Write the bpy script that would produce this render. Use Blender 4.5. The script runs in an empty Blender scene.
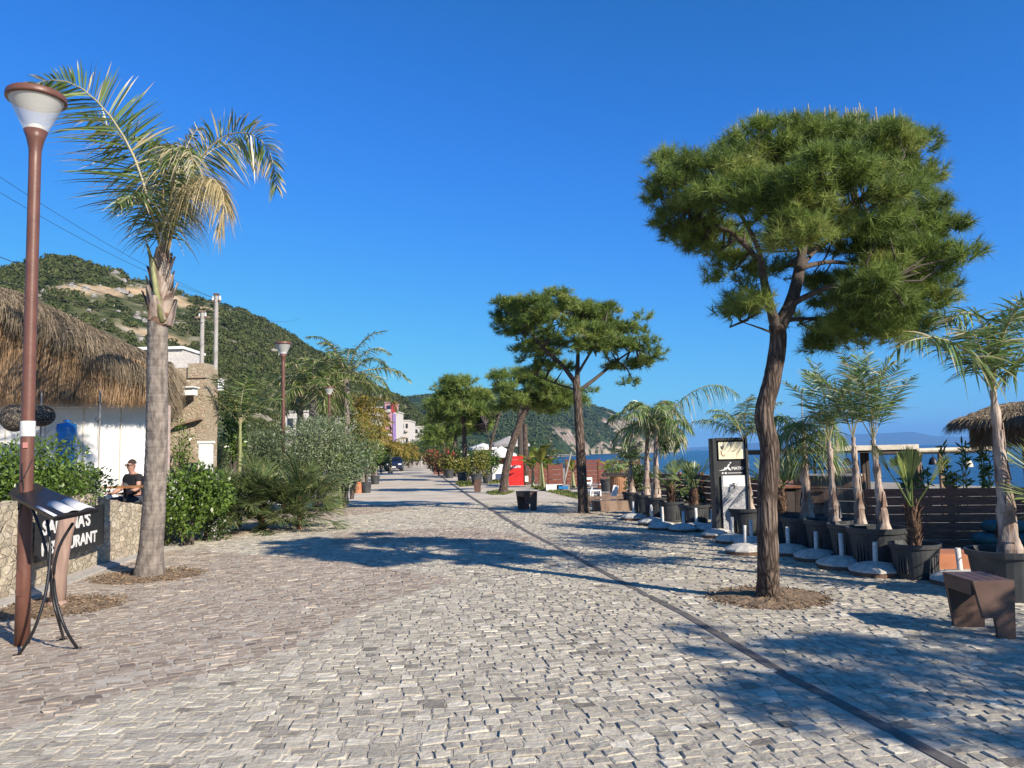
import bpy, math, random
import numpy as np
from mathutils import Vector, Matrix
from mathutils.geometry import tessellate_polygon
random.seed(7); rng = np.random.default_rng(7)
C = bpy.context.scene.collection
SC = bpy.context.scene
PI = math.pi
R = math.radians

# ------------------------------------------------------------------ camera
F = 769.0; PITCH = R(5.2); ROLL = R(1.3); EYE = 1.6
_f = Vector((0, math.cos(PITCH), math.sin(PITCH)))
_r0 = Vector((1, 0, 0)); _u0 = Vector((0, -math.sin(PITCH), math.cos(PITCH)))
_r = _r0 * math.cos(ROLL) - _u0 * math.sin(ROLL)
_u = _r0 * math.sin(ROLL) + _u0 * math.cos(ROLL)
def ray(px, py):
    return _f + _r * ((px - 512) / F) + _u * ((384 - py) / F)
def at(px, py, Y):
    d = ray(px, py); return Vector((0, 0, EYE)) + d * (Y / d.y)
def gp(px, py, z=0.0):
    d = ray(px, py); t = (z - EYE) / d.z
    return Vector((0, 0, EYE)) + d * t
cam = bpy.data.cameras.new('camera'); co = bpy.data.objects.new('camera', cam); C.objects.link(co)
co.matrix_world = Matrix(((_r.x, _u.x, -_f.x, 0), (_r.y, _u.y, -_f.y, 0), (_r.z, _u.z, -_f.z, EYE), (0, 0, 0, 1)))
cam.sensor_width = 36; cam.lens = 36 * F / 1024; cam.clip_start = 0.05; cam.clip_end = 90000
SC.camera = co

# ------------------------------------------------------------------ light
SUN_E = R(28); SUN_A = R(135)            # azimuth clockwise from +Y
w = bpy.data.worlds.new('World'); SC.world = w; w.use_nodes = True
nt = w.node_tree
sky = nt.nodes.new('ShaderNodeTexSky'); sky.sky_type = 'NISHITA'; sky.sun_disc = False
sky.sun_elevation = SUN_E; sky.sun_rotation = SUN_A
sky.altitude = 0; sky.air_density = 1.0; sky.dust_density = 0.0; sky.ozone_density = 3.0
bg = nt.nodes['Background']; bg.inputs[1].default_value = 0.10
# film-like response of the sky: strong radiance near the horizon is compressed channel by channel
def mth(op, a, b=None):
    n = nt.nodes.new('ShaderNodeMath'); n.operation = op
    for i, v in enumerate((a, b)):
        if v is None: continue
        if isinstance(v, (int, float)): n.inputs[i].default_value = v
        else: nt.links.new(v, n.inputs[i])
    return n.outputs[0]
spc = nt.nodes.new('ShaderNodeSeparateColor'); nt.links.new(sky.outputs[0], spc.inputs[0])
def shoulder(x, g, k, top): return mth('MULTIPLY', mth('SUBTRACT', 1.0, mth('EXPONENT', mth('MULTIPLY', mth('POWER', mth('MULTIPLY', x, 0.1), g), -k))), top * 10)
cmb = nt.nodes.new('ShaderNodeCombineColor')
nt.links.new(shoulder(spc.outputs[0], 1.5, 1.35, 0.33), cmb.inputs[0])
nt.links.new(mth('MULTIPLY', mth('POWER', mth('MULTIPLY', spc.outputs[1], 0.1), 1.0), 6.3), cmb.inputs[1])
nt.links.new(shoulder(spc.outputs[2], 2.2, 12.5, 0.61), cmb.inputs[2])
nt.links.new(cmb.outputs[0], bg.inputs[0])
sl = bpy.data.lights.new('sun', 'SUN'); sl.energy = 5.0; sl.angle = R(0.5); sl.color = (1.0, 0.90, 0.76)
so = bpy.data.objects.new('sun', sl); C.objects.link(so)
sd = Vector((math.sin(SUN_A) * math.cos(SUN_E), math.cos(SUN_A) * math.cos(SUN_E), math.sin(SUN_E)))
so.rotation_euler = (-sd).to_track_quat('-Z', 'Y').to_euler(); so.location = sd * 50
SC.view_settings.view_transform = 'Standard'; SC.view_settings.look = 'None'
SC.view_settings.exposure = 0.70; SC.view_settings.gamma = 1
SC.cycles.max_bounces = 6; SC.cycles.transparent_max_bounces = 8; SC.cycles.volume_bounces = 0
SC.cycles.use_denoising = True

# ------------------------------------------------------------------ materials
def nodes(name):
    m = bpy.data.materials.new(name); m.use_nodes = True
    t = m.node_tree; return m, t, t.nodes, t.links, t.nodes['Principled BSDF']
def ramp(N, stops):
    r = N.new('ShaderNodeValToRGB'); e = r.color_ramp.elements
    while len(e) < len(stops): e.new(0.5)
    for i, (p, c) in enumerate(stops):
        e[i].position = p; e[i].color = (c[0], c[1], c[2], 1)
    return r
def mat(name, col, rough=0.7, col2=None, scale=6.0, bump=0.0, bscale=None, stretch=(1, 1, 1), metal=0.0, spec=0.4, tint=False, detail=6, dist=0.01, mid=(0.35, 0.65)):
    m, t, N, L, P = nodes(name)
    P.inputs['Roughness'].default_value = rough; P.inputs['Metallic'].default_value = metal
    P.inputs['Specular IOR Level'].default_value = spec
    tc = N.new('ShaderNodeTexCoord'); mp = N.new('ShaderNodeMapping'); mp.inputs['Scale'].default_value = stretch
    L.new(tc.outputs['Object'], mp.inputs[0])
    nz = N.new('ShaderNodeTexNoise'); nz.inputs['Scale'].default_value = scale; nz.inputs['Detail'].default_value = detail
    L.new(mp.outputs[0], nz.inputs['Vector'])
    c2 = col2 or tuple(min(1, c * 0.72) for c in col)
    r = ramp(N, [(mid[0], c2), (mid[1], col)]); L.new(nz.outputs[0], r.inputs[0])
    last = r.outputs[0]
    if tint:
        a = N.new('ShaderNodeAttribute'); a.attribute_name = 'tint'
        mm = N.new('ShaderNodeMapRange'); mm.inputs[3].default_value = 0.55; mm.inputs[4].default_value = 1.45
        L.new(a.outputs['Fac'], mm.inputs[0])
        vm = N.new('ShaderNodeVectorMath'); vm.operation = 'SCALE'
        L.new(last, vm.inputs[0]); L.new(mm.outputs[0], vm.inputs['Scale']); last = vm.outputs[0]
    L.new(last, P.inputs['Base Color'])
    if bump:
        b = N.new('ShaderNodeBump'); b.inputs['Strength'].default_value = bump; b.inputs['Distance'].default_value = dist
        n2 = N.new('ShaderNodeTexNoise'); n2.inputs['Scale'].default_value = bscale or scale * 3; n2.inputs['Detail'].default_value = 8
        L.new(mp.outputs[0], n2.inputs['Vector']); L.new(n2.outputs[0], b.inputs['Height']); L.new(b.outputs[0], P.inputs['Normal'])
    return m
def leafmat(name, a, b, trans=0.28, rough=0.5, spec=0.35, c=None):
    m, t, N, L, P = nodes(name)
    at_ = N.new('ShaderNodeAttribute'); at_.attribute_name = 'tint'
    st = [(0.0, a), (1.0, b)] if c is None else [(0.0, a), (0.6, b), (0.9, c)]
    r = ramp(N, st); L.new(at_.outputs['Fac'], r.inputs[0])
    L.new(r.outputs[0], P.inputs['Base Color']); P.inputs['Roughness'].default_value = rough
    P.inputs['Specular IOR Level'].default_value = spec
    tr = N.new('ShaderNodeBsdfTranslucent'); L.new(r.outputs[0], tr.inputs[0])
    mx = N.new('ShaderNodeMixShader'); mx.inputs[0].default_value = trans
    L.new(P.outputs[0], mx.inputs[1]); L.new(tr.outputs[0], mx.inputs[2])
    L.new(mx.outputs[0], N['Material Output'].inputs[0])
    return m
def barkmat(name, c1, c2, sx=14, sz=3.5, strength=1.0, d=0.03):
    m, t, N, L, P = nodes(name); P.inputs['Roughness'].default_value = 0.95; P.inputs['Specular IOR Level'].default_value = 0.1
    tc = N.new('ShaderNodeTexCoord'); mp = N.new('ShaderNodeMapping'); mp.inputs['Scale'].default_value = (sx, sx, sz)
    L.new(tc.outputs['Object'], mp.inputs[0])
    nz = N.new('ShaderNodeTexNoise'); nz.inputs['Scale'].default_value = 1.2; nz.inputs['Detail'].default_value = 5
    L.new(mp.outputs[0], nz.inputs[0])
    mxv = N.new('ShaderNodeMix'); mxv.data_type = 'VECTOR'; mxv.inputs[0].default_value = 0.5
    L.new(mp.outputs[0], mxv.inputs[4]); L.new(nz.outputs[1], mxv.inputs[5])
    vo = N.new('ShaderNodeTexVoronoi'); vo.feature = 'DISTANCE_TO_EDGE'; vo.inputs['Scale'].default_value = 1.6
    L.new(mxv.outputs[1], vo.inputs['Vector'])
    r = ramp(N, [(0.0, c2), (0.4, c1), (1.0, tuple(min(1, x * 1.25) for x in c1))]); L.new(vo.outputs[0], r.inputs[0])
    n3 = N.new('ShaderNodeTexNoise'); n3.inputs['Scale'].default_value = 2.5; n3.inputs['Detail'].default_value = 8; L.new(mp.outputs[0], n3.inputs[0])
    m2 = N.new('ShaderNodeMix'); m2.data_type = 'RGBA'; m2.blend_type = 'MULTIPLY'; m2.inputs[0].default_value = 0.6
    r3 = ramp(N, [(0.3, (0.6, 0.6, 0.6)), (0.7, (1.2, 1.2, 1.2))]); L.new(n3.outputs[0], r3.inputs[0])
    L.new(r.outputs[0], m2.inputs[6]); L.new(r3.outputs[0], m2.inputs[7]); L.new(m2.outputs[2], P.inputs['Base Color'])
    ad = N.new('ShaderNodeMath'); ad.operation = 'MULTIPLY_ADD'; ad.inputs[1].default_value = 0.25
    L.new(n3.outputs[0], ad.inputs[0]); mn = N.new('ShaderNodeMath'); mn.operation = 'MINIMUM'; mn.inputs[1].default_value = 0.4
    L.new(vo.outputs[0], mn.inputs[0]); L.new(mn.outputs[0], ad.inputs[2])
    b = N.new('ShaderNodeBump'); b.inputs['Strength'].default_value = strength; b.inputs['Distance'].default_value = d
    L.new(ad.outputs[0], b.inputs['Height']); L.new(b.outputs[0], P.inputs['Normal'])
    return m
def stonemat(name, scale, cols, joint, bump=0.8, squash=(1, 1, 1.6)):
    m, t, N, L, P = nodes(name); P.inputs['Roughness'].default_value = 0.9; P.inputs['Specular IOR Level'].default_value = 0.2
    tc = N.new('ShaderNodeTexCoord'); mp = N.new('ShaderNodeMapping'); mp.inputs['Scale'].default_value = squash
    L.new(tc.outputs['Object'], mp.inputs[0])
    v1 = N.new('ShaderNodeTexVoronoi'); v1.inputs['Scale'].default_value = scale; L.new(mp.outputs[0], v1.inputs['Vector'])
    v2 = N.new('ShaderNodeTexVoronoi'); v2.feature = 'DISTANCE_TO_EDGE'; v2.inputs['Scale'].default_value = scale; L.new(mp.outputs[0], v2.inputs['Vector'])
    sp = N.new('ShaderNodeSeparateColor'); L.new(v1.outputs['Color'], sp.inputs[0])
    r = ramp(N, [(i / (len(cols) - 1), c) for i, c in enumerate(cols)]); L.new(sp.outputs[0], r.inputs[0])
    nz = N.new('ShaderNodeTexNoise'); nz.inputs['Scale'].default_value = scale * 4; nz.inputs['Detail'].default_value = 8; L.new(tc.outputs['Object'], nz.inputs['Vector'])
    rn = ramp(N, [(0.3, (0.75, 0.75, 0.75)), (0.7, (1.15, 1.15, 1.15))]); L.new(nz.outputs[0], rn.inputs[0])
    mu = N.new('ShaderNodeMix'); mu.data_type = 'RGBA'; mu.blend_type = 'MULTIPLY'; mu.inputs[0].default_value = 1
    L.new(r.outputs[0], mu.inputs[6]); L.new(rn.outputs[0], mu.inputs[7])
    rj = ramp(N, [(0.03, (0, 0, 0)), (0.09, (1, 1, 1))]); L.new(v2.outputs[0], rj.inputs[0])
    mj = N.new('ShaderNodeMix'); mj.data_type = 'RGBA'; L.new(rj.outputs[0], mj.inputs[0]); mj.inputs[6].default_value = (*joint, 1)
    L.new(mu.outputs[2], mj.inputs[7]); L.new(mj.outputs[2], P.inputs['Base Color'])
    ad = N.new('ShaderNodeMath'); ad.operation = 'MULTIPLY_ADD'; ad.inputs[1].default_value = 0.5
    L.new(nz.outputs[0], ad.inputs[0]); L.new(rj.outputs[0], ad.inputs[2])
    b = N.new('ShaderNodeBump'); b.inputs['Strength'].default_value = bump; b.inputs['Distance'].default_value = 0.03
    L.new(ad.outputs[0], b.inputs['Height']); L.new(b.outputs[0], P.inputs['Normal'])
    return m
def glassmat(name, col=(1, 1, 1), alpha=0.35):
    m, t, N, L, P = nodes(name); P.inputs['Base Color'].default_value = (*col, 1); P.inputs['Roughness'].default_value = 0.08
    tr = N.new('ShaderNodeBsdfTransparent'); mx = N.new('ShaderNodeMixShader'); mx.inputs[0].default_value = alpha
    L.new(tr.outputs[0], mx.inputs[1]); L.new(P.outputs[0], mx.inputs[2]); L.new(mx.outputs[0], N['Material Output'].inputs[0])
    return m
M = {}
M['pole'] = mat('brown_paint', (0.15, 0.066, 0.047), 0.42, (0.12, 0.053, 0.038), 9, 0.15, 60)
M['glass'] = glassmat('lamp_glass', (0.75, 0.75, 0.72), 0.3)
M['opal'] = mat('opal_white', (0.85, 0.85, 0.82), 0.35)
M['lampin'] = mat('lamp_inner', (0.55, 0.53, 0.48), 0.5)
M['sticker'] = mat('paper_white', (0.7, 0.69, 0.66), 0.7)
M['pink'] = mat('paper_pink', (0.6, 0.25, 0.22), 0.7)
M['black'] = mat('black_iron', (0.02, 0.02, 0.023), 0.4, (0.013, 0.013, 0.016), 30, 0.1)
M['page'] = mat('page_silver', (0.62, 0.62, 0.62), 0.45, (0.5, 0.5, 0.5), 20)
M['white'] = mat('white_paint', (0.8, 0.79, 0.77), 0.6, (0.7, 0.69, 0.66), 3, 0.05)
M['whitetube'] = mat('white_tube', (0.75, 0.73, 0.68), 0.5, (0.55, 0.5, 0.43), 25)
M['concrete'] = mat('concrete', (0.60, 0.58, 0.53), 0.9, (0.40, 0.38, 0.34), 12, 0.5, 70)
M['rust'] = mat('rusty_rim', (0.2, 0.12, 0.08), 0.9, (0.1, 0.06, 0.04), 20, 0.3)
M['pot'] = mat('pot_plastic', (0.07, 0.072, 0.07), 0.6, (0.035, 0.038, 0.04), 5, 0.15, 30, mid=(.42,.75))
M['soil'] = mat('potting_soil', (0.06, 0.042, 0.03), 1.0, (0.03, 0.02, 0.015), 40, 0.9, 60)
M['mulch'] = mat('mulch', (0.27, 0.19, 0.12), 1.0, (0.13, 0.09, 0.055), 25, 1.0, 60, tint=True)
M['pinebark'] = barkmat('pine_bark', (0.23, 0.175, 0.14), (0.05, 0.036, 0.028), 26, 4.0, 1.0, 0.03)
M['twig'] = mat('twig_bark', (0.10, 0.082, 0.07), 0.95, (0.06, 0.047, 0.038), 20, 0.6, 60)
M['palmbark'] = mat('palm_trunk', (0.27, 0.23, 0.195), 0.95, (0.12, 0.10, 0.088), 11, 0.9, 26, (1.6, 1.6, .55), dist=0.012)
M['boot'] = mat('palm_boots', (0.50, 0.41, 0.34), 0.9, (0.16, 0.10, 0.075), 9, 0.8, 16, (1, 1, 0.35), dist=0.02)
M['fibre'] = mat('fan_palm_trunk', (0.23, 0.14, 0.09), 1.0, (0.08, 0.045, 0.03), 26, 1.0, 30, (1, 1, 0.6), dist=0.03)
M['needle'] = leafmat('pine_needles', (0.026, 0.05, 0.013), (0.24, 0.33, 0.075), 0.40, 0.5, 0.3, (0.36, 0.37, 0.11))
M['shoot'] = mat('pine_shoot', (0.55, 0.45, 0.28), 0.7)
M['frond'] = leafmat('palm_leaflets', (0.05, 0.085, 0.022), (0.20, 0.27, 0.075), 0.3, 0.35, 0.5, (0.55, 0.46, 0.28))
M['dryfrond'] = leafmat('dry_palm_leaflets', (0.30, 0.24, 0.10), (0.62, 0.52, 0.30), 0.3, 0.6, 0.3)
M['paled'] = leafmat('pale_palm_leaflets', (0.07, 0.125, 0.035), (0.25, 0.36, 0.12), 0.3, 0.35, 0.5, (0.5, 0.43, 0.27))
M['yfrond'] = leafmat('yellowed_palm', (0.16, 0.15, 0.03), (0.42, 0.30, 0.07), 0.3, 0.5, 0.3)
M['rachis'] = mat('palm_rachis', (0.30, 0.31, 0.14), 0.5, (0.2, 0.2, 0.09), 10)
M['fan'] = leafmat('fan_palm_leaf', (0.05, 0.085, 0.02), (0.2, 0.26, 0.07), 0.3, 0.35, 0.5, (0.3, 0.32, 0.1))
M['dwarf'] = leafmat('dwarf_palm_leaf', (0.03, 0.055, 0.018), (0.13, 0.18, 0.065), 0.25, 0.4, 0.4, (0.25, 0.24, 0.1))
M['shrub'] = leafmat('shrub_leaf', (0.035, 0.07, 0.012), (0.17, 0.26, 0.045), 0.28, 0.32, 0.5)
M['shrubd'] = leafmat('shrub_leaf_dark', (0.02, 0.04, 0.01), (0.08, 0.13, 0.03), 0.28, 0.35, 0.5)
M['olive'] = leafmat('olive_leaf', (0.06, 0.09, 0.035), (0.27, 0.32, 0.17), 0.2, 0.45, 0.5)
M['yshrub'] = leafmat('yellow_green_leaf', (0.08, 0.10, 0.02), (0.32, 0.30, 0.06), 0.3, 0.45, 0.4)
M['banana'] = leafmat('banana_leaf', (0.08, 0.14, 0.02), (0.30, 0.38, 0.06), 0.4, 0.35, 0.5)
M['redflower'] = leafmat('red_flower', (0.05, 0.07, 0.02), (0.13, 0.15, 0.05), 0.3, 0.5, 0.3, (0.42, 0.06, 0.05))
M['grass'] = leafmat('grass_blade', (0.07, 0.10, 0.02), (0.22, 0.24, 0.07), 0.25, 0.6, 0.2)
M['thatch'] = leafmat('thatch_straw', (0.20, 0.125, 0.07), (0.60, 0.42, 0.255), 0.2, 0.8, 0.15)
M['thatchg'] = leafmat('thatch_straw_grey', (0.10, 0.08, 0.055), (0.40, 0.32, 0.22), 0.15, 0.8, 0.15)
M['thatchcore'] = mat('thatch_core', (0.10, 0.06, 0.04), 1.0, (0.05, 0.03, 0.02), 30, 0.8)
M['wallstone'] = stonemat('rubble_stone', 6.5, [(0.30, 0.24, 0.17), (0.48, 0.41, 0.30), (0.40, 0.33, 0.24), (0.55, 0.49, 0.38)], (0.44, 0.38, 0.28), 0.9)
M['bldstone'] = stonemat('building_stone', 8, [(0.30, 0.24, 0.16), (0.42, 0.35, 0.25), (0.36, 0.26, 0.18), (0.50, 0.43, 0.32)], (0.40, 0.34, 0.25), 0.6, (1, 1, 1.8))
M['fence'] = mat('fence_wood', (0.27, 0.115, 0.07), 0.6, (0.15, 0.063, 0.04), 5, 0.4, 20, (1, 1, 6))
M['fencered'] = mat('fence_wood_red', (0.23, 0.075, 0.048), 0.6, (0.12, 0.04, 0.028), 5, 0.3, 20, (1, 1, 6))
M['wood'] = mat('weathered_wood', (0.30, 0.21, 0.15), 0.8, (0.16, 0.10, 0.07), 6, 0.5, 30, (1, 1, 0.3))
M['cratewood'] = mat('orange_wood', (0.36, 0.17, 0.07), 0.7, (0.2, 0.085, 0.035), 6, 0.4, 20, (1, 1, 0.3))
M['corten'] = mat('corten_brown', (0.13, 0.075, 0.055), 0.5, (0.09, 0.052, 0.04), 6, 0.15, 50)
M['postwood'] = mat('post_wood', (0.34, 0.23, 0.18), 0.85, (0.24, 0.16, 0.125), 6, 0.4, 14, (3, 3, 0.5))
M['pinkpost'] = mat('pinkish_post', (0.55, 0.42, 0.37), 0.8)
M['cream'] = mat('cream_fascia', (0.66, 0.60, 0.48), 0.7)
M['dark'] = mat('dark_timber', (0.05, 0.035, 0.03), 0.7)
M['dgrey'] = mat('dark_grey_panel', (0.045, 0.047, 0.05), 0.45)
M['red'] = mat('red_panel', (0.62, 0.03, 0.025), 0.45, (0.5, 0.022, 0.02), 3)
M['creampanel'] = mat('cream_panel', (0.82, 0.77, 0.60), 0.5, (0.80, 0.70, 0.42), 3.5)
M['tappanel'] = mat('speckled_grey_panel', (0.5, 0.5, 0.5), 0.5, (0.22, 0.22, 0.23), 60, mid=(0.4, 0.6))
M['skin'] = mat('skin', (0.50, 0.27, 0.20), 0.55)
M['hair'] = mat('short_hair', (0.05, 0.03, 0.02), 0.8)
M['tshirt'] = mat('black_tshirt', (0.015, 0.015, 0.017), 0.9)
M['trousers'] = mat('trousers', (0.06, 0.07, 0.1), 0.9)
M['blue'] = mat('blue_plastic', (0.03, 0.22, 0.55), 0.4)
M['teal'] = mat('teal_sack', (0.03, 0.12, 0.14), 0.6, (0.02, 0.07, 0.08), 6, 0.4)
M['wicker'] = mat('dark_wicker', (0.26, 0.22, 0.17), 0.9, (0.02, 0.016, 0.013), 40, 0.8, mid=(.45,.7))
M['ropegrey'] = mat('grey_mesh', (0.38, 0.37, 0.34), 0.9, (0.12, 0.12, 0.11), 45, 0.6)
M['galv'] = mat('concrete_pole', (0.40, 0.38, 0.35), 0.8, (0.28, 0.25, 0.22), 3)
M['wire'] = mat('wire', (0.03, 0.03, 0.03), 0.6)
M['terracotta'] = mat('terracotta', (0.50, 0.2, 0.1), 0.8)
M['terr'] = mat('terrace_floor', (0.40, 0.35, 0.28), 0.9, (0.28, 0.24, 0.19), 4, 0.3)
M['sandg'] = mat('sandy_ground', (0.42, 0.36, 0.27), 1.0, (0.27, 0.23, 0.17), 1.2, 0.6, 14)
M['kerb'] = mat('pale_kerb', (0.50, 0.47, 0.42), 0.9, (0.36, 0.33, 0.29), 14, 0.4, 40)
M['drain'] = mat('drain_steel', (0.17, 0.15, 0.13), 0.8, (0.09, 0.08, 0.07), 8, 0.3)
M['car'] = mat('car_paint', (0.012, 0.02, 0.05), 0.25, spec=0.7)
M['carglass'] = mat('car_glass', (0.01, 0.013, 0.018), 0.08, spec=0.8)
M['tyre'] = mat('tyre_rubber', (0.015, 0.015, 0.015), 0.9)
M['chrome'] = mat('light_metal', (0.5, 0.5, 0.5), 0.3, metal=0.8)
M['headl'] = mat('headlight_lens', (0.7, 0.72, 0.75), 0.15)
M['bwhite'] = mat('render_white', (0.62, 0.58, 0.53), 0.9)
M['bpink'] = mat('render_pink', (0.55, 0.30, 0.36), 0.9)
M['bred'] = mat('render_red', (0.40, 0.06, 0.06), 0.9)
M['bpurple'] = mat('render_purple', (0.30, 0.22, 0.48), 0.9)
M['window'] = mat('window_dark', (0.03, 0.035, 0.045), 0.15)
M['tileroof'] = mat('tile_roof', (0.35, 0.12, 0.08), 0.9)
M['tent'] = mat('tent_grey', (0.45, 0.42, 0.39), 0.9)
M['concord'] = mat('dark_foliage_inner', (0.03, 0.04, 0.015), 1.0)

# ------------------------------------------------------------------ builders
class B:
    def __init__(s): s.v = []; s.q = []; s.t = []; s.c = []; s.n = 0
    def add(s, v, q=None, t=None, c=0.5):
        v = np.asarray(v, float).reshape(-1, 3); k = len(v)
        s.v.append(v)
        if q is not None and len(q): s.q.append(np.asarray(q, np.int64).reshape(-1, 4) + s.n)
        if t is not None and len(t): s.t.append(np.asarray(t, np.int64).reshape(-1, 3) + s.n)
        s.c.append(np.broadcast_to(np.asarray(c, float), (k,)).copy()); s.n += k
        return s
    def build(s, name, m, parent=None, smooth=False, loc=None):
        v = np.concatenate(s.v) if s.v else np.zeros((0, 3))
        if loc is not None: v = v - np.array(loc)
        q = np.concatenate(s.q) if s.q else np.zeros((0, 4), int); t = np.concatenate(s.t) if s.t else np.zeros((0, 3), int)
        me = bpy.data.meshes.new(name)
        me.vertices.add(len(v)); me.vertices.foreach_set('co', v.ravel())
        nl = q.size + t.size; me.loops.add(nl)
        me.loops.foreach_set('vertex_index', np.concatenate([q.ravel(), t.ravel()]).astype(np.int32))
        nf = len(q) + len(t); me.polygons.add(nf)
        st = np.concatenate([np.arange(len(q)) * 4, q.size + np.arange(len(t)) * 3]).astype(np.int32)
        me.polygons.foreach_set('loop_start', st)
        me.polygons.foreach_set('loop_total', np.concatenate([np.full(len(q), 4), np.full(len(t), 3)]).astype(np.int32))
        me.polygons.foreach_set('use_smooth', np.full(nf, bool(smooth)))
        a = me.attributes.new('tint', 'FLOAT', 'POINT'); a.data.foreach_set('value', np.concatenate(s.c).astype(np.float32) if s.c else np.zeros(0, np.float32))
        me.update(calc_edges=True); me.validate()
        me.materials.append(m if not isinstance(m, str) else M[m])
        o = bpy.data.objects.new(name, me); C.objects.link(o)
        if parent is not None: o.parent = parent
        if loc is not None: o.location = loc
        return o
    def box(s, c, size, rz=0.0, c_=0.5, taper=1.0, rot=None):
        sx, sy, sz = [x / 2 for x in size]
        P = []
        for z, k in ((-sz, 1.0), (sz, taper)):
            for x, y in ((-sx, -sy), (sx, -sy), (sx, sy), (-sx, sy)): P.append((x * k, y * k, z))
        P = np.array(P)
        if rot is not None: P = P @ np.array(rot.to_3x3()).T
        if rz: cc, ss = math.cos(rz), math.sin(rz); P = P @ np.array([[cc, ss, 0], [-ss, cc, 0], [0, 0, 1]])
        P = P + np.array(c)
        return s.add(P, [(3, 2, 1, 0), (4, 5, 6, 7), (0, 1, 5, 4), (1, 2, 6, 5), (2, 3, 7, 6), (3, 0, 4, 7)], c=c_)
    def tube(s, pts, rad, n=8, caps=True, c=0.5, wob=0.0):
        pts = np.asarray([tuple(p) for p in pts], float); k = len(pts)
        rad = np.broadcast_to(np.asarray(rad, float), (k,))
        d = np.gradient(pts, axis=0); d /= np.linalg.norm(d, axis=1)[:, None] + 1e-9
        up = np.array([1.0, 0, 0]) if abs(d[0, 2]) > 0.8 else np.array([0, 0, 1.0])
        V = []; a = np.arange(n) * 2 * PI / n
        for i in range(k):
            x = np.cross(up, d[i]); x /= np.linalg.norm(x) + 1e-9; y = np.cross(d[i], x); up = np.cross(x, d[i]) * 0 + up
            r = rad[i] * (1 + wob * rng.uniform(-1, 1, n))
            V.append(pts[i] + np.outer(np.cos(a) * r, x) + np.outer(np.sin(a) * r, y))
        V = np.concatenate(V); Q = []
        i = np.arange(k - 1)[:, None] * n; j = np.arange(n)[None, :]; j2 = (j + 1) % n
        Q = np.stack([i + j, i + j2, i + n + j2, i + n + j], -1).reshape(-1, 4)
        T = []
        if caps:
            V = np.concatenate([V, pts[:1], pts[-1:]]); m0 = k * n
            T = [(m0, (q + 1) % n, q) for q in range(n)] + [(m0 + 1, (k - 1) * n + q, (k - 1) * n + (q + 1) % n) for q in range(n)]
        return s.add(V, Q, T, c)
    def lathe(s, prof, n=24, c=(0, 0, 0), cc=0.5, arc=None):
        prof = np.asarray(prof, float); k = len(prof); a = np.arange(n) * 2 * PI / n
        V = np.stack([np.outer(prof[:, 0], np.cos(a)), np.outer(prof[:, 0], np.sin(a)), np.repeat(prof[:, 1:2], n, 1)], -1).reshape(-1, 3) + np.array(c)
        i = np.arange(k - 1)[:, None] * n; j = np.arange(n)[None, :]; j2 = (j + 1) % n
        return s.add(V, np.stack([i + j, i + j2, i + n + j2, i + n + j], -1).reshape(-1, 4), c=cc)
    def prism(s, poly, z0, z1, c=0.5):
        poly = [tuple(p)[:2] for p in poly]; n = len(poly)
        T = tessellate_polygon([[Vector((p[0], p[1], 0)) for p in poly]])
        V = [(p[0], p[1], z0) for p in poly] + [(p[0], p[1], z1) for p in poly]
        t = []
        for a, b_, d in T: t += [(a + n, b_ + n, d + n), (d, b_, a)]
        q = [(i, (i + 1) % n, (i + 1) % n + n, i + n) for i in range(n)]
        return s.add(V, q, t, c)
    def extr(s, poly3, vec, c=0.5):
        """polygon of 3D points extruded by vec"""
        n = len(poly3); p = [Vector(x) for x in poly3]; vec = Vector(vec)
        nr = Vector((0, 0, 0))
        for i in range(n): nr += p[i].cross(p[(i + 1) % n])
        nr.normalize(); ax = (p[1] - p[0]).normalized(); ay = nr.cross(ax)
        T = tessellate_polygon([[Vector((x.dot(ax), x.dot(ay), 0)) for x in p]])
        t = []
        for a, b_, d in T: t += [(a, b_, d), (d + n, b_ + n, a + n)]
        q = [(i, (i + 1) % n, (i + 1) % n + n, i + n) for i in range(n)]
        return s.add([tuple(x) for x in p] + [tuple(x + vec) for x in p], q, t, c)
    def strips(s, pts, wid, side, c=0.5):
        """many ribbons at once. pts (n,k,3), wid (n,k) , side (n,3)"""
        n, k, _ = pts.shape
        sv = side[:, None, :] * (wid[:, :, None] / 2)
        V = np.stack([pts - sv, pts + sv], 2).reshape(n * k * 2, 3)
        base = (np.arange(n) * k * 2)[:, None]; i = (np.arange(k - 1) * 2)[None, :]
        b0 = base + i
        Q = np.stack([b0, b0 + 1, b0 + 3, b0 + 2], -1).reshape(-1, 4)
        c = np.asarray(c, float)
        cc = np.repeat(c, k * 2) if c.ndim == 1 and len(c) == n else np.broadcast_to(c, (n * k * 2,))
        return s.add(V, Q, c=cc)
def unit(a): return a / (np.linalg.norm(a, axis=-1, keepdims=True) + 1e-9)
def empty(name, loc, label=None, cat=None, group=None, kind=None):
    o = bpy.data.objects.new(name, None); C.objects.link(o); o.location = loc; o.empty_display_size = 0.2
    return tag(o, label, cat, group, kind)
def tag(o, label=None, cat=None, group=None, kind=None):
    if label: o['label'] = label
    if cat: o['category'] = cat
    if group: o['group'] = group
    if kind: o['kind'] = kind
    return o
def copy_tree(o, parent=None):
    c = o.copy(); C.objects.link(c)
    if parent is not None: c.parent = parent
    for ch in list(o.children): copy_tree(ch, c)
    return c
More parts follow.
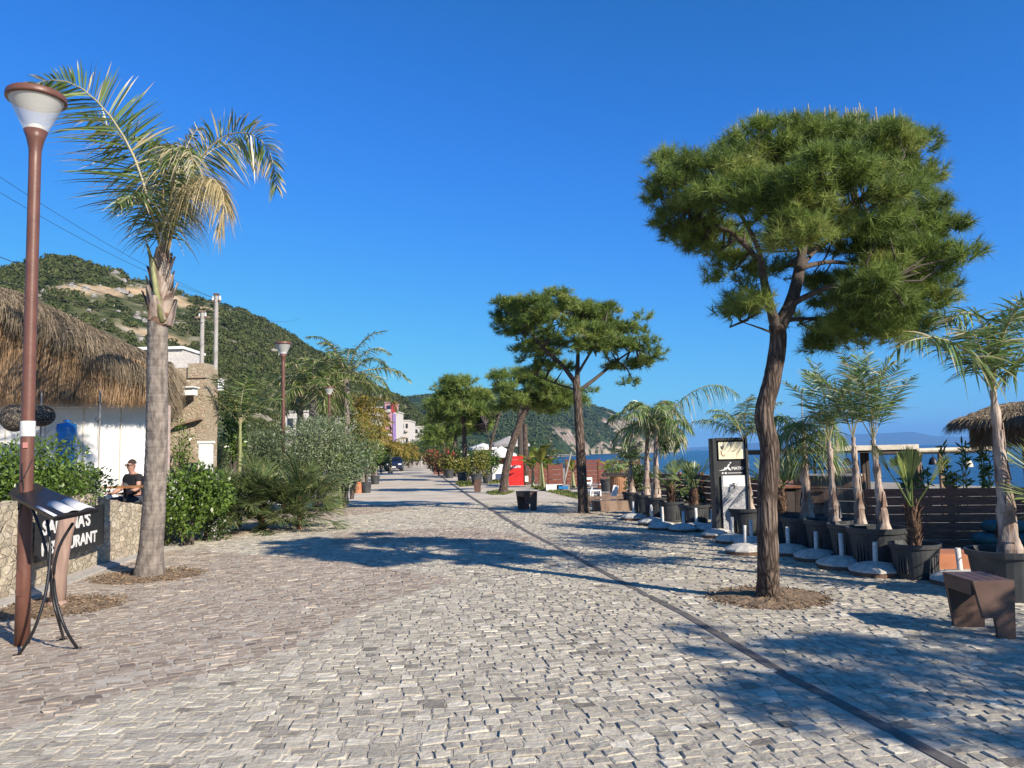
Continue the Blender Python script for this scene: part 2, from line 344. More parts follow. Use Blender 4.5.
def text(body, size, m, parent, loc, rot, ext=0.002, sx=1.0, name='lettering', align='LEFT'):
    cu = bpy.data.curves.new(name, 'FONT'); cu.body = body; cu.size = size; cu.extrude = ext; cu.align_x = align; cu.offset = size * 0.03
    o = bpy.data.objects.new(name, cu); C.objects.link(o)
    dg = bpy.context.evaluated_depsgraph_get(); me = bpy.data.meshes.new_from_object(o.evaluated_get(dg))
    bpy.data.objects.remove(o); me.materials.clear(); me.materials.append(M[m])
    o = bpy.data.objects.new(name, me); C.objects.link(o); o.parent = parent; o.location = loc; o.rotation_euler = rot; o.scale = (sx, 1, 1)
    return o

# ------------------------------------------------------------------ foliage generators
def tufts(b, P, D, L=0.13, wd=0.005, n=34, spread=0.85, tlo=0.0, thi=1.0):
    m = len(P); P = np.repeat(P, n, 0); D = np.repeat(D, n, 0)
    base_t = np.repeat(rng.uniform(tlo, thi, m), n)
    off = rng.uniform(0, 0.8, (len(P), 1)) * L
    p0 = P + D * off
    d = unit(D * 0.75 + unit(rng.normal(size=P.shape)) * spread)
    l = L * rng.uniform(0.7, 1.15, (len(P), 1))
    side = unit(np.cross(d, rng.normal(size=P.shape))) * wd
    V = np.stack([p0 - side, p0 + side, p0 + d * l], 1).reshape(-1, 3)
    T = np.arange(len(V)).reshape(-1, 3)
    tint = np.clip(base_t * 0.75 + rng.uniform(0, 0.35, len(P)), 0, 1)
    b.add(V, t=T, c=np.repeat(tint, 3))
def lobe_pts(lobes, n, up=0.35, inner=0.45):
    vol = np.array([max(l[1][0], .01) * max(l[1][1], .01) * max(l[1][2], .01) for l in lobes]) ** (2 / 3)
    k = rng.choice(len(lobes), n, p=vol / vol.sum())
    c = np.array([tuple(lobes[i][0]) for i in k]); r = np.array([lobes[i][1] for i in k])
    d = unit(rng.normal(size=(n, 3))); rr = rng.uniform(inner ** 3, 1, (n, 1)) ** (1 / 3)
    p = c + d * r * rr
    dd = unit(d * r / r.max(1, keepdims=True) + np.array([0, 0, up]) + rng.normal(size=(n, 3)) * 0.25)
    return p, dd, k
def leafcloud(b, lobes, n, L=0.06, W=0.03, up=0.3, inner=0.5, tlo=0, thi=1, droop=0.0):
    p, d, k = lobe_pts(lobes, n, up, inner)
    # leaf: rhombus folded
    dr = unit(d + rng.normal(size=(n, 3)) * 0.8 - np.array([0, 0, droop]))
    sd = unit(np.cross(dr, d + rng.normal(size=(n, 3)) * 0.5))
    l = L * rng.uniform(0.6, 1.25, (n, 1)); ww = W * rng.uniform(0.7, 1.2, (n, 1)) / 2
    V = np.stack([p, p + dr * l * .45 + sd * ww, p + dr * l, p + dr * l * .45 - sd * ww], 1).reshape(-1, 3)
    b.add(V, np.arange(4 * n).reshape(-1, 4), c=np.repeat(rng.uniform(tlo, thi, n), 4))
def bez(P, n):
    P = np.array([tuple(p) for p in P], float); k = len(P)
    t = np.linspace(0, k - 1, n); out = []
    for x in t:
        i = min(int(x), k - 2); u = x - i
        p0 = P[max(i - 1, 0)]; p1 = P[i]; p2 = P[i + 1]; p3 = P[min(i + 2, k - 1)]
        out.append(0.5 * ((2 * p1) + (-p0 + p2) * u + (2 * p0 - 5 * p1 + 4 * p2 - p3) * u * u + (-p0 + 3 * p1 - 3 * p2 + p3) * u ** 3))
    return np.array(out)
def frond(parent, ctrl, m='frond', L=0.55, n=110, wid=0.026, r0=0.018, droop=0.5, t0=0.16, tlo=0.0, thi=0.75, drytip=0.25, vup=0.3, lab=None, plume=0.55, tw=0.0):
    """pinnate frond along control points: one mesh for the rachis and the leaflets"""
    n = int(n)
    C_ = bez(ctrl, 40); seg = np.linalg.norm(np.diff(C_, axis=0), axis=1); s = np.concatenate([[0], np.cumsum(seg)]); S = s[-1]
    t = np.linspace(t0, 1.0, n // 2); t = np.repeat(t, 2) + rng.uniform(-.006, .006, (n // 2) * 2); t = np.clip(t, 0, 1); n = len(t)
    pos = np.stack([np.interp(t * S, s, C_[:, i]) for i in range(3)], 1)
    tan = unit(np.stack([np.interp(t * S, s, np.gradient(C_[:, i])) for i in range(3)], 1))
    upv = np.array([0, 0, 1.0]); sd = unit(np.cross(tan, upv)); sgn = np.where(np.arange(n) % 2 == 0, 1, -1)[:, None]
    nrm = unit(np.cross(sd, tan)); tw_ = (tw + rng.uniform(-plume, plume, n))[:, None]
    sd = sd * np.cos(tw_) + nrm * np.sin(tw_) * 1.0
    fw = (0.25 + 0.75 * t[:, None] ** 2)
    d = unit(sd * sgn + tan * fw + nrm * rng.uniform(-0.15, vup + .15, (n, 1)))
    ll = L * (np.sin(np.clip(t * 0.95 + 0.12, 0, 1) * PI) ** 0.6) * rng.uniform(0.8, 1.1, n); ll = np.maximum(ll, L * 0.3)
    k = 5; u = np.linspace(0, 1, k)
    dr = droop * rng.uniform(0.6, 1.4, n)
    pts = pos[:, None, :] + d[:, None, :] * (ll[:, None] * u)[:, :, None] - upv * (ll[:, None] * dr[:, None] * u[None, :] ** 2)[:, :, None]
    w_ = wid * np.array([0.5, 1, 0.9, 0.6, 0.04])[None, :] * rng.uniform(0.8, 1.1, (n, 1))
    side = unit(np.cross(d, upv + rng.normal(size=(n, 3)) * 0.7))
    b = B(); c = rng.uniform(tlo, thi, n)
    kk = np.tile(c[:, None], (1, k * 2)); tip = rng.random(n) < drytip
    kk[tip, -4:] = 1.0
    dry2 = rng.random(n) < drytip * 0.3; kk[dry2, :] = 0.95
    sv = side[:, None, :] * (w_[:, :, None] / 2)
    V = np.stack([pts - sv, pts + sv], 2).reshape(n * k * 2, 3)
    b0 = (np.arange(n) * k * 2)[:, None] + (np.arange(k - 1) * 2)[None, :]
    b.add(V, np.stack([b0, b0 + 1, b0 + 3, b0 + 2], -1).reshape(-1, 4), c=kk.ravel())
    b.tube(C_[::3], np.linspace(r0, r0 * 0.25, len(C_[::3])), 6, c=0.85)
    o = b.build('frond', M[m] if isinstance(m, str) else m, parent)
    if lab: o['label'] = lab
    return o
def auto_frond(base, az, el, length, bend):
    """control points of an arching frond"""
    P = [Vector(base)]; e = el; k = 5; p = Vector(base)
    for i in range(k):
        p = p + Vector((math.sin(az) * math.cos(e), math.cos(az) * math.cos(e), math.sin(e))) * (length / k)
        P.append(p.copy()); e -= bend / k * (0.5 + i * 0.3)
    return P
def fanleaf(b, hub, az, el, pet, Rr, n=26, spread=2.2, roll=0.0, dro=0.25):
    """petiole and pleated fan blade"""
    d = Vector((math.sin(az) * math.cos(el), math.cos(az) * math.cos(el), math.sin(el)))
    p1 = Vector(hub) + d * pet
    b.tube([hub, Vector(hub) + d * pet * 0.5 + Vector((0, 0, .02)), p1], [0.012, 0.009, 0.007], 5, c=0.55)
    sd = d.cross(Vector((0, 0, 1))).normalized(); sd = Matrix.Rotation(roll, 3, d) @ sd; nr = sd.cross(d)
    a = np.linspace(-spread / 2, spread / 2, n); dn = np.array(d); sn = np.array(sd); nn = np.array(nr)
    D = np.outer(np.cos(a), dn) + np.outer(np.sin(a), sn) + nn * 0.12 * np.abs(a)[:, None] * 0.5
    k = 5; u = np.array([0.0, 0.3, 0.55, 0.8, 1.0]); l = Rr * (1 - 0.18 * np.abs(a) / (spread / 2)) * rng.uniform(0.9, 1.06, n)
    pts = np.array(p1)[None, None] + D[:, None, :] * (l[:, None] * u)[:, :, None] - np.array([0, 0, 1.0]) * (dro * l[:, None] * u[None] ** 3 * rng.uniform(.3, 1.5, (n, 1)))[:, :, None]
    da = spread / n; w_ = np.stack([l * 0.02, l * .3 * da * 1.0, l * .45 * da * .75, l * 0.035 + 0.002, l * 0 + 0.002], 1)
    side = unit(np.cross(D, nn) + nn * rng.uniform(-.5, .5, (n, 1)))
    b.strips(pts, w_, side, c=rng.uniform(0.1, 0.9, n))

# ------------------------------------------------------------------ SETTING: ground, sea, beach
def az_pt(x, y): return (x, y)
coast = [(70, -60), (46, 8), (34, 35), (24, 70), (17, 100), (8, 130), (-2, 170), (-8, 260), (0, 420), (20, 560), (45, 700), (70, 800)]
LB = [(70, -60), (14, -60), (9.2, 4), (9.0, 14), (8.8, 24), (8.5, 42), (6, 75), (2, 120), (-4, 165), (-12, 260), (-4, 420), (15, 560), (40, 700), (62, 805)]
gb = B(); gb.prism(LB[1:] + [(-900, 805), (-900, -60)], -0.45, -0.035); g = gb.build('ground', 'sandg'); tag(g, kind='structure')
bb = B(); bb.prism([(72, -62), (LB[1][0] - 1, -62)] + [(x - 1, y) for x, y in LB[2:]] + [(80, 810)] + [(x + 3, y) for x, y in coast[::-1]], -1.9, -1.3); o = bb.build('beach', 'sandg'); tag(o, kind='structure')
# sea
m, t, N, L, P = nodes('sea_water')
P.inputs['Base Color'].default_value = (0.010, 0.052, 0.13, 1); P.inputs['Roughness'].default_value = 0.22; P.inputs['IOR'].default_value = 1.33
tc = N.new('ShaderNodeTexCoord'); n1 = N.new('ShaderNodeTexNoise'); n1.inputs['Scale'].default_value = 0.5; n1.inputs['Detail'].default_value = 6
n2 = N.new('ShaderNodeTexNoise'); n2.inputs['Scale'].default_value = 0.02; n2.inputs['Detail'].default_value = 4
L.new(tc.outputs['Object'], n1.inputs['Vector']); L.new(tc.outputs['Object'], n2.inputs['Vector'])
r = ramp(N, [(0.35, (0.002, 0.018, 0.06)), (0.65, (0.004, 0.03, 0.085))]); L.new(n2.outputs[0], r.inputs[0]); L.new(r.outputs[0], P.inputs['Base Color'])
b_ = N.new('ShaderNodeBump'); b_.inputs['Strength'].default_value = 1.0; b_.inputs['Distance'].default_value = 0.5; L.new(n1.outputs[0], b_.inputs['Height']); L.new(b_.outputs[0], P.inputs['Normal'])
P.inputs['Specular IOR Level'].default_value = 0.12
sb = B(); S_ = 24000; sb.add([(-S_, -S_, -1.5), (S_, -S_, -1.5), (S_, S_, -1.5), (-S_, S_, -1.5)], [(0, 1, 2, 3)]); o = sb.build('sea', m); tag(o, kind='structure')

# drain line and road geometry
drain_px = [(1010, 800), (960, 768), (869.5, 719), (789, 677), (684, 614), (638.5, 591), (597.6, 569), (520, 528), (477, 501), (453, 485), (435, 472)]
drain = [gp(*p) for p in drain_px] + [gp(425, 466.2)]
def offs(pts, d):
    out = []
    for i, p in enumerate(pts):
        a = pts[max(i - 1, 0)]; c = pts[min(i + 1, len(pts) - 1)]; tdir = (c - a).normalized(); out.append(p + Vector((tdir.y, -tdir.x, 0)) * d)
    return out
def ribbon(name, pts, w0, w1, z, m, thick=0.01, kind=None):
    l = offs(pts, w0); r_ = offs(pts, w1); V = []; 
    for a, c in zip(l, r_): V += [(a.x, a.y, z), (c.x, c.y, z), (a.x, a.y, z - thick), (c.x, c.y, z - thick)]
    Q = []
    for i in range(len(l) - 1):
        k = i * 4; Q += [(k, k + 1, k + 5, k + 4), (k + 2, k, k + 4, k + 6), (k + 1, k + 3, k + 7, k + 5)]
    b = B(); b.add(V, Q); o = b.build(name, m); 
    if kind: o['kind'] = kind
    return o
ribbon('drain_channel', drain, -0.042, 0.042, 0.006, 'drain', 0.03, 'structure')
# wall foot line (left)
WF = [Vector((-6.35, 4, 0)), Vector((-6.2, 9.2, 0)), Vector((-6.5, 12.0, 0)), Vector((-6.55, 14.9, 0))]
# paving base (joints) and far paving
m, t, N, L, P = nodes('paving_joint_sand'); P.inputs['Roughness'].default_value = 1.0; P.inputs['Specular IOR Level'].default_value = 0.1
tc = N.new('ShaderNodeTexCoord'); nz = N.new('ShaderNodeTexNoise'); nz.inputs['Scale'].default_value = 3; nz.inputs['Detail'].default_value = 8; L.new(tc.outputs['Object'], nz.inputs['Vector'])
r = ramp(N, [(0.35, (0.36, 0.315, 0.25)), (0.65, (0.52, 0.465, 0.38))]); L.new(nz.outputs[0], r.inputs[0]); L.new(r.outputs[0], P.inputs['Base Color'])
bm_ = N.new('ShaderNodeBump'); bm_.inputs['Strength'].default_value = .6; bm_.inputs['Distance'].default_value = .01; nb = N.new('ShaderNodeTexNoise'); nb.inputs['Scale'].default_value = 60; L.new(tc.outputs['Object'], nb.inputs['Vector']); L.new(nb.outputs[0], bm_.inputs['Height']); L.new(bm_.outputs[0], P.inputs['Normal'])
M['joint'] = m
YF = 26.0
b = B(); b.prism([(-7.2, 0.5), (9.0, 0.5), (9.0, 14), (8.8, YF), (-9.5, YF), (-6.75, 14.9)], -0.034, 0.0005); o = b.build('paving_bed', m); tag(o, kind='structure')
# far paving material: small setts as cells
m, t, N, L, P = nodes('far_setts'); P.inputs['Roughness'].default_value = 1.0; P.inputs['Specular IOR Level'].default_value = 0.0
tc = N.new('ShaderNodeTexCoord'); mp = N.new('ShaderNodeMapping'); mp.inputs['Rotation'].default_value = (0, 0, R(-8)); L.new(tc.outputs['Object'], mp.inputs[0])
br = N.new('ShaderNodeTexBrick'); br.inputs['Scale'].default_value = 1; br.inputs['Brick Width'].default_value = 0.19; br.inputs['Row Height'].default_value = 0.125; br.inputs['Mortar Size'].default_value = 0.012
br.inputs['Color1'].default_value = (0.64, 0.57, 0.465, 1); br.inputs['Color2'].default_value = (0.54, 0.475, 0.385, 1); br.inputs['Mortar'].default_value = (0.50, 0.44, 0.36, 1)
L.new(mp.outputs[0], br.inputs[0])
nz = N.new('ShaderNodeTexNoise'); nz.inputs['Scale'].default_value = 0.7; nz.inputs['Detail'].default_value = 8; L.new(tc.outputs['Object'], nz.inputs['Vector'])
rn = ramp(N, [(0.3, (0.82, 0.8, 0.78)), (0.7, (1.12, 1.12, 1.12))]); L.new(nz.outputs[0], rn.inputs[0])
mu = N.new('ShaderNodeMix'); mu.data_type = 'RGBA'; mu.blend_type = 'MULTIPLY'; mu.inputs[0].default_value = 1; L.new(br.outputs[0], mu.inputs[6]); L.new(rn.outputs[0], mu.inputs[7]); L.new(mu.outputs[2], P.inputs['Base Color'])
farl = [Vector((-9.6, YF, 0)), gp(345, 489), gp(375, 474.5), gp(405, 466), gp(420, 463.5)]
farr = [gp(440, 464.5), gp(447, 470), gp(480, 478), gp(530, 486), gp(585, 490), Vector((8.8, 26.0, 0))]
b = B(); b.prism([(p.x, p.y) for p in farl] + [(p.x, p.y) for p in farr], -0.03, 0.001); o = b.build('promenade_far', m); tag(o, kind='structure')
ribbon('drain_channel', drain[7:], -0.06, 0.06, 0.009, 'drain', 0.006, 'structure')

# stones ------------------------------------------------------------
def inpoly(x, y, poly):
    r_ = np.zeros(len(x), bool); n = len(poly)
    for i in range(n):
        x0, y0 = poly[i]; x1, y1 = poly[(i + 1) % n]
        c = ((y0 > y) != (y1 > y)) & (x < (x1 - x0) * (y - y0) / (y1 - y0 + 1e-12) + x0); r_ ^= c
    return r_
B1 = [gp(*p) for p in [(-300, 860), (-40, 745), (100, 704), (265, 660), (400, 597), (458, 580), (380, 566), (300, 558), (205, 551)]]
B1 = [(p.x, p.y) for p in B1] + [(-7.3, 14.6), (-7.3, 3)]
B2 = [(p.x, p.y) for p in [gp(*p) for p in [(215, 541), (290, 527), (350, 516), (420, 509), (350, 500), (300, 498)]]] + [(-9.5, 22)]
B3 = [(p.x, p.y) for p in [gp(*p) for p in [(330, 545), (560, 541), (470, 527), (330, 533)]]]
beds = [(gp(768, 598), 0.62), (gp(148, 576), 0.72), (gp(57, 607), 0.68), (gp(584, 514), 0.8)]
sandpatch = (gp(655, 583), 0.9, 0.55)
m, t, N, L, P = nodes('setts'); P.inputs['Roughness'].default_value = 0.88; P.inputs['Specular IOR Level'].default_value = 0.22
a_ = N.new('ShaderNodeAttribute'); a_.attribute_name = 'tint'
tc = N.new('ShaderNodeTexCoord')
rL = ramp(N, [(0.0, (0.20, 0.18, 0.15)), (0.15, (0.33, 0.30, 0.245)), (0.5, (0.46, 0.42, 0.335)), (0.85, (0.55, 0.505, 0.405)), (1.0, (0.66, 0.61, 0.50))]); L.new(a_.outputs['Fac'], rL.inputs[0])
nz = N.new('ShaderNodeTexNoise'); nz.inputs['Scale'].default_value = 14; nz.inputs['Detail'].default_value = 10; nz.inputs['Roughness'].default_value = .7; L.new(tc.outputs['Object'], nz.inputs['Vector'])
rn = ramp(N, [(0.32, (0.72, 0.70, 0.68)), (0.68, (1.18, 1.17, 1.15))]); L.new(nz.outputs[0], rn.inputs[0])
mu = N.new('ShaderNodeMix'); mu.data_type = 'RGBA'; mu.blend_type = 'MULTIPLY'; mu.inputs[0].default_value = 1; L.new(rL.outputs[0], mu.inputs[6]); L.new(rn.outputs[0], mu.inputs[7])
# sandy dust lying in broad patches
nd = N.new('ShaderNodeTexNoise'); nd.inputs['Scale'].default_value = 0.8; nd.inputs['Detail'].default_value = 6; L.new(tc.outputs['Object'], nd.inputs['Vector'])
rd = ramp(N, [(0.45, (0, 0, 0)), (0.75, (0.45, 0.45, 0.45))]); L.new(nd.outputs[0], rd.inputs[0])
md = N.new('ShaderNodeMix'); md.data_type = 'RGBA'; L.new(rd.outputs[0], md.inputs[0]); L.new(mu.outputs[2], md.inputs[6]); md.inputs[7].default_value = (0.43, 0.385, 0.315, 1)
L.new(md.outputs[2], P.inputs['Base Color'])
bm_ = N.new('ShaderNodeBump'); bm_.inputs['Strength'].default_value = 0.9; bm_.inputs['Distance'].default_value = 0.012
nb = N.new('ShaderNodeTexNoise'); nb.inputs['Scale'].default_value = 28; nb.inputs['Detail'].default_value = 6; L.new(tc.outputs['Object'], nb.inputs['Vector']); L.new(nb.outputs[0], bm_.inputs['Height']); L.new(bm_.outputs[0], P.inputs['Normal'])
M['setts'] = m
m2 = m.copy(); m2.name = 'setts_reddish'
for nd_ in m2.node_tree.nodes:
    if nd_.type == 'VALTORGB' and len(nd_.color_ramp.elements) == 5:
        for e, c in zip(nd_.color_ramp.elements, [(0.19, 0.15, 0.125), (0.27, 0.22, 0.175), (0.345, 0.285, 0.225), (0.42, 0.355, 0.28), (0.52, 0.45, 0.36)]): e.color = (*c, 1)
    if nd_.type == 'MIX' and nd_.blend_type == 'MIX': nd_.inputs[7].default_value = (0.40, 0.34, 0.28, 1)
M['settsred'] = m2
def stones(ang, pitch, smin, smax, keep, gap, ztop, wob, fill=0.35, ymax=YF):
    ca, sa = math.cos(ang), math.sin(ang)
    e1 = np.array([ca, sa]); e2 = np.array([-sa, ca]); cx, cy = 0.0, 13.0
    rows = int(34 / pitch); XS = []
    for r_ in range(-rows // 2, rows // 2):
        u = -17.0; n = int(34 / smin); wds = rng.uniform(smin, smax, n); us = -17 + np.cumsum(wds) - wds / 2
        XS.append(np.stack([us, np.full(n, r_ * pitch), wds], 1))
    A = np.concatenate(XS)
    A = A[A[:, 0] < 17]
    v = A[:, 1] + wob * np.sin(A[:, 0] * 1.1 + 0.6 * np.sin(A[:, 1] * .7)) + wob * .5 * np.sin(A[:, 0] * 2.7 + A[:, 1])
    x = cx + A[:, 0] * e1[0] + v * e2[0]; y = cy + A[:, 0] * e1[1] + v * e2[1]
    k = keep(x, y); x, y, wd = x[k], y[k], A[k, 2]; n = len(x)
    rot = ang + rng.normal(0, 0.06, n) + wob * 1.1 * np.cos(A[k][:, 0] * 1.1 + 0.6 * np.sin(A[k][:, 1] * .7)); g = gap * rng.uniform(0.2, 1.6, n)
    hx = (wd - g) / 2; hy = (pitch - gap * rng.uniform(0.1, 0.9, n)) / 2
    # 4x4 grid
    f = np.array([-1, -0.86, 0.86, 1.0]); gx, gy = np.meshgrid(f, f); gx = gx.ravel(); gy = gy.ravel()
    X = gx[None] * hx[:, None]; Y = gy[None] * hy[:, None]
    skx = rng.normal(0, 0.07, (n, 1)); X = X + Y * skx; Y = Y * (1 + rng.normal(0, .05, (n, 1)) * np.sign(X))
    X = X + rng.normal(0, 0.004, X.shape); Y = Y + rng.normal(0, 0.004, X.shape)
    inner = (np.abs(gx) < 0.9) & (np.abs(gy) < 0.9)
    Z = np.where(inner[None], ztop + rng.normal(0, 0.0022, (n, 1)) + rng.normal(0, 0.0018, (n, 16)) + X * rng.normal(0, .035, (n, 1)) + Y * rng.normal(0, .03, (n, 1)), ztop - 0.008)
    # corners of the outer ring go down, edges middle a bit
    Z = np.where(inner[None], Z, ztop - 0.004)
    c, s_ = np.cos(rot)[:, None], np.sin(rot)[:, None]
    Vx = x[:, None] + X * c - Y * s_; Vy = y[:, None] + X * s_ + Y * c
    V = np.stack([Vx, Vy, Z], -1).reshape(-1, 3)
    q = np.array([(j * 4 + i, j * 4 + i + 1, j * 4 + i + 5, j * 4 + i + 4) for j in range(3) for i in range(3)])
    Q = (np.arange(n)[:, None, None] * 16 + q[None]).reshape(-1, 4)
    return V, Q, np.repeat(np.clip(rng.normal(.52, .23, n), 0, 1), 16), n
dl = [(p.x, p.y) for p in drain]
def ddist(x, y):
    d = np.full(len(x), 99.0)
    for (x0, y0), (x1, y1) in zip(dl[:-1], dl[1:]):
        vx, vy = x1 - x0, y1 - y0; tt = np.clip(((x - x0) * vx + (y - y0) * vy) / (vx * vx + vy * vy), 0, 1)
        d = np.minimum(d, np.hypot(x - x0 - tt * vx, y - y0 - tt * vy))
    return d
def base_keep(x, y):
    k = (y > 2.8) & (y < YF) & (x > -9.3) & (x < 8.8) & (np.abs(x) < 0.78 * y + 1.2) & (ddist(x, y) > 0.085)
    k &= ~((y < 15) & (x < -6.45)) & (x > -6.6 - 0.30 * np.maximum(y - 15, 0))
    for p, r_ in beds: k &= ((x - p.x) ** 2 + (y - p.y) ** 2) > (r_ + rng.uniform(-.04, .04, len(x))) ** 2
    p, ra, rb = sandpatch
    k &= (((x - p.x) / ra) ** 2 + ((y - p.y) / rb) ** 2) > rng.uniform(-.3, 1.1, len(x))
    return k
def redz(x, y): return inpoly(x, y, B1) | inpoly(x, y, B2) | inpoly(x, y, B3)
V, Q, c, n = stones(R(7), 0.098, 0.085, 0.165, lambda x, y: base_keep(x, y) & ~redz(x, y), 0.015, 0.007, 0.07)
b = B(); b.add(V, Q, c=c); o = b.build('promenade', 'setts'); tag(o, kind='structure')
V, Q, c2, n2_ = stones(R(24), 0.102, 0.10, 0.18, lambda x, y: base_keep(x, y) & redz(x, y), 0.016, 0.004, 0.10, 0.9)
b = B(); b.add(V, Q, c=c2); o = b.build('pavement', 'settsred'); tag(o, kind='structure')
print('stones', n, n2_)
# sand worn into the joint patch beside the drain
def disc(name, p, rx, ry, h, m, parent=None, n=40, rings=5, noise=0.012, rot=0):
    V = [(p.x, p.y, h)]; Tq = []; T = []
    for r_ in range(1, rings + 1):
        f = r_ / rings
        for i in range(n):
            a = 2 * PI * i / n; e = 1 + 0.06 * math.sin(a * 3 + rx) + rng.uniform(-.03, .03)
            z = h * (1 - f ** 2.5) + rng.uniform(-noise, noise) * (1 if r_ < rings else 0) - (0.012 if r_ == rings else 0)
            V.append((p.x + rx * f * e * math.cos(a), p.y + ry * f * e * math.sin(a), z))
    for i in range(n): T.append((0, 1 + i, 1 + (i + 1) % n))
    for r_ in range(rings - 1):
        for i in range(n): a = 1 + r_ * n; Tq.append((a + i, a + (i + 1) % n, a + n + (i + 1) % n, a + n + i)[::-1])
    b = B(); b.add(V, Tq, T); return b, V
# mulch beds
for i, (p, r_) in enumerate(beds):
    b, V = disc('x', p, r_ + .03, r_ + .03, 0.03 if i != 0 else 0.045, 'mulch')
    n = 1500 if i < 3 else 500
    a = rng.uniform(0, 2 * PI, n); rr = np.sqrt(rng.uniform(0, 1, n)) * r_ * 1.08
    P0 = np.stack([p.x + rr * np.cos(a), p.y + rr * np.sin(a), rng.uniform(0.012, 0.045, n) * np.clip(1.25 - rr / r_, 0.25, 1)], 1)
    d = unit(rng.normal(size=(n, 3)) * np.array([1, 1, .35])); l = rng.uniform(0.015, 0.07, (n, 1))
    pts = np.stack([P0, P0 + d * l], 1); b.strips(pts, np.full((n, 2), .012), unit(np.cross(d, rng.normal(size=(n, 3)))), c=rng.uniform(0, 1, n))
    o = b.build('soil', 'mulch' if i != 3 else 'sandg'); tag(o, kind='structure')

# ------------------------------------------------------------------ mountains
def ridge_interp(prof, th, maxd=None):
    return np.interp(th, [p[0] for p in prof], [p[1] for p in prof])
def prof_from_px(pts, dist):
    out = []
    for px, py in pts:
        d = ray(px, py); th = math.atan2(d.x, d.y); out.append((th, (d.z / math.hypot(d.x, d.y))))
    return out
def vnoise(x, y, seed=0):
    """smooth value noise"""
    xi = np.floor(x).astype(np.int64); yi = np.floor(y).astype(np.int64); fx = x - xi; fy = y - yi
    fx = fx * fx * (3 - 2 * fx); fy = fy * fy * (3 - 2 * fy)
    def h(a, b_): 
        n = (a * 374761393 + b_ * 668265263 + seed * 1442695041) & 0x7fffffff; n = ((n ^ (n >> 13)) * 1274126177) & 0x7fffffff
        return ((n ^ (n >> 16)) & 0xffff) / 65535.0
    return (h(xi, yi) * (1 - fx) + h(xi + 1, yi) * fx) * (1 - fy) + (h(xi, yi + 1) * (1 - fx) + h(xi + 1, yi + 1) * fx) * fy
def fbm(x, y, o=5, seed=0):
    s = 0; a = .5
    for i in range(o): s = s + a * vnoise(x * 2 ** i, y * 2 ** i, seed + i); a *= .5
    return s
def terrain(name, prof, Rr, R0, base, m, nth=260, nr=120, noise=0.06, nscale=1 / 40, power=1.0, seed=0, back=1.35, edge=0.0):
    th = np.linspace(prof[0][0], prof[-1][0], nth); el = ridge_interp(prof, th)
    RR = np.interp(th, [p[0] for p in Rr], [p[1] for p in Rr]); R00 = np.interp(th, [p[0] for p in R0], [p[1] for p in R0])
    t = np.linspace(0, back, nr)
    TT, TH = np.meshgrid(t, th, indexing='ij')
    rr = R00[None] + (RR - R00)[None] * TT
    H = (el * RR)[None] + EYE - base
    sh = np.where(TT <= 1, np.sin(np.clip(TT, 0, 1) * PI / 2) ** power, 1 - (TT - 1) * 1.2)
    x = rr * np.sin(TH); y = rr * np.cos(TH)
    nz_ = (fbm(x * nscale, y * nscale, 5, seed) - 0.5) * 2
    env = np.clip(TT * 4, 0, 1) * np.where(TT < 1, 0.25 + 0.75 * np.clip((1 - TT) * 4, 0, 1), 0.25)
    z = base + np.where(TT <= 1, (el[None] * rr + EYE - base) * sh, H * sh) + nz_ * H.mean() * noise * env * 2
    V = np.stack([x, y, z], -1).reshape(-1, 3)
    i = np.arange(nr - 1)[:, None] * nth; j = np.arange(nth - 1)[None]
    Q = np.stack([i + j, i + nth + j, i + nth + j + 1, i + j + 1], -1).reshape(-1, 4)[:, ::-1]
    b = B(); b.add(V, Q); o = b.build(name, m, smooth=True); tag(o, kind='structure')
    return o, x, y, z, TT, TH
m, t, N, L, P = nodes('hillside'); P.inputs['Roughness'].default_value = 1.0; P.inputs['Specular IOR Level'].default_value = 0.05
tc = N.new('ShaderNodeTexCoord'); ge = N.new('ShaderNodeNewGeometry')
n1 = N.new('ShaderNodeTexNoise'); n1.inputs['Scale'].default_value = 0.05; n1.inputs['Detail'].default_value = 10; n1.inputs['Roughness'].default_value = .65; L.new(tc.outputs['Object'], n1.inputs['Vector'])
r1 = ramp(N, [(0.40, (0.035, 0.055, 0.018)), (0.52, (0.13, 0.125, 0.065)), (0.60, (0.30, 0.27, 0.21)), (0.72, (0.40, 0.38, 0.34))]); L.new(n1.outputs[0], r1.inputs[0])
at_ = N.new('ShaderNodeAttribute'); at_.attribute_name = 'soil'
n3 = N.new('ShaderNodeTexNoise'); n3.inputs['Scale'].default_value = 0.2; n3.inputs['Detail'].default_value = 8; L.new(tc.outputs['Object'], n3.inputs['Vector'])
r3 = ramp(N, [(0.3, (0.36, 0.23, 0.12)), (0.7, (0.52, 0.42, 0.28))]); L.new(n3.outputs[0], r3.inputs[0])
mx = N.new('ShaderNodeMix'); mx.data_type = 'RGBA'; L.new(at_.outputs['Fac'], mx.inputs[0]); L.new(r1.outputs[0], mx.inputs[6]); L.new(r3.outputs[0], mx.inputs[7]); L.new(mx.outputs[2], P.inputs['Base Color'])
bm_ = N.new('ShaderNodeBump'); bm_.inputs['Strength'].default_value = 1; bm_.inputs['Distance'].default_value = 3; L.new(n1.outputs[0], bm_.inputs['Height']); L.new(bm_.outputs[0], P.inputs['Normal'])
M['hill'] = m
Lp = prof_from_px([(-420, 330), (-250, 285), (-120, 280), (0, 272), (50, 260), (72, 262), (94, 269), (118, 273), (129, 282), (156, 289), (187, 299), (214, 304), (241, 313), (262, 323), (289, 338), (310, 352), (334, 364), (360, 380), (385, 396), (400, 402), (415, 412), (440, 436), (455, 452)], 0)
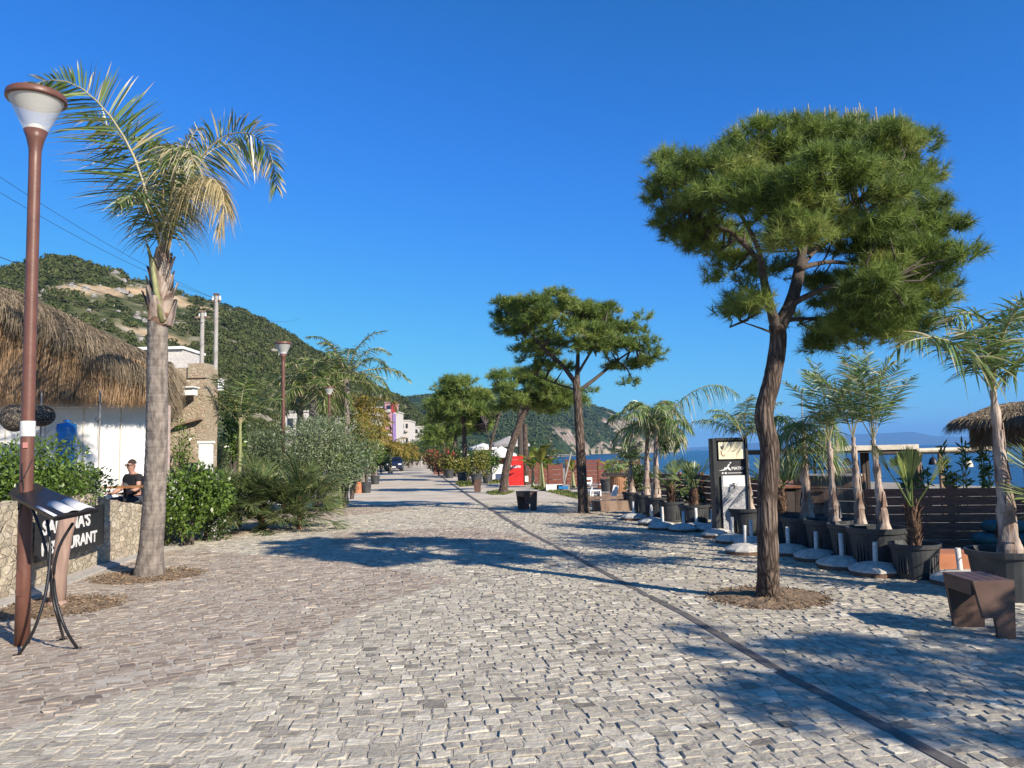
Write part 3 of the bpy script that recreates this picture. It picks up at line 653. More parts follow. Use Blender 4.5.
th0, th1 = Lp[0][0], Lp[-1][0]; thm = math.atan2(ray(300, 400).x, ray(300, 400).y)
LR = [(th0, 330), (thm, 480), (th1, 560)]; LR0 = [(th0, 60), (math.atan2(-300, 769), 75), (thm, 120), (th1, 300)]
hill, hx, hy, hz, HT, HTH = terrain('hill', Lp, LR, LR0, -0.1, M['hill'], 300, 130, 0.05, 1 / 35, 1.15, 3)
def px_of(x, y, z):
    p = np.stack([x, y, z - EYE], -1); f = p @ np.array(_f); return 512 + F * (p @ np.array(_r)) / f, 384 - F * (p @ np.array(_u)) / f
# bare earth terraces lie on fixed places of the slope (computed once, stored on the mesh)
hpx, hpy = px_of(hx, hy, hz)
def blob(cx, cy, rx, ry, ang):
    ca, sa = math.cos(ang), math.sin(ang); dx = hpx - cx; dy = hpy - cy; u = (dx * ca + dy * sa) / rx; v = (-dx * sa + dy * ca) / ry
    return np.exp(-(u ** 2 + v ** 2) ** 2)
wobn = 10 * (fbm(hx / 12, hy / 12, 4, 9) - .5)
hpy = hpy + wobn
soil = np.clip(blob(92, 289, 38, 5.5, .05) + blob(150, 294, 34, 4.5, 0.12) + blob(195, 306, 28, 3.0, .25) + .8 * blob(158, 336, 38, 3.5, .28), 0, 1) * (HT < 0.995)
soil = np.clip(soil * 1.6, 0, 1)
a = hill.data.attributes.new('soil', 'FLOAT', 'POINT'); a.data.foreach_set('value', soil.ravel().astype(np.float32))
hpy = hpy - wobn
def blobtrees(name, X, Y, Z, S, m, per=46, leaf=0.3, hfac=1.1, label=None):
    n = len(X); k = per
    c = np.stack([X, Y, Z + S * 0.55 * hfac], 1)
    d = unit(rng.normal(size=(n, k, 3))); d[:, :, 2] = np.abs(d[:, :, 2]) * 1.0 - 0.25
    rr = rng.uniform(0.65, 1.05, (n, k, 1)); p = c[:, None] + d * rr * (S[:, None, None] * np.array([.62, .62, .62 * hfac]))
    nr = unit(d + rng.normal(size=d.shape) * .55); a_ = unit(np.cross(nr, rng.normal(size=d.shape))); b__ = np.cross(nr, a_)
    l = (S * leaf * 0.62)[:, None, None] * rng.uniform(.5, 1.2, (n, k, 1))
    V = np.stack([p - a_ * l, p - b__ * l * .6, p + a_ * l, p + b__ * l * .6], 2).reshape(-1, 3)
    bt = rng.uniform(0, 1, n)[:, None] * .7 + rng.uniform(0, .4, (n, k))
    b = B(); b.add(V, np.arange(len(V)).reshape(-1, 4), c=np.repeat(np.clip(bt, 0, 1).ravel(), 4))
    o = b.build(name, m); tag(o, kind='stuff'); return o
M['forest'] = leafmat('forest_leaf', (0.022, 0.036, 0.013), (0.115, 0.13, 0.045), 0.1, 0.8, 0.1)
M['forestfar'] = leafmat('forest_leaf_far', (0.03, 0.05, 0.02), (0.08, 0.105, 0.04), 0.0, 0.9, 0.1)
flat = np.arange(hx.size); X, Y, Z = hx.ravel(), hy.ravel(), hz.ravel(); PX, PY = hpx.ravel(), hpy.ravel()
def scatter(hxx, hyy, hzz, n, weight):
    nr, nth = hxx.shape; i = rng.integers(0, nr - 1, n * 4); j = rng.integers(0, nth - 1, n * 4)
    u = rng.random(n * 4); v = rng.random(n * 4)
    def bl(A): return (A[i, j] * (1 - u) + A[i + 1, j] * u) * (1 - v) + (A[i, j + 1] * (1 - u) + A[i + 1, j + 1] * u) * v
    x, y, z, ww = bl(hxx), bl(hyy), bl(hzz), bl(weight)
    k = rng.random(n * 4) < ww; x, y, z = x[k][:n], y[k][:n], z[k][:n]; return x, y, z
dens = np.clip(1.5 - soil * 2.4, 0, 1)
upper_left = np.clip(1 - np.abs(hpx - 160) / 170, 0, 1) * np.clip((365 - hpy) / 40, 0, 1)
rocky = np.clip((fbm(hx / 22, hy / 22, 4, 5) - .47) * 9, 0, 1)
dens = dens * (1 - upper_left * (0.35 + 0.6 * rocky)) * (HT < 1.02)
x, y, z = scatter(hx, hy, hz, 11000, dens)
S = rng.uniform(2.0, 4.4, len(x)) * np.clip(np.hypot(x, y) / 330, .6, 1.25)
blobtrees('forest', x, y, z - S * .5, S, 'forest', 75, 0.25)
# limestone outcrops
rw = upper_left * rocky * (HT < 1) + 0.8 * np.exp(-(((hpx - 120) / 22) ** 2 + ((hpy - 277) / 9) ** 2)) * (HT < 1.0)
x, y, z = scatter(hx, hy, hz, 420, np.clip(rw, 0, 1))
b = B()
for X_, Y_, Z_ in zip(x, y, z):
    s_ = random.uniform(.5, 1.7); n = 7
    d = unit(rng.normal(size=(14, 3))); 
    ph = [(0.0, 1.0), (0.62, .55), (1.0, 0.1)]
    base_ = []; 
    for rr, zz in [(1.0, -.3), (1.05, .25), (.75, .7), (.25, .95)]:
        aa = np.arange(n) * 2 * PI / n + random.random(); r_ = rr * s_ * rng.uniform(.7, 1.15, n); base_.append(np.stack([X_ + r_ * np.cos(aa), Y_ + r_ * np.sin(aa), Z_ + zz * s_ * rng.uniform(.7, 1.15, n)], 1))
    V = np.concatenate(base_); i = np.arange(3)[:, None] * n; j = np.arange(n)[None]; j2 = (j + 1) % n
    b.add(V, np.stack([i + j, i + j2, i + n + j2, i + n + j], -1).reshape(-1, 4), [(3 * n, 3 * n + k, 3 * n + k + 1) for k in range(1, n - 1)])
o = b.build('rock_outcrops', mat('limestone', (0.34, 0.32, 0.29), 0.95, (0.17, 0.16, 0.145), 0.8, 0.6, 2)); tag(o, kind='stuff')

# far ridge behind the pines, then the headland
Rp = prof_from_px([(330, 420), (380, 408), (401, 400), (430, 396), (470, 392), (500, 392), (540, 396), (584, 403), (604, 410), (624, 416), (645, 425), (661, 433), (673, 439), (678, 447), (680, 450)], 0)
RR_ = [(Rp[0][0], 1100), (Rp[-1][0], 1700)]; RR0 = [(Rp[0][0], 560), (math.atan2(20, 769), 760), (math.atan2(100, 769), 1350), (Rp[-1][0], 1640)]
m, t, N, L, P = nodes('headland'); P.inputs['Roughness'].default_value = 1.0; P.inputs['Specular IOR Level'].default_value = 0.05
tc = N.new('ShaderNodeTexCoord'); ge = N.new('ShaderNodeNewGeometry'); sx = N.new('ShaderNodeSeparateXYZ'); L.new(ge.outputs['True Normal'], sx.inputs[0])
n1 = N.new('ShaderNodeTexNoise'); n1.inputs['Scale'].default_value = 0.018; n1.inputs['Detail'].default_value = 10; n1.inputs['Roughness'].default_value = .6; L.new(tc.outputs['Object'], n1.inputs['Vector'])
sz = N.new('ShaderNodeSeparateXYZ'); L.new(tc.outputs['Object'], sz.inputs[0])
mz = N.new('ShaderNodeMapRange'); mz.inputs[1].default_value = 0; mz.inputs[2].default_value = 85; mz.inputs[3].default_value = 0.19; mz.inputs[4].default_value = -0.05; L.new(sz.outputs[2], mz.inputs[0])
mxx = N.new('ShaderNodeMapRange'); mxx.inputs[1].default_value = 60; mxx.inputs[2].default_value = 190; mxx.inputs[3].default_value = -0.2; mxx.inputs[4].default_value = 0.0; L.new(sz.outputs[0], mxx.inputs[0])
ad = N.new('ShaderNodeMath'); L.new(n1.outputs[0], ad.inputs[0]); L.new(mz.outputs[0], ad.inputs[1])
ad2 = N.new('ShaderNodeMath'); L.new(ad.outputs[0], ad2.inputs[0]); L.new(mxx.outputs[0], ad2.inputs[1])
r1 = ramp(N, [(0.50, (0.028, 0.048, 0.022)), (0.57, (0.05, 0.07, 0.03)), (0.60, (0.30, 0.24, 0.17)), (0.74, (0.42, 0.34, 0.26))]); L.new(ad2.outputs[0], r1.inputs[0]); L.new(r1.outputs[0], P.inputs['Base Color'])
bm_ = N.new('ShaderNodeBump'); bm_.inputs['Strength'].default_value = 1; bm_.inputs['Distance'].default_value = 12; L.new(n1.outputs[0], bm_.inputs['Height']); L.new(bm_.outputs[0], P.inputs['Normal'])
ho, fx, fy, fz, FT, FTH = terrain('headland', Rp, RR_, RR0, -1.6, m, 260, 100, 0.10, 1 / 110, 0.75, 11)
fpx, fpy = px_of(fx, fy, fz); fw = 14 * (fbm(fx / 45, fy / 45, 4, 77) - .5); fw2 = 22 * (fbm(fx / 30, fy / 30, 4, 78) - .5)
def fblob(cx, cy, rx, ry, ang=0.0):
    ca, sa = math.cos(ang), math.sin(ang); dx = fpx + fw2 - cx; dy = fpy + fw - cy; return np.exp(-(((dx * ca + dy * sa) / rx) ** 2 + ((-dx * sa + dy * ca) / ry) ** 2) ** 2)
fsoil = np.clip(1.7 * (fblob(564, 436, 17, 5, .45) + fblob(592, 446, 18, 3, .1) + .8 * fblob(630, 424, 13, 5, .3) + fblob(652, 446, 32, 4, .05) + .6 * fblob(608, 424, 8, 5, .9)), 0, 1) * np.clip((fbm(fx / 26, fy / 26, 4, 55) - .36) * 7, 0, 1)
a = ho.data.attributes.new('soil', 'FLOAT', 'POINT'); a.data.foreach_set('value', fsoil.ravel().astype(np.float32))
hn_ = ho.data.materials[0].node_tree; at2 = hn_.nodes.new('ShaderNodeAttribute'); at2.attribute_name = 'soil'
n5 = hn_.nodes.new('ShaderNodeTexNoise'); n5.inputs['Scale'].default_value = 0.09; n5.inputs['Detail'].default_value = 8
r5 = hn_.nodes.new('ShaderNodeValToRGB'); r5.color_ramp.elements[0].position = .35; r5.color_ramp.elements[0].color = (.13, .095, .07, 1); r5.color_ramp.elements[1].position = .65; r5.color_ramp.elements[1].color = (.38, .31, .25, 1)
m5 = hn_.nodes.new('ShaderNodeMix'); m5.data_type = 'RGBA'; pb = hn_.nodes['Principled BSDF']; old = pb.inputs['Base Color'].links[0].from_socket
tc5 = hn_.nodes.new('ShaderNodeTexCoord'); hn_.links.new(tc5.outputs['Object'], n5.inputs['Vector']); hn_.links.new(n5.outputs[0], r5.inputs[0]); hn_.links.new(at2.outputs['Fac'], m5.inputs[0]); hn_.links.new(old, m5.inputs[6]); hn_.links.new(r5.outputs[0], m5.inputs[7]); hn_.links.new(m5.outputs[2], pb.inputs['Base Color'])
dens = (1 - fsoil) * np.clip((0.54 - fbm(fx / 60, fy / 60, 4, 31)) * 6 + 0.3, 0, 1) * np.clip(FT * 8 - .2, 0.15, 1) * (FT < 1.01)
x, y, z = scatter(fx, fy, fz, 6500, dens)
blobtrees('headland_wood', x, y, z, rng.uniform(5, 10, len(x)), 'forestfar', 30, 0.36, 0.5)
# mountains across the water
Fp = prof_from_px([(660, 449), (700, 447), (740, 444), (775, 441), (800, 437), (830, 434.5), (860, 434), (885, 433), (912, 431.5), (935, 436), (960, 437), (985, 436), (1010, 434), (1060, 432), (1150, 436), (1300, 440)], 0)
terrain('far_mountains', Fp, [(Fp[0][0], 19000), (Fp[-1][0], 19000)], [(Fp[0][0], 16500), (Fp[-1][0], 16500)], -2, M['forestfar'], 120, 30, 0.05, 1 / 1500, 1.0, 21)

# haze
hb = B(); hb.box((0, 0, 200), (47000, 47000, 620)); 
hm = bpy.data.materials.new('haze_air'); hm.use_nodes = True; hn = hm.node_tree; hn.nodes.clear()
ou = hn.nodes.new('ShaderNodeOutputMaterial'); vp = hn.nodes.new('ShaderNodeVolumePrincipled'); vp.inputs['Density'].default_value = 8e-5; vp.inputs['Color'].default_value = (0.22, 0.50, 1, 1); vp.inputs['Anisotropy'].default_value = 0
hn.links.new(vp.outputs[0], ou.inputs['Volume'])
o = hb.build('haze', hm); tag(o, kind='stuff')
# ------------------------------------------------------------------ street lamps
LH = at(35, 88, 6.95).z - 4.68
print('LH', LH)
def street_lamp(p, label, sc=1.0):
    root = empty('street_lamp', p, label, 'street lamp', 'brown street lamps along the promenade')
    b = B(); b.lathe([(0.0, 0), (0.064, 0), (0.060, 0.6), (0.054, 2.5), (0.052, 3.95 + LH), (0.054, 4.02 + LH), (0.052, 4.03 + LH), (0.055, 4.12 + LH), (0.075, 4.22 + LH), (0.102, 4.3 + LH), (0.0, 4.3 + LH)], 28)
    b.build('pole', 'pole', root, True)
    b = B(); b.lathe([(0.0, LH+4.3), (0.085, LH+4.3), (0.08, LH+4.335), (0.05, LH+4.36), (0, LH+4.372)], 24); b.build('bulb_dome', 'opal', root, True)
    b = B(); b.lathe([(0.10, LH+4.3), (0.236, LH+4.60)], 36); b.lathe([(0.096, LH+4.3), (0.232, LH+4.60)], 36); b.build('glass_shade', 'glass', root, True)
    b = B(); b.lathe([(0.23, LH+4.598), (0.05, LH+4.604), (0, LH+4.606)], 36); b.build('reflector', 'lampin', root, True)
    b = B(); b.lathe([(0.23, LH+4.592), (0.255, LH+4.594), (0.259, LH+4.61), (0.255, LH+4.65), (0.245, LH+4.662), (0.0, LH+4.68)], 40); b.build('lamp_cap', 'pole', root, True)
    b = B(); b.box((0.0, -0.064, 0.55), (.05, .006, .22)); b.box((0, -.068, .55), (.008, .004, .012)); b.build('access_door', 'pole', root)
    return root
LP = [gp(22, 645), gp(284, 496), None, None]
l1 = street_lamp(LP[0], 'tall near brown street lamp with conical glass head and white paper round its pole')
l1.rotation_euler = (0, R(-.45), 0)
b = B(); b.lathe([(0.0625, 1.86), (0.0625, 2.0)], 20); o = b.build('paper_wrap', 'sticker', l1)
b = B(); b.box((0.02, -0.062, 1.78), (0.045, 0.004, 0.05)); b.build('sticker', 'pink', l1)
b = B()
pts = [Vector((0.02 * math.sin(t * 4), -0.066 - 0.015 * abs(math.sin(t * 7)), 1.62 - 0.5 * t)) for t in np.linspace(0, 1, 14)]
b.tube([(0.07, -0.03, 1.65), (0.03, -0.075, 1.5), (-0.05, -0.07, 1.42), (-0.07, 0.0, 1.3), (-0.02, -0.075, 1.2), (0.06, -0.05, 1.34)], 0.005, 5); b.tube(pts, 0.004, 5); b.build('cable', 'wire', l1)
for (px, py, Y, lab) in [(284, 0, 23.0, 'brown street lamp standing behind the olive bush and left of the hill edge'), (330, 0, 38, 'brown street lamp half hidden under the left palm crowns'), (368.5, 0, 88, 'small far street lamp rising beside the yellowed palms')]:
    q = at(px, 440, Y); o = copy_tree(l1); o.location = (q.x, q.y, 0); o['label'] = lab
    for ch in list(o.children):
        if ch.name.split('.')[0] in ('paper_wrap', 'sticker', 'cable'): bpy.data.objects.remove(ch)

# ------------------------------------------------------------------ left palm
def palm_trunk(root, p0, p1, r0, r1, flare=1.5, name='trunk', m='palmbark', n=26, rings=True):
    p0, p1 = Vector(p0), Vector(p1); k = 300; pts = []; rad = []; nxt = 0.1; scars = []
    while nxt < (p1 - p0).length: scars.append(nxt); nxt += random.uniform(.07, .15)
    scars = np.array(scars)
    H = (p1 - p0).length
    for i in range(k):
        t = i / (k - 1); h = t * H
        pts.append(p0.lerp(p1, t) + Vector((0.03 * math.sin(t * 4), 0.02 * math.sin(t * 3 + 1), 0)))
        r_ = r0 + (r1 - r0) * t + r0 * (flare - 1) * math.exp(-h / 0.22)
        if rings:
            dsc = np.min(np.abs(scars - h)); r_ *= 1 - 0.035 * math.exp(-(dsc / .011) ** 2) + 0.012 * math.sin(h * 9) + random.uniform(-.004, .004)
        rad.append(r_)
    b = B(); b.tube(pts, rad, n, wob=0.012); return b.build(name, m, root, True)
Y0 = 10.75
PB = gp(148, 577); base = PB
root = empty('palm_tree', (0, 0, 0), 'tall palm with ringed grey trunk and drooping partly dry fronds beside the low stone wall', 'palm tree')
top = at(160, 322, Y0)
palm_trunk(root, base - Vector((0, 0, .05)), top, 0.160, 0.135, 1.45)
# boots (old leaf bases) and crownshaft
b = B()
for i in range(26):
    t = i / 26; a = i * 2.4; h = t * 0.82; q = top + Vector((0, 0, -0.05 + h)); r_ = 0.145 - 0.075 * t
    d = Vector((math.cos(a), math.sin(a), 0)); p0 = q + d * (r_ - .02); p1 = q + d * (r_ + .035) + Vector((0, 0, .17)); p2 = q + d * (r_ + .07 + random.uniform(0, .05)) + Vector((0, 0, .30 + random.uniform(0, .08)))
    sd = Vector((-d.y, d.x, 0)); V = []
    for p_, ww in ((p0, .13), (p1, .09), (p2, .035)): V += [p_ - sd * ww, p_ + d * .02, p_ + sd * ww]
    b.add([tuple(v) for v in V], [(0, 1, 4, 3), (1, 2, 5, 4), (3, 4, 7, 6), (4, 5, 8, 7)], c=random.random())
b.tube([top + Vector((0, 0, -.05)), top + Vector((0, 0, .4)), at(164, 262, Y0), at(166, 240, Y0)], [0.14, 0.105, 0.075, 0.045], 14, wob=.08)
b.build('leaf_sheath', 'boot', root)
# lowest red brown band
b = B(); b.lathe([(0.142, -0.06), (0.155, 0.02), (0.148, 0.09), (0.13, 0.13)], 20, tuple(top)); b.build('sheath_band', 'rust', root, True)
hub = at(165, 262, Y0)
def fr(pts, **k):
    ctrl = [at(x, y, Y0 + d) for x, y, d in pts]; return frond(root, ctrl, **k)
fr([(165, 262, 0), (158, 239, 0), (145, 188, 0), (129, 146, -.1), (106, 111, -.2), (78, 86, -.3), (52, 80, -.3), (36, 84, -.3)], L=1.02, n=210, wid=0.030, r0=0.024, droop=0.16, t0=0.24, vup=-.1, tw=1.35, plume=.3, drytip=.25, thi=.6)
fr([(166, 258, 0), (160, 225, .2), (147, 182, .4), (128, 145, .6), (106, 124, .8), (84, 118, .9)], L=0.85, n=170, wid=0.028, droop=0.25, t0=0.28, vup=-.1, tw=1.3, plume=.5, drytip=.3, thi=.6)
fr([(167, 255, 0), (173, 222, 0), (188, 180, 0), (207, 150, -.1), (230, 134, -.2), (254, 135, -.3), (271, 155, -.3), (277, 188, -.3)], L=0.66, n=210, wid=0.024, droop=0.4, t0=0.3, drytip=.7, tw=1.25, plume=.5, vup=-.1)
fr([(167, 252, 0), (176, 215, .3), (192, 175, .6), (212, 150, .8), (236, 144, 1.0), (254, 158, 1.1)], L=0.6, n=160, wid=0.024, droop=0.35, t0=0.3, drytip=.5, tw=1.2, plume=.6, vup=-.1)
fr([(167, 255, 0), (178, 212, -.3), (196, 182, -.6), (214, 180, -.8), (224, 200, -.9), (219, 232, -.9)], m='dryfrond', L=0.42, n=240, wid=0.015, droop=1.5, t0=0.3, thi=1.0)
fr([(167, 255, 0), (180, 210, -.1), (200, 185, -.3), (218, 186, -.4), (229, 208, -.5)], m='dryfrond', L=0.42, n=200, wid=0.014, droop=1.6, t0=0.35, thi=1.0)
fr([(166, 255, 0), (170, 208, -.3), (176, 165, -.8), (188, 148, -1.2), (194, 168, -1.5)], L=0.55, n=150, wid=0.022, droop=1.0, drytip=.8, plume=.7)
fr([(165, 255, 0), (163, 205, -.2), (166, 165, -.5), (172, 145, -.9), (170, 160, -1.2)], L=0.6, n=150, wid=0.024, droop=.9, drytip=.6, plume=.7)
fr([(166, 255, 0), (164, 205, .3), (160, 165, .8), (150, 142, 1.3), (134, 138, 1.7)], L=0.6, n=150, wid=0.026, droop=0.5, plume=.6, thi=.5)
fr([(166, 252, 0), (172, 212, .4), (184, 186, .9), (202, 176, 1.3), (220, 188, 1.5)], L=0.55, n=140, wid=0.024, droop=0.9, drytip=.5)
fr([(164, 255, 0), (157, 228, -.4), (147, 205, -.8), (134, 196, -1.2), (118, 204, -1.5)], L=0.55, n=140, wid=0.026, droop=0.7, thi=.5)
fr([(166, 255, 0), (171, 205, -.1), (180, 165, -.1), (190, 140, 0), (198, 128, 0)], L=0.5, n=140, wid=0.022, droop=0.35, drytip=.6, tw=1.1, plume=.7)
b = B(); b.tube([at(162, 322, Y0 - .1), at(156, 290, Y0 - .2), at(152, 262, Y0 - .25), at(147, 244, Y0 - .25)], [0.045, 0.04, 0.035, 0.015], 8); b.build('cut_frond_stalk', 'rachis', root, True)

# ------------------------------------------------------------------ menu stand
root = empty('menu_stand', gp(46, 648), 'black iron menu stand with bowed legs and open book tray by the lamp post', 'menu stand')
O = Vector(root.location)
def L_(p): return Vector(p) - O
fl, fr_, bk = gp(18, 656), gp(78, 649), gp(64, 640)
tb = at(47, 532, 6.72)
b = B()
def bow(foot, topp, inx):
    k = []; 
    for t in np.linspace(0, 1, 14):
        q = foot.lerp(topp, t); kk = math.sin(t * PI * .9) * 0.11; c0 = Vector((inx.x, inx.y, q.z)); d = (c0 - q); d.z = 0
        q = q + d.normalized() * kk if d.length > 1e-3 else q; k.append(q - O)
    return k
mid = at(47, 560, 6.75)
tl = at(22, 512, 6.65); tr = at(73, 525, 6.7); tk = at(60, 500, 7.0)
legs = [(fl, at(58, 522, 6.6)), (fr_, at(40, 520, 6.6)), (bk, at(28, 510, 6.9))]
for i, (f_, t_) in enumerate([(fl, at(50, 527, 6.62)), (fr_, at(73, 525, 6.72)), (bk, at(36, 512, 7.0))]):
    b = B()
    if i == 0: pp = [fl, at(33, 632, 6.55), at(44, 600, 6.6), at(49, 570, 6.65), at(50, 545, 6.68), at(47, 520, 6.7)]
    elif i == 1: pp = [fr_, at(66, 630, 6.72), at(56, 600, 6.72), at(54, 570, 6.72), at(60, 545, 6.72), at(73, 523, 6.72)]
    else: pp = [bk, at(59, 622, 6.85), at(53, 598, 6.83), at(49, 565, 6.8), at(42, 535, 6.78), at(32, 508, 6.8)]
    pp = bez(pp, 20) - np.array(O)
    b.tube(pp, 0.013, 8); f = pp[0]; b.tube([(f[0] - .03, f[1] - .02, .006), (f[0] + .03, f[1] + .0, .006)], 0.012, 6); b.build('leg', 'black', root, True)
# tray: tilted slab facing right/front, built from four corners
cbl = at(9, 494, 6.95); cfl = at(54, 518, 6.45); cfr = at(98, 509, 6.62); cbr = at(44, 487, 7.12)
nrm = ((cfr - cfl).cross(cbl - cfl)).normalized()
if nrm.z < 0: nrm = -nrm
b = B(); b.extr([cbl - O, cfl - O, cfr - O, cbr - O], tuple(-nrm * 0.03))
# arched book headers at the front right edge and at the back
def arch_edge(a, c, h, n=14):
    pts = []
    for i in range(n + 1):
        t = i / n; hh = h * (abs(math.sin(t * 2 * PI)) ** .8); pts.append(a.lerp(c, t) + nrm * hh)
    return pts
e = arch_edge(cfl, cfr, 0.022); b.extr([p - O for p in ([cfl - nrm * .03] + e + [cfr - nrm * .03])], tuple((cbl - cfl).normalized() * 0.012))
e = arch_edge(cbl, cbr, 0.05); b.extr([p - O for p in ([cbl - nrm * .03] + e + [cbr - nrm * .03])], tuple((cbl - cfl).normalized() * 0.012))
b.build('tray', 'black', root)
def tp(u, v, h=0.004): return cfl.lerp(cfr, u).lerp(cbl.lerp(cbr, u), v) + nrm * h - O
def page(u0, u1, v0, v1, hump, name='page'):
    n = 10; V = []; Q = []
    for i in range(n + 1):
        t = i / n; h = 0.005 + hump * math.sin(t * PI) ** .7
        V += [tp(u0 + (u1 - u0) * t, v0, h), tp(u0 + (u1 - u0) * t, v1, h)]
    V2 = [v - nrm * 0.004 for v in V]; m_ = len(V)
    for i in range(n): k = 2 * i; Q += [(k, k + 2, k + 3, k + 1), (m_ + k, m_ + k + 1, m_ + k + 3, m_ + k + 2), (k, m_ + k, m_ + k + 2, k + 2), (k + 1, k + 3, m_ + k + 3, m_ + k + 1)]
    b = B(); b.add([tuple(v) for v in V + V2], Q); return b.build(name, 'page', root, True)
page(0.30, 0.62, 0.03, 0.42, 0.022); page(0.64, 0.97, 0.03, 0.42, 0.02)
page(0.03, 0.12, 0.04, 0.44, 0.0); b = B()

# ------------------------------------------------------------------ stone wall, kerb, sign, stump
root = empty('stone_wall', (0, 0, 0), 'low rubble stone wall along the left edge of the pavement', 'wall')
WT = [(-6.35, 3.5), (-6.2, 6), (-6.12, 9.2), (-6.5, 12.0), (-6.62, 14.6)]
b = B()
NW = 90
P2 = bez([(x, y, 0) for x, y in WT], NW)
V = []; Q = []; nz_ = 9
tops = [1.13 if p[1] < 12.1 else 1.10 - (p[1] - 12.1) * .16 for p in P2]
for i, p in enumerate(P2):
    h = tops[i] + random.uniform(-.015, .015)
    for k in range(nz_): V.append((p[0] + rng.uniform(-.016, .016) + (-.02 * k / nz_), p[1], -0.05 + (h + .05) * k / (nz_ - 1)))
    V.append((p[0] - 0.36, p[1], h + random.uniform(-.02, .02))); V.append((p[0] - 0.38, p[1], -.05))
K = nz_ + 2
for i in range(NW - 1):
    for k in range(K - 1): Q.append((i * K + k, (i + 1) * K + k, (i + 1) * K + k + 1, i * K + k + 1))
e0 = (NW - 1) * K; T = [(e0, e0 + k, e0 + k + 1) for k in range(1, K - 1)] + [(0, k + 1, k) for k in range(1, K - 1)]
b.add(V, Q, T); b.build('masonry', 'wallstone', root)
b = B()
k_ = [Vector((p[0] + 0.14, p[1], 0)) for p in P2]
ribbon('kerb', k_, -0.13, 0.16, 0.03, 'kerb', 0.06, 'structure')
# sign leaning on the wall
sgn = empty('restaurant_sign', (0, 0, 0), 'black board with white restaurant lettering fixed on the front of the stone wall', 'sign')
a0 = at(41, 519, 9.75); a1 = at(97.5, 508, 11.75)
ux = Vector((a1.x - a0.x, a1.y - a0.y, 0)); Wd = ux.length; ux.normalize(); nx = Vector((ux.y, -ux.x, 0))
a0 = Vector((-6.09, 9.82, 0)); a1 = Vector((-6.41, 12.02, 0)); ux = (a1 - a0); Wd = ux.length; ux.normalize(); nx = Vector((ux.y, -ux.x, 0)).normalized()
if nx.x < 0: nx = -nx
z0, z1 = 0.37, 0.97
c_ = (a0 + a1) / 2 + Vector((0, 0, (z0 + z1) / 2)) + nx * 0.04
b = B(); b.box(c_, (Wd, 0.03, z1 - z0), rz=math.atan2(ux.y, ux.x)); b.build('board', 'black', sgn)
rz = math.atan2(ux.y, ux.x)
def wtext(s, h, z, x0, sx): text(s, h, 'white', sgn, a0 + ux * x0 + nx * 0.058 + Vector((0, 0, z)), (PI / 2, 0, rz), 0.003, sx)
wtext("SABRINA'S", 0.25, 0.70, 0.14, 1.32); wtext('RESTAURANT', 0.225, 0.44, 0.12, 1.30)
# stump
root = empty('wooden_post', gp(57, 607), 'bare brown wooden post stub in a round soil bed in front of the sign', 'post')
b = B(); b.tube([Vector((0, 0, -.05)), Vector((0.01, .01, .4)), Vector((0.045, .02, .8)), Vector((0.10, .03, 1.12))], [0.085, .082, .088, .10], 14, wob=.05); b.build('shaft', 'postwood', root, True)
b = B(); b.lathe([(0.0, 0), (0.11, 0.0), (0.1, 0.05), (.085, .07)], 14); b.build('foot_collar', 'postwood', root)
# off-frame left table edge on the wall
root = empty('wall_table', (0, 0, 0), 'brown table edge resting on the wall top at the left border', 'table')
q = at(4, 503, 8.0); b = B(); b.box((-6.45, 8.0, 1.20), (0.62, 1.1, 0.05)); b.build('tabletop', 'postwood', root)
for sx_ in (-.2, .2): 
    b = B(); b.box((-6.45 + sx_, 8.0, 1.15), (0.06, .5, .06)); b.build('leg', 'dark', root)

# terrace behind the wall
b = B(); b.prism([(p[0] - 0.37, p[1]) for p in P2[::6]] + [(-7.0, 16.3), (-30, 16.3), (-30, 3.5)], -0.03, 0.40); o = b.build('terrace_floor', 'terr'); tag(o, kind='structure')

# ------------------------------------------------------------------ shrub helpers
def shrub(p, h, rx, m, n, L, W, label, cat='shrub', nl=9, group=None, tlo=0, thi=1, stems=5, name='leafy_shrub', up=0.3, ry=None, low=0.15, inner=.45, stemm='twig'):
    root = empty(name, p, label, cat, group); ry = ry or rx
    lobes = []
    for i in range(nl):
        a = random.uniform(0, 2 * PI); r_ = random.uniform(0.1, .62); z = random.uniform(low + .22, 0.80) * h
        lobes.append(((r_ * rx * math.cos(a), r_ * ry * math.sin(a), z), (rx * random.uniform(.35, .55), ry * random.uniform(.35, .55), h * random.uniform(.18, .27))))
    b = B(); leafcloud(b, lobes, n, L, W, up, inner, tlo, thi); b.build('foliage', m, root)
    b = B()
    for i in range(stems):
        c, r_ = lobes[i % nl]; b.tube([(random.uniform(-.06, .06), random.uniform(-.06, .06), -.02), (c[0] * .4, c[1] * .4, c[2] * .5), c], [0.022 * h, 0.014 * h, 0.006], 6)
    b.build('stems', stemm, root)
    return root
def at0(px, Y, z=0.0):
    q = at(px, 450, Y); return Vector((q.x, Y, z))
hed = 'bushes behind the stone wall'
shrub(at0(20, 10.6, .40), 1.65, 1.25, 'shrub', 5200, .085, .036, 'dense green bush behind the near lamp post and stone wall', group=hed, nl=12)
shrub(at0(-70, 9.8, .40), 1.55, 1.2, 'shrub', 3200, .085, .036, 'green bush leaving the picture at the left edge', group=hed, nl=12)
shrub(at0(60, 11.9, .40), 1.2, .8, 'shrub', 4300, .08, .034, 'green bush above the restaurant sign', group=hed, nl=12)
shrub(at0(92, 13.8, .40), 1.15, 0.42, 'olive', 1800, .07, .018, 'loose grey green bush left of the seated man', group=hed, nl=9)
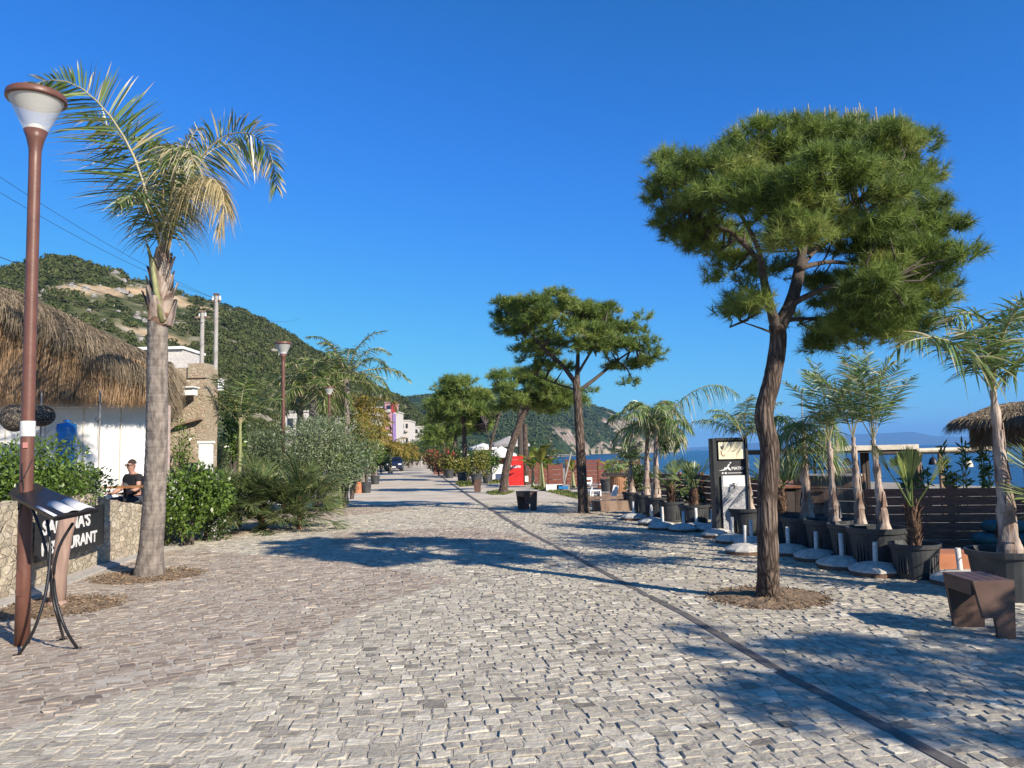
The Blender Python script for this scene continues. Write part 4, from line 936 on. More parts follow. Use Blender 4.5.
shrub(at0(60, 13.2, .40), 1.3, 1.0, 'shrubd', 2600, .07, .03, 'darker bush behind the others below the white wall', group=hed, nl=9)

# ------------------------------------------------------------------ thatched restaurant
root = empty('beach_restaurant', (0, 0, 0), 'white walled restaurant under a shaggy thatched roof behind the bushes', 'restaurant')
eL = Vector((-17.5, 13.0, 0)); eR = Vector((-7.3, 15.9, 0)); ue = (eR - eL).normalized(); Le = (eR - eL).length; ne = Vector((ue.y, -ue.x, 0))   # towards the camera
if ne.y > 0: ne = -ne
def ridge_z(s):   # s in metres from eL
    px_tab = [(0, 6.3), (6.0, 5.6), (7.73, 5.2), (8.78, 4.68), (9.6, 4.25), (10.24, 3.95), (Le, 3.75)]
    return np.interp(s, [p[0] for p in px_tab], [p[1] for p in px_tab])
def RP(s, o, z): return eL + ue * s + ne * o + Vector((0, 0, z))
# core
V = []; Q = []; ns = 24
for i in range(ns + 1):
    s = Le * i / ns; rz_ = float(ridge_z(s)) - .08; z1_ = 2.98
    for o_, z_ in ((-0.05, z1_), (0.12, z1_ + .12), (0.05, 2.98 + (rz_ - 2.98) * .55), (-0.35, rz_ - .08), (-1.0, rz_), (-2.8, rz_ - .6), (-2.8, z1_)): V.append(tuple(RP(s, o_, z_)))
for i in range(ns):
    for k in range(7): Q.append((i * 7 + k, (i + 1) * 7 + k, (i + 1) * 7 + (k + 1) % 7, i * 7 + (k + 1) % 7))
T = [(0, k, k + 1) for k in range(1, 6)] + [(ns * 7, ns * 7 + k + 1, ns * 7 + k) for k in range(1, 6)]
b = B(); b.add(V, Q, T); roof = b.build('roof', 'thatchcore', root)
def straw(b, P, D, Ln, wd=0.009, grav=0.8, tl=0, th=1.0, k=5):
    n = len(P); u = np.linspace(0, 1, k); 
    pts = P[:, None] + D[:, None] * (Ln[:, None] * u)[:, :, None] - np.array([0, 0, 1.0]) * (Ln[:, None] * grav * u ** 2)[:, :, None]
    pts[:, 1:] += rng.normal(0, .008, (n, k - 1, 3)) * 1.0
    side = unit(np.cross(D + [0, 0, -.6], rng.normal(size=(n, 3)))); w_ = np.array([1, 1, .9, .7, .15])[None] * wd * rng.uniform(.6, 1.3, (n, 1))
    b.strips(pts, w_, side, c=rng.uniform(tl, th, n))
uev = np.array(ue); nev = np.array(ne)
# lower tier: fringe hanging almost straight
n = 22000; s = rng.uniform(4.5, Le + .05, n); clump = fbm(s * 2.2, s * 0 + 3.3, 3, 8)
ztop = 3.05 + (ridge_z(s) - 3.05) * rng.uniform(0.02, .72, n); o_ = 0.14 + rng.uniform(-.06, .10, n) + (ztop - 3.4) * -.12
Pn = np.array(eL)[None] + uev * s[:, None] + nev * o_[:, None]; Pn[:, 2] = ztop
D = unit(nev * rng.uniform(.02, .28, (n, 1)) + np.array([0, 0, -1.0]) + rng.normal(size=(n, 3)) * .09)
Ln = np.clip(ztop - 2.80 + rng.normal(0, .05, n) + (clump - .5) * .18, .15, .8)
b = B(); straw(b, Pn, D, Ln, .011, 0.05); 
b.build('straw_fringe', 'thatch', roof)
# upper tier
n = 16000; s = rng.uniform(4.5, Le + .1, n); f = rng.uniform(0, 1, n)
Pn = np.array(eL)[None] + uev * s[:, None] + nev * (-0.75 + f * .95)[:, None]; Pn[:, 2] = ridge_z(s) - f ** 1.7 * .42 + .02
D = unit(nev + uev * (.35 + rng.normal(0, .25, (n, 1))) + np.array([0, 0, .12 - .5]) + rng.normal(size=(n, 3)) * .16)
cl = fbm(s * 3.0, s * 0 + 1.3, 3, 2)
Ln = rng.uniform(.35, .6, n) + (cl - .5) * .35
b = B(); straw(b, Pn, D, np.clip(Ln, .15, .9), .010, 0.75); b.build('straw_ridge', 'thatchg', roof)
# right end
n = 3800; f = rng.uniform(0, 1, n); oo = rng.uniform(-2.6, .05, n)
Pn = np.array(eR)[None] + nev * oo[:, None] - uev * (.1 * f)[:, None]; Pn[:, 2] = 3.7 - f * .6
D = unit(uev * rng.uniform(.2, 1.2, (n, 1)) + np.array([0, 0, -.5]) + rng.normal(size=(n, 3)) * .2)
b = B(); straw(b, Pn, D, rng.uniform(.15, .38, n), .011, .9); b.build('straw_end', 'thatchg', roof)
# white wall behind, beam, posts
w0 = eL - ne * .42; w1 = eR - ne * .42 - ue * .25; uw = (w1 - w0).normalized(); rzw = math.atan2(uw.y, uw.x); Lw = (w1 - w0).length; cw = (w0 + w1) / 2
b = B(); b.box((cw.x, cw.y, 1.65), (Lw, .12, 2.5), rz=rzw); wl = b.build('wall', 'white', root)
nw = Vector((uw.y, -uw.x, 0)); 
if nw.y > 0: nw = -nw
b = B()
for i in range(12): q = w0 + uw * (2.8 + i * .7) + nw * .068; b.box((q.x, q.y, 1.6), (.02, .014, 2.3), rz=rzw)
b.build('batten', 'cream', wl)
b = B(); q = cw + nw * .2; b.box((q.x, q.y, 2.80), (Lw, .12, .1), rz=rzw); b.build('beam', 'white', root)
q = at(167, 450, 15.7); b = B(); b.box((q.x, 15.7, 1.5), (.085, .085, 2.5)); b.build('post', 'pinkpost', root)
for px in (40, 99, -80):
    q = at(px, 450, 14.8); b = B(); b.tube([(q.x, 14.8, .4), (q.x, 14.8, 3.0)], .016, 8); b.build('post', 'galv', root)
# hanging wicker lamps
def wicker(p, rx, rz_, lab):
    r0 = empty('wicker_lantern', p, lab, 'lantern', 'round wicker lanterns under the thatched eave')
    b = B(); pr = [(rx * math.sin(t), rz_ * math.cos(t)) for t in np.linspace(0.15, PI - .15, 10)]; b.lathe(pr, 20); b.build('shade', 'wicker', r0, True)
    b = B(); b.tube([(0, 0, rz_), (0, 0, rz_ + .35)], .004, 5); b.build('cord', 'wire', r0)
    b = B(); b.lathe([(0, -rz_ * .3), (.04, -rz_ * .15), (.04, .1), (0, .13)], 10); b.build('bulb', 'cream', r0, True)
wicker(at(15, 418, 14.4), .25, .26, 'larger round dark wicker lantern left of the near lamp post')
wicker(at(42, 416, 14.6), .23, .20, 'smaller round dark wicker lantern right of the near lamp post')
q = at(98, 419, 14.8); r0 = empty('hanging_ornament', q, 'small grey ball ornament hanging on a string before the white wall', 'ornament')
b = B(); b.lathe([(.0, -.06), (.05, -.03), (.055, .03), (0, .07)], 8); b.build('ball', 'ropegrey', r0); b = B(); b.tube([(0, 0, -.6), (0, 0, .4)], .004, 5); b.build('string', 'wire', r0)
# blue barrel
q = at(66, 0, 14.7); r0 = empty('water_barrel', (q.x, 14.7, .4), 'blue plastic barrel standing before the white restaurant wall', 'barrel')
r0.location.x = at(66.5, 430, 14.7).x
zt = at(68, 422, 14.7).z - .4
b = B(); b.lathe([(0, 0), (.17, 0), (.18, .1), (.173, zt * .5), (.18, zt - .15), (.165, zt - .04), (0, zt)], 22); b.build('drum', 'blue', r0, True)
b = B(); b.lathe([(.0, zt), (.06, zt), (.06, zt + .04), (0, zt + .05)], 12); b.build('lid', 'blue', r0)
# two rough stone-grey backs of wicker chairs under the lanterns
q = at(45, 440, 12.0)

# stone building to the right of the palm
root = empty('stone_building', (0, 0, 0), 'small beige rubble stone building with a white gutter behind the palm trunk', 'building')
q0 = at(150, 450, 18); q1 = at(205.5, 450, 18)
b = B(); b.box(((q0.x + q1.x) / 2, 18.35, 1.9), (q1.x - q0.x, .7, 3.8)); wl = b.build('wall', 'bldstone', root)
qa = at(188, 450, 18); b = B(); b.box(((qa.x + q1.x) / 2, 18.2, 3.72), (q1.x - qa.x + .03, .5, .34)); b.build('pillar', 'bldstone', root)
qg = at(183, 392, 17.7); b = B(); b.box((qg.x - .1, 17.72, qg.z), (.75, .26, .16)); b.box((qg.x - .1, 17.70, qg.z + .1), (.85, .36, .03)); b.build('gutter', 'white', root)
b = B(); qs = at(189, 422, 17.9); b.box(tuple(qs), (.62, .22, .05), rot=Matrix.Rotation(-.24, 3, 'Y')); b.build('ledge', 'wood', root)
# white low wall
b = B(); q0 = at(164, 470, 16.4); q1 = at(214, 470, 16.4); b.box(((q0.x + q1.x) / 2, 16.5, .62), (q1.x - q0.x, .22, 1.24)); b.box(((q0.x + q1.x) / 2, 16.5, 1.26), (q1.x - q0.x + .06, .3, .05)); o = b.build('garden_wall', 'white'); tag(o, 'low white garden wall between the palm trunk and the bushes', 'wall')
q = at(206, 450, 17.3); b = B(); b.box((q.x, 17.3, 1.0), (.3, .08, 2.0)); b.box((q.x, 17.3, 2.02), (.36, .12, .05)); o = b.build('white_pillar', 'white'); tag(o, 'white painted pillar with peeling patches seen through the olive leaves', 'pillar')
shrub(at0(183, 17.3, 0.2), 2.3, .35, 'shrub', 700, .09, .035, 'climbing plant against the stone building', 'plant', nl=6, name='climbing_plant')
shrub(at0(232, 19.6, 0.0), 3.0, .45, 'shrub', 900, .12, .05, 'tall light green plant beside the grey utility pole', 'plant', nl=7, name='climbing_plant', low=.5)

q0 = at(132, 345, 46); q1 = at(183, 345, 46); zt = at(160, 350, 46).z; root = empty('hillside_house', ((q0.x + q1.x) / 2, 47.5, 0), 'low white roof edge of a house showing between thatch and stone building', 'house')
b = B(); b.box((0, 0, zt / 2), (q1.x - q0.x, 3, zt)); b.build('wall', 'bwhite', root); b = B(); b.box((0, 0, zt + .1), (q1.x - q0.x + .2, 3.4, .16)); b.build('roof', 'white', root)
# utility poles and wires
def upole(px, topy, Y, r_, label, box=False, arm=False):
    q = at(px, 450, Y); zt = at(px, topy, Y).z
    r0 = empty('utility_pole', (q.x, Y, 0), label, 'utility pole', 'grey utility poles')
    b = B(); b.tube([(0, 0, 0), (0, 0, zt)], [r_ * 1.3, r_], 10); b.build('pole', 'galv', r0)
    if box:
        b = B(); zb = at(px, 385, Y).z; b.box((.22, -.1, zb), (.24, .2, .46)); b.box((.22, -.21, zb - .05), (.14, .03, .22)); b.build('meter_box', 'white', r0)
    b = B(); b.box((0, 0, zt - .25), (.7 if arm else .34, .08, .08)); b.box((0, 0, zt + .02), (r_ * 2.6, r_ * 2.6, .06)); b.build('crossarm', 'wood' if arm else 'rust', r0)
    for sx_ in (-.14, .14):
        b = B(); b.lathe([(0, -.22), (.035, -.22), (.05, -.15), (.03, -.1), (.045, -.05), (0, -.03)], 8, (sx_, 0, zt)); b.build('insulator', 'white', r0)
    return r0, zt
p1, z1_ = upole(214.5, 295, 30, .075, 'taller grey utility pole carrying a white meter box', box=True)
p2, z2_ = upole(200.5, 312, 35, .09, 'shorter thick utility pole behind the stone building', arm=True)
def wire(name, a, c, sag, lab, r_=.006):
    pts = [Vector(a).lerp(Vector(c), t) - Vector((0, 0, 4 * sag * t * (1 - t))) for t in np.linspace(0, 1, 24)]
    b = B(); b.tube(pts, r_, 5); o = b.build(name, 'wire'); tag(o, lab, 'cable', 'overhead cables on the left')
tp1 = Vector(p1.location) + Vector((-.14, 0, z1_ - .1)); tp2 = Vector(p2.location) + Vector((-.14, 0, z2_ - .1))
wire('overhead_cable', tp1, at(-40, 150, 17), .25, 'upper overhead cable crossing the sky behind the palm')
wire('overhead_cable', tp1 + Vector((.28, 0, -.1)), at(-40, 168, 17), .3, 'middle overhead cable just under the top one')
wire('overhead_cable', tp2, at(-60, 232, 20), .35, 'lowest overhead cable passing above the thatched roof', .011)
wire('overhead_cable', tp2 + Vector((.2, 0, -.4)), at(-60, 262, 20), .35, 'thick cable skimming the thatched roof ridge', .014)
wire('overhead_cable', tp1 + Vector((0.1, 0, -.1)), at(300, 318, 75), .6, 'cable running on from the tall pole over the hillside', .009)

# ------------------------------------------------------------------ seated man, table, chair
def skinned(name, verts, edges, radii, m, parent, sub=2):
    me = bpy.data.meshes.new(name); me.from_pydata([tuple(v) for v in verts], edges, []); me.materials.append(M[m])
    o = bpy.data.objects.new(name, me); C.objects.link(o); o.parent = parent
    md = o.modifiers.new('skin', 'SKIN'); md.use_smooth_shade = True
    for i, r_ in enumerate(radii): 
        me.skin_vertices[0].data[i].radius = r_ if isinstance(r_, tuple) else (r_, r_)
    me.skin_vertices[0].data[0].use_root = True
    s = o.modifiers.new('sub', 'SUBSURF'); s.levels = sub; s.render_levels = sub
    return o
YM = 15.0; qm = at(131, 490, YM)
man = empty('person', (qm.x, YM, .40), 'seated man in black t-shirt and sunglasses at the wooden table behind the stone wall', 'person')
def mkman(root):
    me = bpy.data.meshes.new('tmp')
    vs = [(0, .05, .50), (0, .05, .72), (0, .04, .92), (0, .03, .99), (0, .0, 1.03), (-.17, .04, .93), (-.24, -.02, .70), (-.22, -.24, .62), (-.20, -.31, .62), (.17, .04, .93), (.24, -.02, .70), (.20, -.24, .62), (.17, -.31, .62), (-.09, .03, .47), (-.11, -.38, .47), (-.11, -.40, .08), (-.11, -.50, .04), (.09, .03, .47), (.11, -.38, .47), (.11, -.40, .08), (.11, -.50, .04)]
    es = [(0, 1), (1, 2), (2, 3), (3, 4), (2, 5), (5, 6), (6, 7), (7, 8), (2, 9), (9, 10), (10, 11), (11, 12), (0, 13), (13, 14), (14, 15), (15, 16), (0, 17), (17, 18), (18, 19), (19, 20)]
    rd = [(.16, .12), (.165, .115), (.15, .10), .06, .052, .06, .045, .036, .032, .06, .045, .036, .032, .09, .07, .045, .04, .09, .07, .045, .04]
    if not hasattr(bpy.types.Mesh, 'skin_vertices'): pass
    return vs, es, rd
vs, es, rd = mkman(man)
def sk(name, vs, es, rd, m, parent, sub=2):
    me = bpy.data.meshes.new(name); me.from_pydata([tuple(v) for v in vs], es, []); me.materials.append(M[m])
    o = bpy.data.objects.new(name, me); C.objects.link(o); o.parent = parent
    o.modifiers.new('skin', 'SKIN')
    if not len(me.skin_vertices):
        bm = __import__('bmesh').new(); bm.from_mesh(me); bm.verts.layers.skin.verify(); bm.to_mesh(me); bm.free()
    for i, r_ in enumerate(rd): me.skin_vertices[0].data[i].radius = r_ if isinstance(r_, tuple) else (r_, r_)
    me.skin_vertices[0].data[0].use_root = True
    o.modifiers['skin'].use_smooth_shade = True
    s = o.modifiers.new('sub', 'SUBSURF'); s.levels = sub; s.render_levels = sub
    return o
# body with head in one skinned figure
hv = [(0, -.005, 1.08), (0, -.01, 1.15), (0, .0, 1.21)]
nb = len(vs); vs2 = vs + hv; es2 = es + [(4, nb), (nb, nb + 1), (nb + 1, nb + 2)]; rd2 = rd + [(.068, .078), (.085, .10), (.07, .085)]
# fingers rooted in the palms
for side, wrist in ((-1, 8), (1, 12)):
    bx_, by_, bz_ = vs2[wrist]; bx0 = len(vs2)
    for k, ln in enumerate((.06, .07, .065, .055)):
        i0 = len(vs2); vs2 += [(bx_ + (k - 1.5) * .02, by_ - .05, bz_), (bx_ + (k - 1.5) * .021, by_ - .05 - ln * .6, bz_ + .004), (bx_ + (k - 1.5) * .021, by_ - .05 - ln, bz_ - .012)]
        es2 += [(wrist, i0), (i0, i0 + 1), (i0 + 1, i0 + 2)]; rd2 += [.011, .0095, .008]
    i0 = len(vs2); vs2 += [(bx_ - side * .045, by_ - .02, bz_), (bx_ - side * .06, by_ - .055, bz_)]; es2 += [(wrist, i0), (i0, i0 + 1)]; rd2 += [.011, .009]
sk('body', vs2, es2, rd2, 'skin', man, 1)
tv = [(0, .05, .52), (0, .05, .72), (0, .04, .90), (0, .03, .965), (-.17, .04, .925), (-.225, .0, .80), (.17, .04, .925), (.225, .0, .80)]
sk('tshirt', tv, [(0, 1), (1, 2), (2, 3), (2, 4), (4, 5), (2, 6), (6, 7)], [(.185, .14), (.19, .135), (.17, .12), .066, .078, .07, .078, .07], 'tshirt', man, 2)
tv = [(0, .05, .50), (-.09, .03, .47), (-.11, -.38, .475), (-.11, -.40, .12), (.09, .03, .47), (.11, -.38, .475), (.11, -.40, .12)]
sk('trousers', tv, [(0, 1), (1, 2), (2, 3), (0, 4), (4, 5), (5, 6)], [(.18, .13), .10, .085, .06, .10, .085, .06], 'trousers', man, 2)
b = B(); b.lathe([(.086 * math.cos(t), .10 * math.sin(t)) for t in np.linspace(.1, PI / 2, 8)], 16, (0, .012, 1.17)); b.build('hair', 'hair', man, True)
b = B(); b.box((-.035, -.098, 1.155), (.05, .012, .032)); b.box((.035, -.098, 1.155), (.05, .012, .032)); b.box((0, -.1, 1.162), (.03, .008, .008)); b.box((-.085, -.045, 1.16), (.006, .11, .01)); b.box((.085, -.045, 1.16), (.006, .11, .01)); b.build('sunglasses', 'black', man)
b = B(); b.tube([(0, -.09, 1.15), (0, -.115, 1.125), (0, -.1, 1.115)], [.008, .013, .01], 6); b.box((0, -.093, 1.085), (.045, .01, .008)); b.build('nose', 'skin', man, True)
for s_ in (-1, 1): b = B(); b.tube([(s_ * .085, 0, 1.12), (s_ * .095, .005, 1.145), (s_ * .085, .01, 1.17)], [.008, .012, .008], 6); b.build('ear', 'skin', man, True)
b = B(); b.box((.02, -.128, .76), (.12, .004, .09), rot=Matrix.Rotation(.3, 3, 'Y')); b.build('shirt_print', 'ropegrey', man)
man.rotation_euler = (0, 0, R(-28))
ch = empty('terrace_chair', (qm.x + .03, YM + .1, .40), 'black chair under the seated man', 'chair')
b = B(); b.box((0, .0, .42), (.46, .44, .04)); b.build('seat', 'black', ch)
b = B(); b.box((0, .235, .72), (.46, .03, .42)); b.build('backrest', 'black', ch)
for sx_ in (-.2, .2):
    for sy_ in (-.19, .2): b = B(); b.tube([(sx_, sy_, 0), (sx_, sy_, .41)], .015, 6); b.build('leg', 'black', ch)
ch.rotation_euler = (0, 0, R(-28))
qt = at(125, 487, 14.35)
tbl = empty('terrace_table', (qt.x, 14.35, .40), 'brown wooden table in front of the seated man', 'table')
b = B(); b.box((0, 0, .755), (.62, .55, .035)); b.build('tabletop', 'cratewood', tbl)
b = B(); b.tube([(0, 0, 0.02), (0, 0, .74)], .03, 8); b.build('leg', 'black', tbl)
b = B(); b.box((0, 0, .012), (.4, .4, .024)); b.build('base', 'black', tbl)

# ------------------------------------------------------------------ left vegetation along the road
rd_ = 'bushes along the left road edge'
shrub(at0(190, 14.9), 1.5, .8, 'shrub', 5200, .095, .05, 'broad leaved glossy green bush right of the palm trunk', group=rd_, nl=15, low=-.05)
shrub(at0(207, 15.8), 1.4, .65, 'shrubd', 2800, .085, .04, 'dark bush between the broad leaved bush and the dwarf palms', group=rd_, nl=12, low=-.05)
shrub(at0(220, 21.0), 2.7, 1.0, 'olive', 8000, .12, .028, 'greyish olive bush below the utility pole', group=rd_, nl=12, name='olive_bush')
shrub(at0(262, 22.0), 2.8, 1.15, 'olive', 8000, .12, .028, 'darker grey green olive bush left of the second lamp', group=rd_, nl=12, name='olive_bush', thi=.55)
shrub(at0(318, 23.5), 3.0, 1.5, 'olive', 13000, .12, .03, 'large silvery olive bush right of the second lamp', group=rd_, nl=14, name='olive_bush')
def dwarf_palm(p, h, nf, Rr, label, m='dwarf', group='dwarf fan palms at the road edge', trunk=True, elo=.1, ehi=1.4, dro=.2, pet=.45, n=30, cat='fan palm', sp=2.2, tr=.05):
    root = empty('fan_palm', p, label, cat, group)
    b = B(); 
    for i in range(nf):
        a = i * 2.399 + random.uniform(-.3, .3); el = elo + (ehi - elo) * (i / nf); hb_ = h * random.uniform(.75, 1.0) if trunk else h * random.uniform(.02, .75)
        fanleaf(b, (random.uniform(-.04, .04), random.uniform(-.04, .04), hb_), a, el, pet * random.uniform(.7, 1.2), Rr * random.uniform(.8, 1.1), n, sp, random.uniform(-.6, .6), dro)
    b.build('crown', m, root)
    b = B(); b.tube([(0, 0, -.02), (0.01, 0, h * .5), (0, 0, h * 1.02)], [tr * 1.15, tr * 1.0, tr * .8], 12, wob=.15)
    nn_ = 220; a = rng.uniform(0, 2 * PI, nn_); z = rng.uniform(0, h, nn_); er = np.stack([np.cos(a), np.sin(a), 0 * a], 1); P_ = er * tr; P_[:, 2] = z; D_ = unit(er * .45 + [0, 0, 1.0] + rng.normal(size=(nn_, 3)) * .15)
    b.strips(P_[:, None] + D_[:, None] * (rng.uniform(.05, .13, nn_)[:, None] * np.array([0, .5, 1]))[:, :, None], np.array([.03, .022, .004])[None] * np.ones((nn_, 1)), unit(np.cross(D_, er)), c=rng.uniform(0, 1, nn_)); b.build('trunk', 'fibre', root)
    return root
dwarf_palm(at0(222, 17.0), 1.0, 64, .58, 'dark dwarf fan palm left in the clump at the paving edge', trunk=False, pet=.6, elo=-.1)
dwarf_palm(at0(262, 17.4), 1.0, 70, .6, 'middle dwarf fan palm below the slender young palm', trunk=False, pet=.65, elo=-.1)
dwarf_palm(at0(300, 17.6), 1.05, 70, .6, 'right hand dwarf fan palm in front of the large olive bush', trunk=False, pet=.6, elo=-.1)
def queen_palm(p, h, nf, Lf, label, tr=(.07, .05), bulge=1.6, m='frond', leafL=.42, wid=.022, n=90, el=(.5, 1.35), bend=1.5, cat='palm tree', group=None, bark='boot', lean=(0, 0), droop=.55, name='palm_tree', azs=None, drytip=.25, fl=None, plume=.5):
    root = empty(name, p, label, cat, group)
    top = Vector((lean[0], lean[1], h)); k = 16; pts = []; rad = []
    for i in range(k):
        t = i / (k - 1); pts.append(Vector((lean[0] * t, lean[1] * t, h * t - .02))); hh = t * h
        rad.append(tr[0] + (tr[1] - tr[0]) * t + tr[0] * (bulge - 1) * math.exp(-(hh / (.25 * max(h, .6))) ** 2) + .008 * math.sin(i * 2.1))
    b = B(); b.tube(pts, rad, 14, wob=.08)
    for i in range(14):
        t = random.uniform(.02, .8); a = i * 2.4; r_ = np.interp(t, np.linspace(0, 1, k), rad); d = Vector((math.cos(a), math.sin(a), 0)); q = Vector((lean[0] * t, lean[1] * t, h * t)); s_ = Vector((-d.y, d.x, 0)); hh = h * random.uniform(.10, .2); r2_ = float(np.interp(min(1, t + hh / h), np.linspace(0, 1, k), rad))
        V = [q + d * (r_ * .98) - s_ * r_ * .7, q + d * (r_ * 1.12), q + d * (r_ * .98) + s_ * r_ * .7, q + d * (r2_ + .004) - s_ * .015 + Vector((0, 0, hh)), q + d * (r2_ + .01) + Vector((0, 0, hh)), q + d * (r2_ + .004) + s_ * .015 + Vector((0, 0, hh))]
        b.add([tuple(v) for v in V], [(0, 1, 4, 3), (1, 2, 5, 4)])
    b.build('trunk', bark, root)
    a0 = random.uniform(0, 6.28)
    for i in range(nf):
        a = (a0 + i * 2.399 + random.uniform(-.3, .3)) if azs is None else azs[i % len(azs)] + random.uniform(-.15, .15)
        e = el[1] - (el[1] - el[0]) * (i / max(1, nf - 1)) + random.uniform(-.1, .1)
        ll = (Lf if fl is None else fl[i]) * random.uniform(.85, 1.1)
        frond(root, auto_frond(top - Vector((0, 0, .03)), a, e, ll, bend * random.uniform(.8, 1.25)), m=m, L=leafL, n=n, wid=wid, r0=tr[1] * .25, droop=droop, t0=.2, drytip=drytip, plume=plume)
    return root
queen_palm(at0(240, 18.6), 2.5, 9, 1.45, 'slender young palm with a pale stem rising from the olive bushes', tr=(.045, .035), bulge=1.3, leafL=.5, wid=.022, n=90, bark='rachis', m='frond', el=(.75, 1.5), bend=1.1, drytip=.0, plume=.25, droop=.3)
# palms standing far behind at left
fp_ = 'tall palms standing behind the left bushes'
for (px, Y, hpy_, nf, Lf, lab, mm) in [
    (313, 40, 388, 17, 2.5, 'bushy palm with twin pale stem left of the big palm', 'frond'), (300, 44, 392, 13, 2.3, 'bushy palm crown touching the second lamp', 'frond'),
    (346, 42, 379, 17, 3.6, 'tallest of the left palms with long arching fronds against the sky', 'frond'), (362, 52, 415, 15, 2.6, 'palm with yellowish drooping fronds right of the tallest palm', 'yfrond'),
    (330, 50, 410, 13, 2.4, 'lower palm behind the third lamp', 'frond')]:
    q = at(px, hpy_, Y); queen_palm((q.x, Y, 0), q.z, nf, Lf, lab, tr=(.22, .17), bulge=1.2, leafL=.8, wid=.05, n=120, group=fp_, bark='palmbark', m=mm, el=(-.3, 1.4), bend=1.6, drytip=.12)
fq = 'small yellowed palms far along the left side'
for (px, Y, hpy_, lab) in [(374, 62, 434, 'yellow orange palm left of the parked car bushes'), (390, 75, 447, 'yellow orange palm above the dark car'), (401, 92, 450, 'small yellow palm right of the dark car'), (410, 105, 452, 'smaller yellow palm near the road end'), (371, 66, 430, 'greener palm before the pink building')]:
    q = at(px, hpy_, Y); queen_palm((q.x, Y, 0), q.z, 12, 1.9, lab, tr=(.15, .12), leafL=.7, wid=.08, n=60, group=fq, bark='palmbark', m='yfrond' if 'greener' not in lab else 'frond', el=(-.2, 1.2), bend=1.7)
# row of shrubs to the far left
specs = [(345, 25, 1.9, .8, 'shrub', 'green bush under the banana leaves'), (352, 30, 2.2, .9, 'olive', 'grey bush beside the banana plant'), (358, 37, 2.6, 1.2, 'shrubd', 'dark bush behind the orange pot'),
         (340, 32, 3.6, 1.5, 'shrubd', 'tall dark bush behind the banana plant'), (366, 48, 3.0, 1.3, 'olive', 'grey bush left of the car'), (356, 45, 4.2, 1.7, 'yshrub', 'yellowish tall bush under the third lamp'),
         (374, 58, 3.0, 1.3, 'shrub', 'green bush left behind the car'), (381, 74, 2.6, 1.3, 'shrubd', 'dark bush close to the car roof'), (362, 62, 4.0, 1.9, 'shrub', 'large bush below the yellow palms'),
         (398, 98, 3.2, 2.0, 'yshrub', 'yellow green bush right behind the car'), (408, 112, 3.5, 2.2, 'yshrub', 'yellow green bush near the road end'), (417, 130, 4.0, 2.6, 'shrub', 'green bush at the road end'), (391, 92, 3.4, 2.2, 'yshrub', 'tall yellowish bush behind the car'), (423, 150, 4.2, 2.8, 'shrubd', 'dark tree like bush at the road end'), (412, 138, 4.2, 2.6, 'shrubd', 'dark round bush below the white far block')]
for px, Y, h, rx, mm, lab in specs:
    sc_ = Y / 20; shrub(at0(px, Y), h, rx, mm, 1500, .07 * sc_ + .03, (.03 * sc_ + .01) * (.55 if mm == 'olive' else 1), lab, group=rd_, nl=9)
# banana plant
def banana(p, h, n, lab, group=None, m='banana', lw=.3, ll=1.0):
    root = empty('banana_plant', p, lab, 'banana plant', group)
    b = B(); 
    for i in range(3): b.tube([(random.uniform(-.1, .1), random.uniform(-.1, .1), 0), (0, 0, h * .55)], [.06, .035], 8)
    b.build('stem', 'rachis', root)
    b = B()
    for i in range(n):
        a = i * 2.4 + random.random(); e = random.uniform(.5, 1.4); ctrl = auto_frond((0, 0, h * random.uniform(.35, .6)), a, e, ll * random.uniform(.7, 1.1), 1.3)
        P_ = bez(ctrl, 9); k = 9; tan = unit(np.gradient(P_, axis=0)); sd = unit(np.cross(tan, [0, 0, 1.0])); w_ = lw * np.array([.06, .08, .45, .85, 1, .95, .75, .45, .05]) / 2
        up_ = np.cross(sd, tan); V = np.concatenate([P_ - sd * w_[:, None] + up_ * w_[:, None] * .3, P_, P_ + sd * w_[:, None] + up_ * w_[:, None] * .3])
        Q = [(j, j + 1, k + j + 1, k + j) for j in range(k - 1)] + [(k + j, k + j + 1, 2 * k + j + 1, 2 * k + j) for j in range(k - 1)]
        b.add(V, Q, c=rng.uniform(.2, 1))
    b.build('leaves', m, root); return root
banana(at0(338, 24.5), 2.1, 9, 'banana plant with big bright leaves at the end of the olive bush', ll=1.3, lw=.42)
banana(at0(346, 27), 1.5, 8, 'lower banana plant in front of the grey bush', ll=1.0, lw=.35)
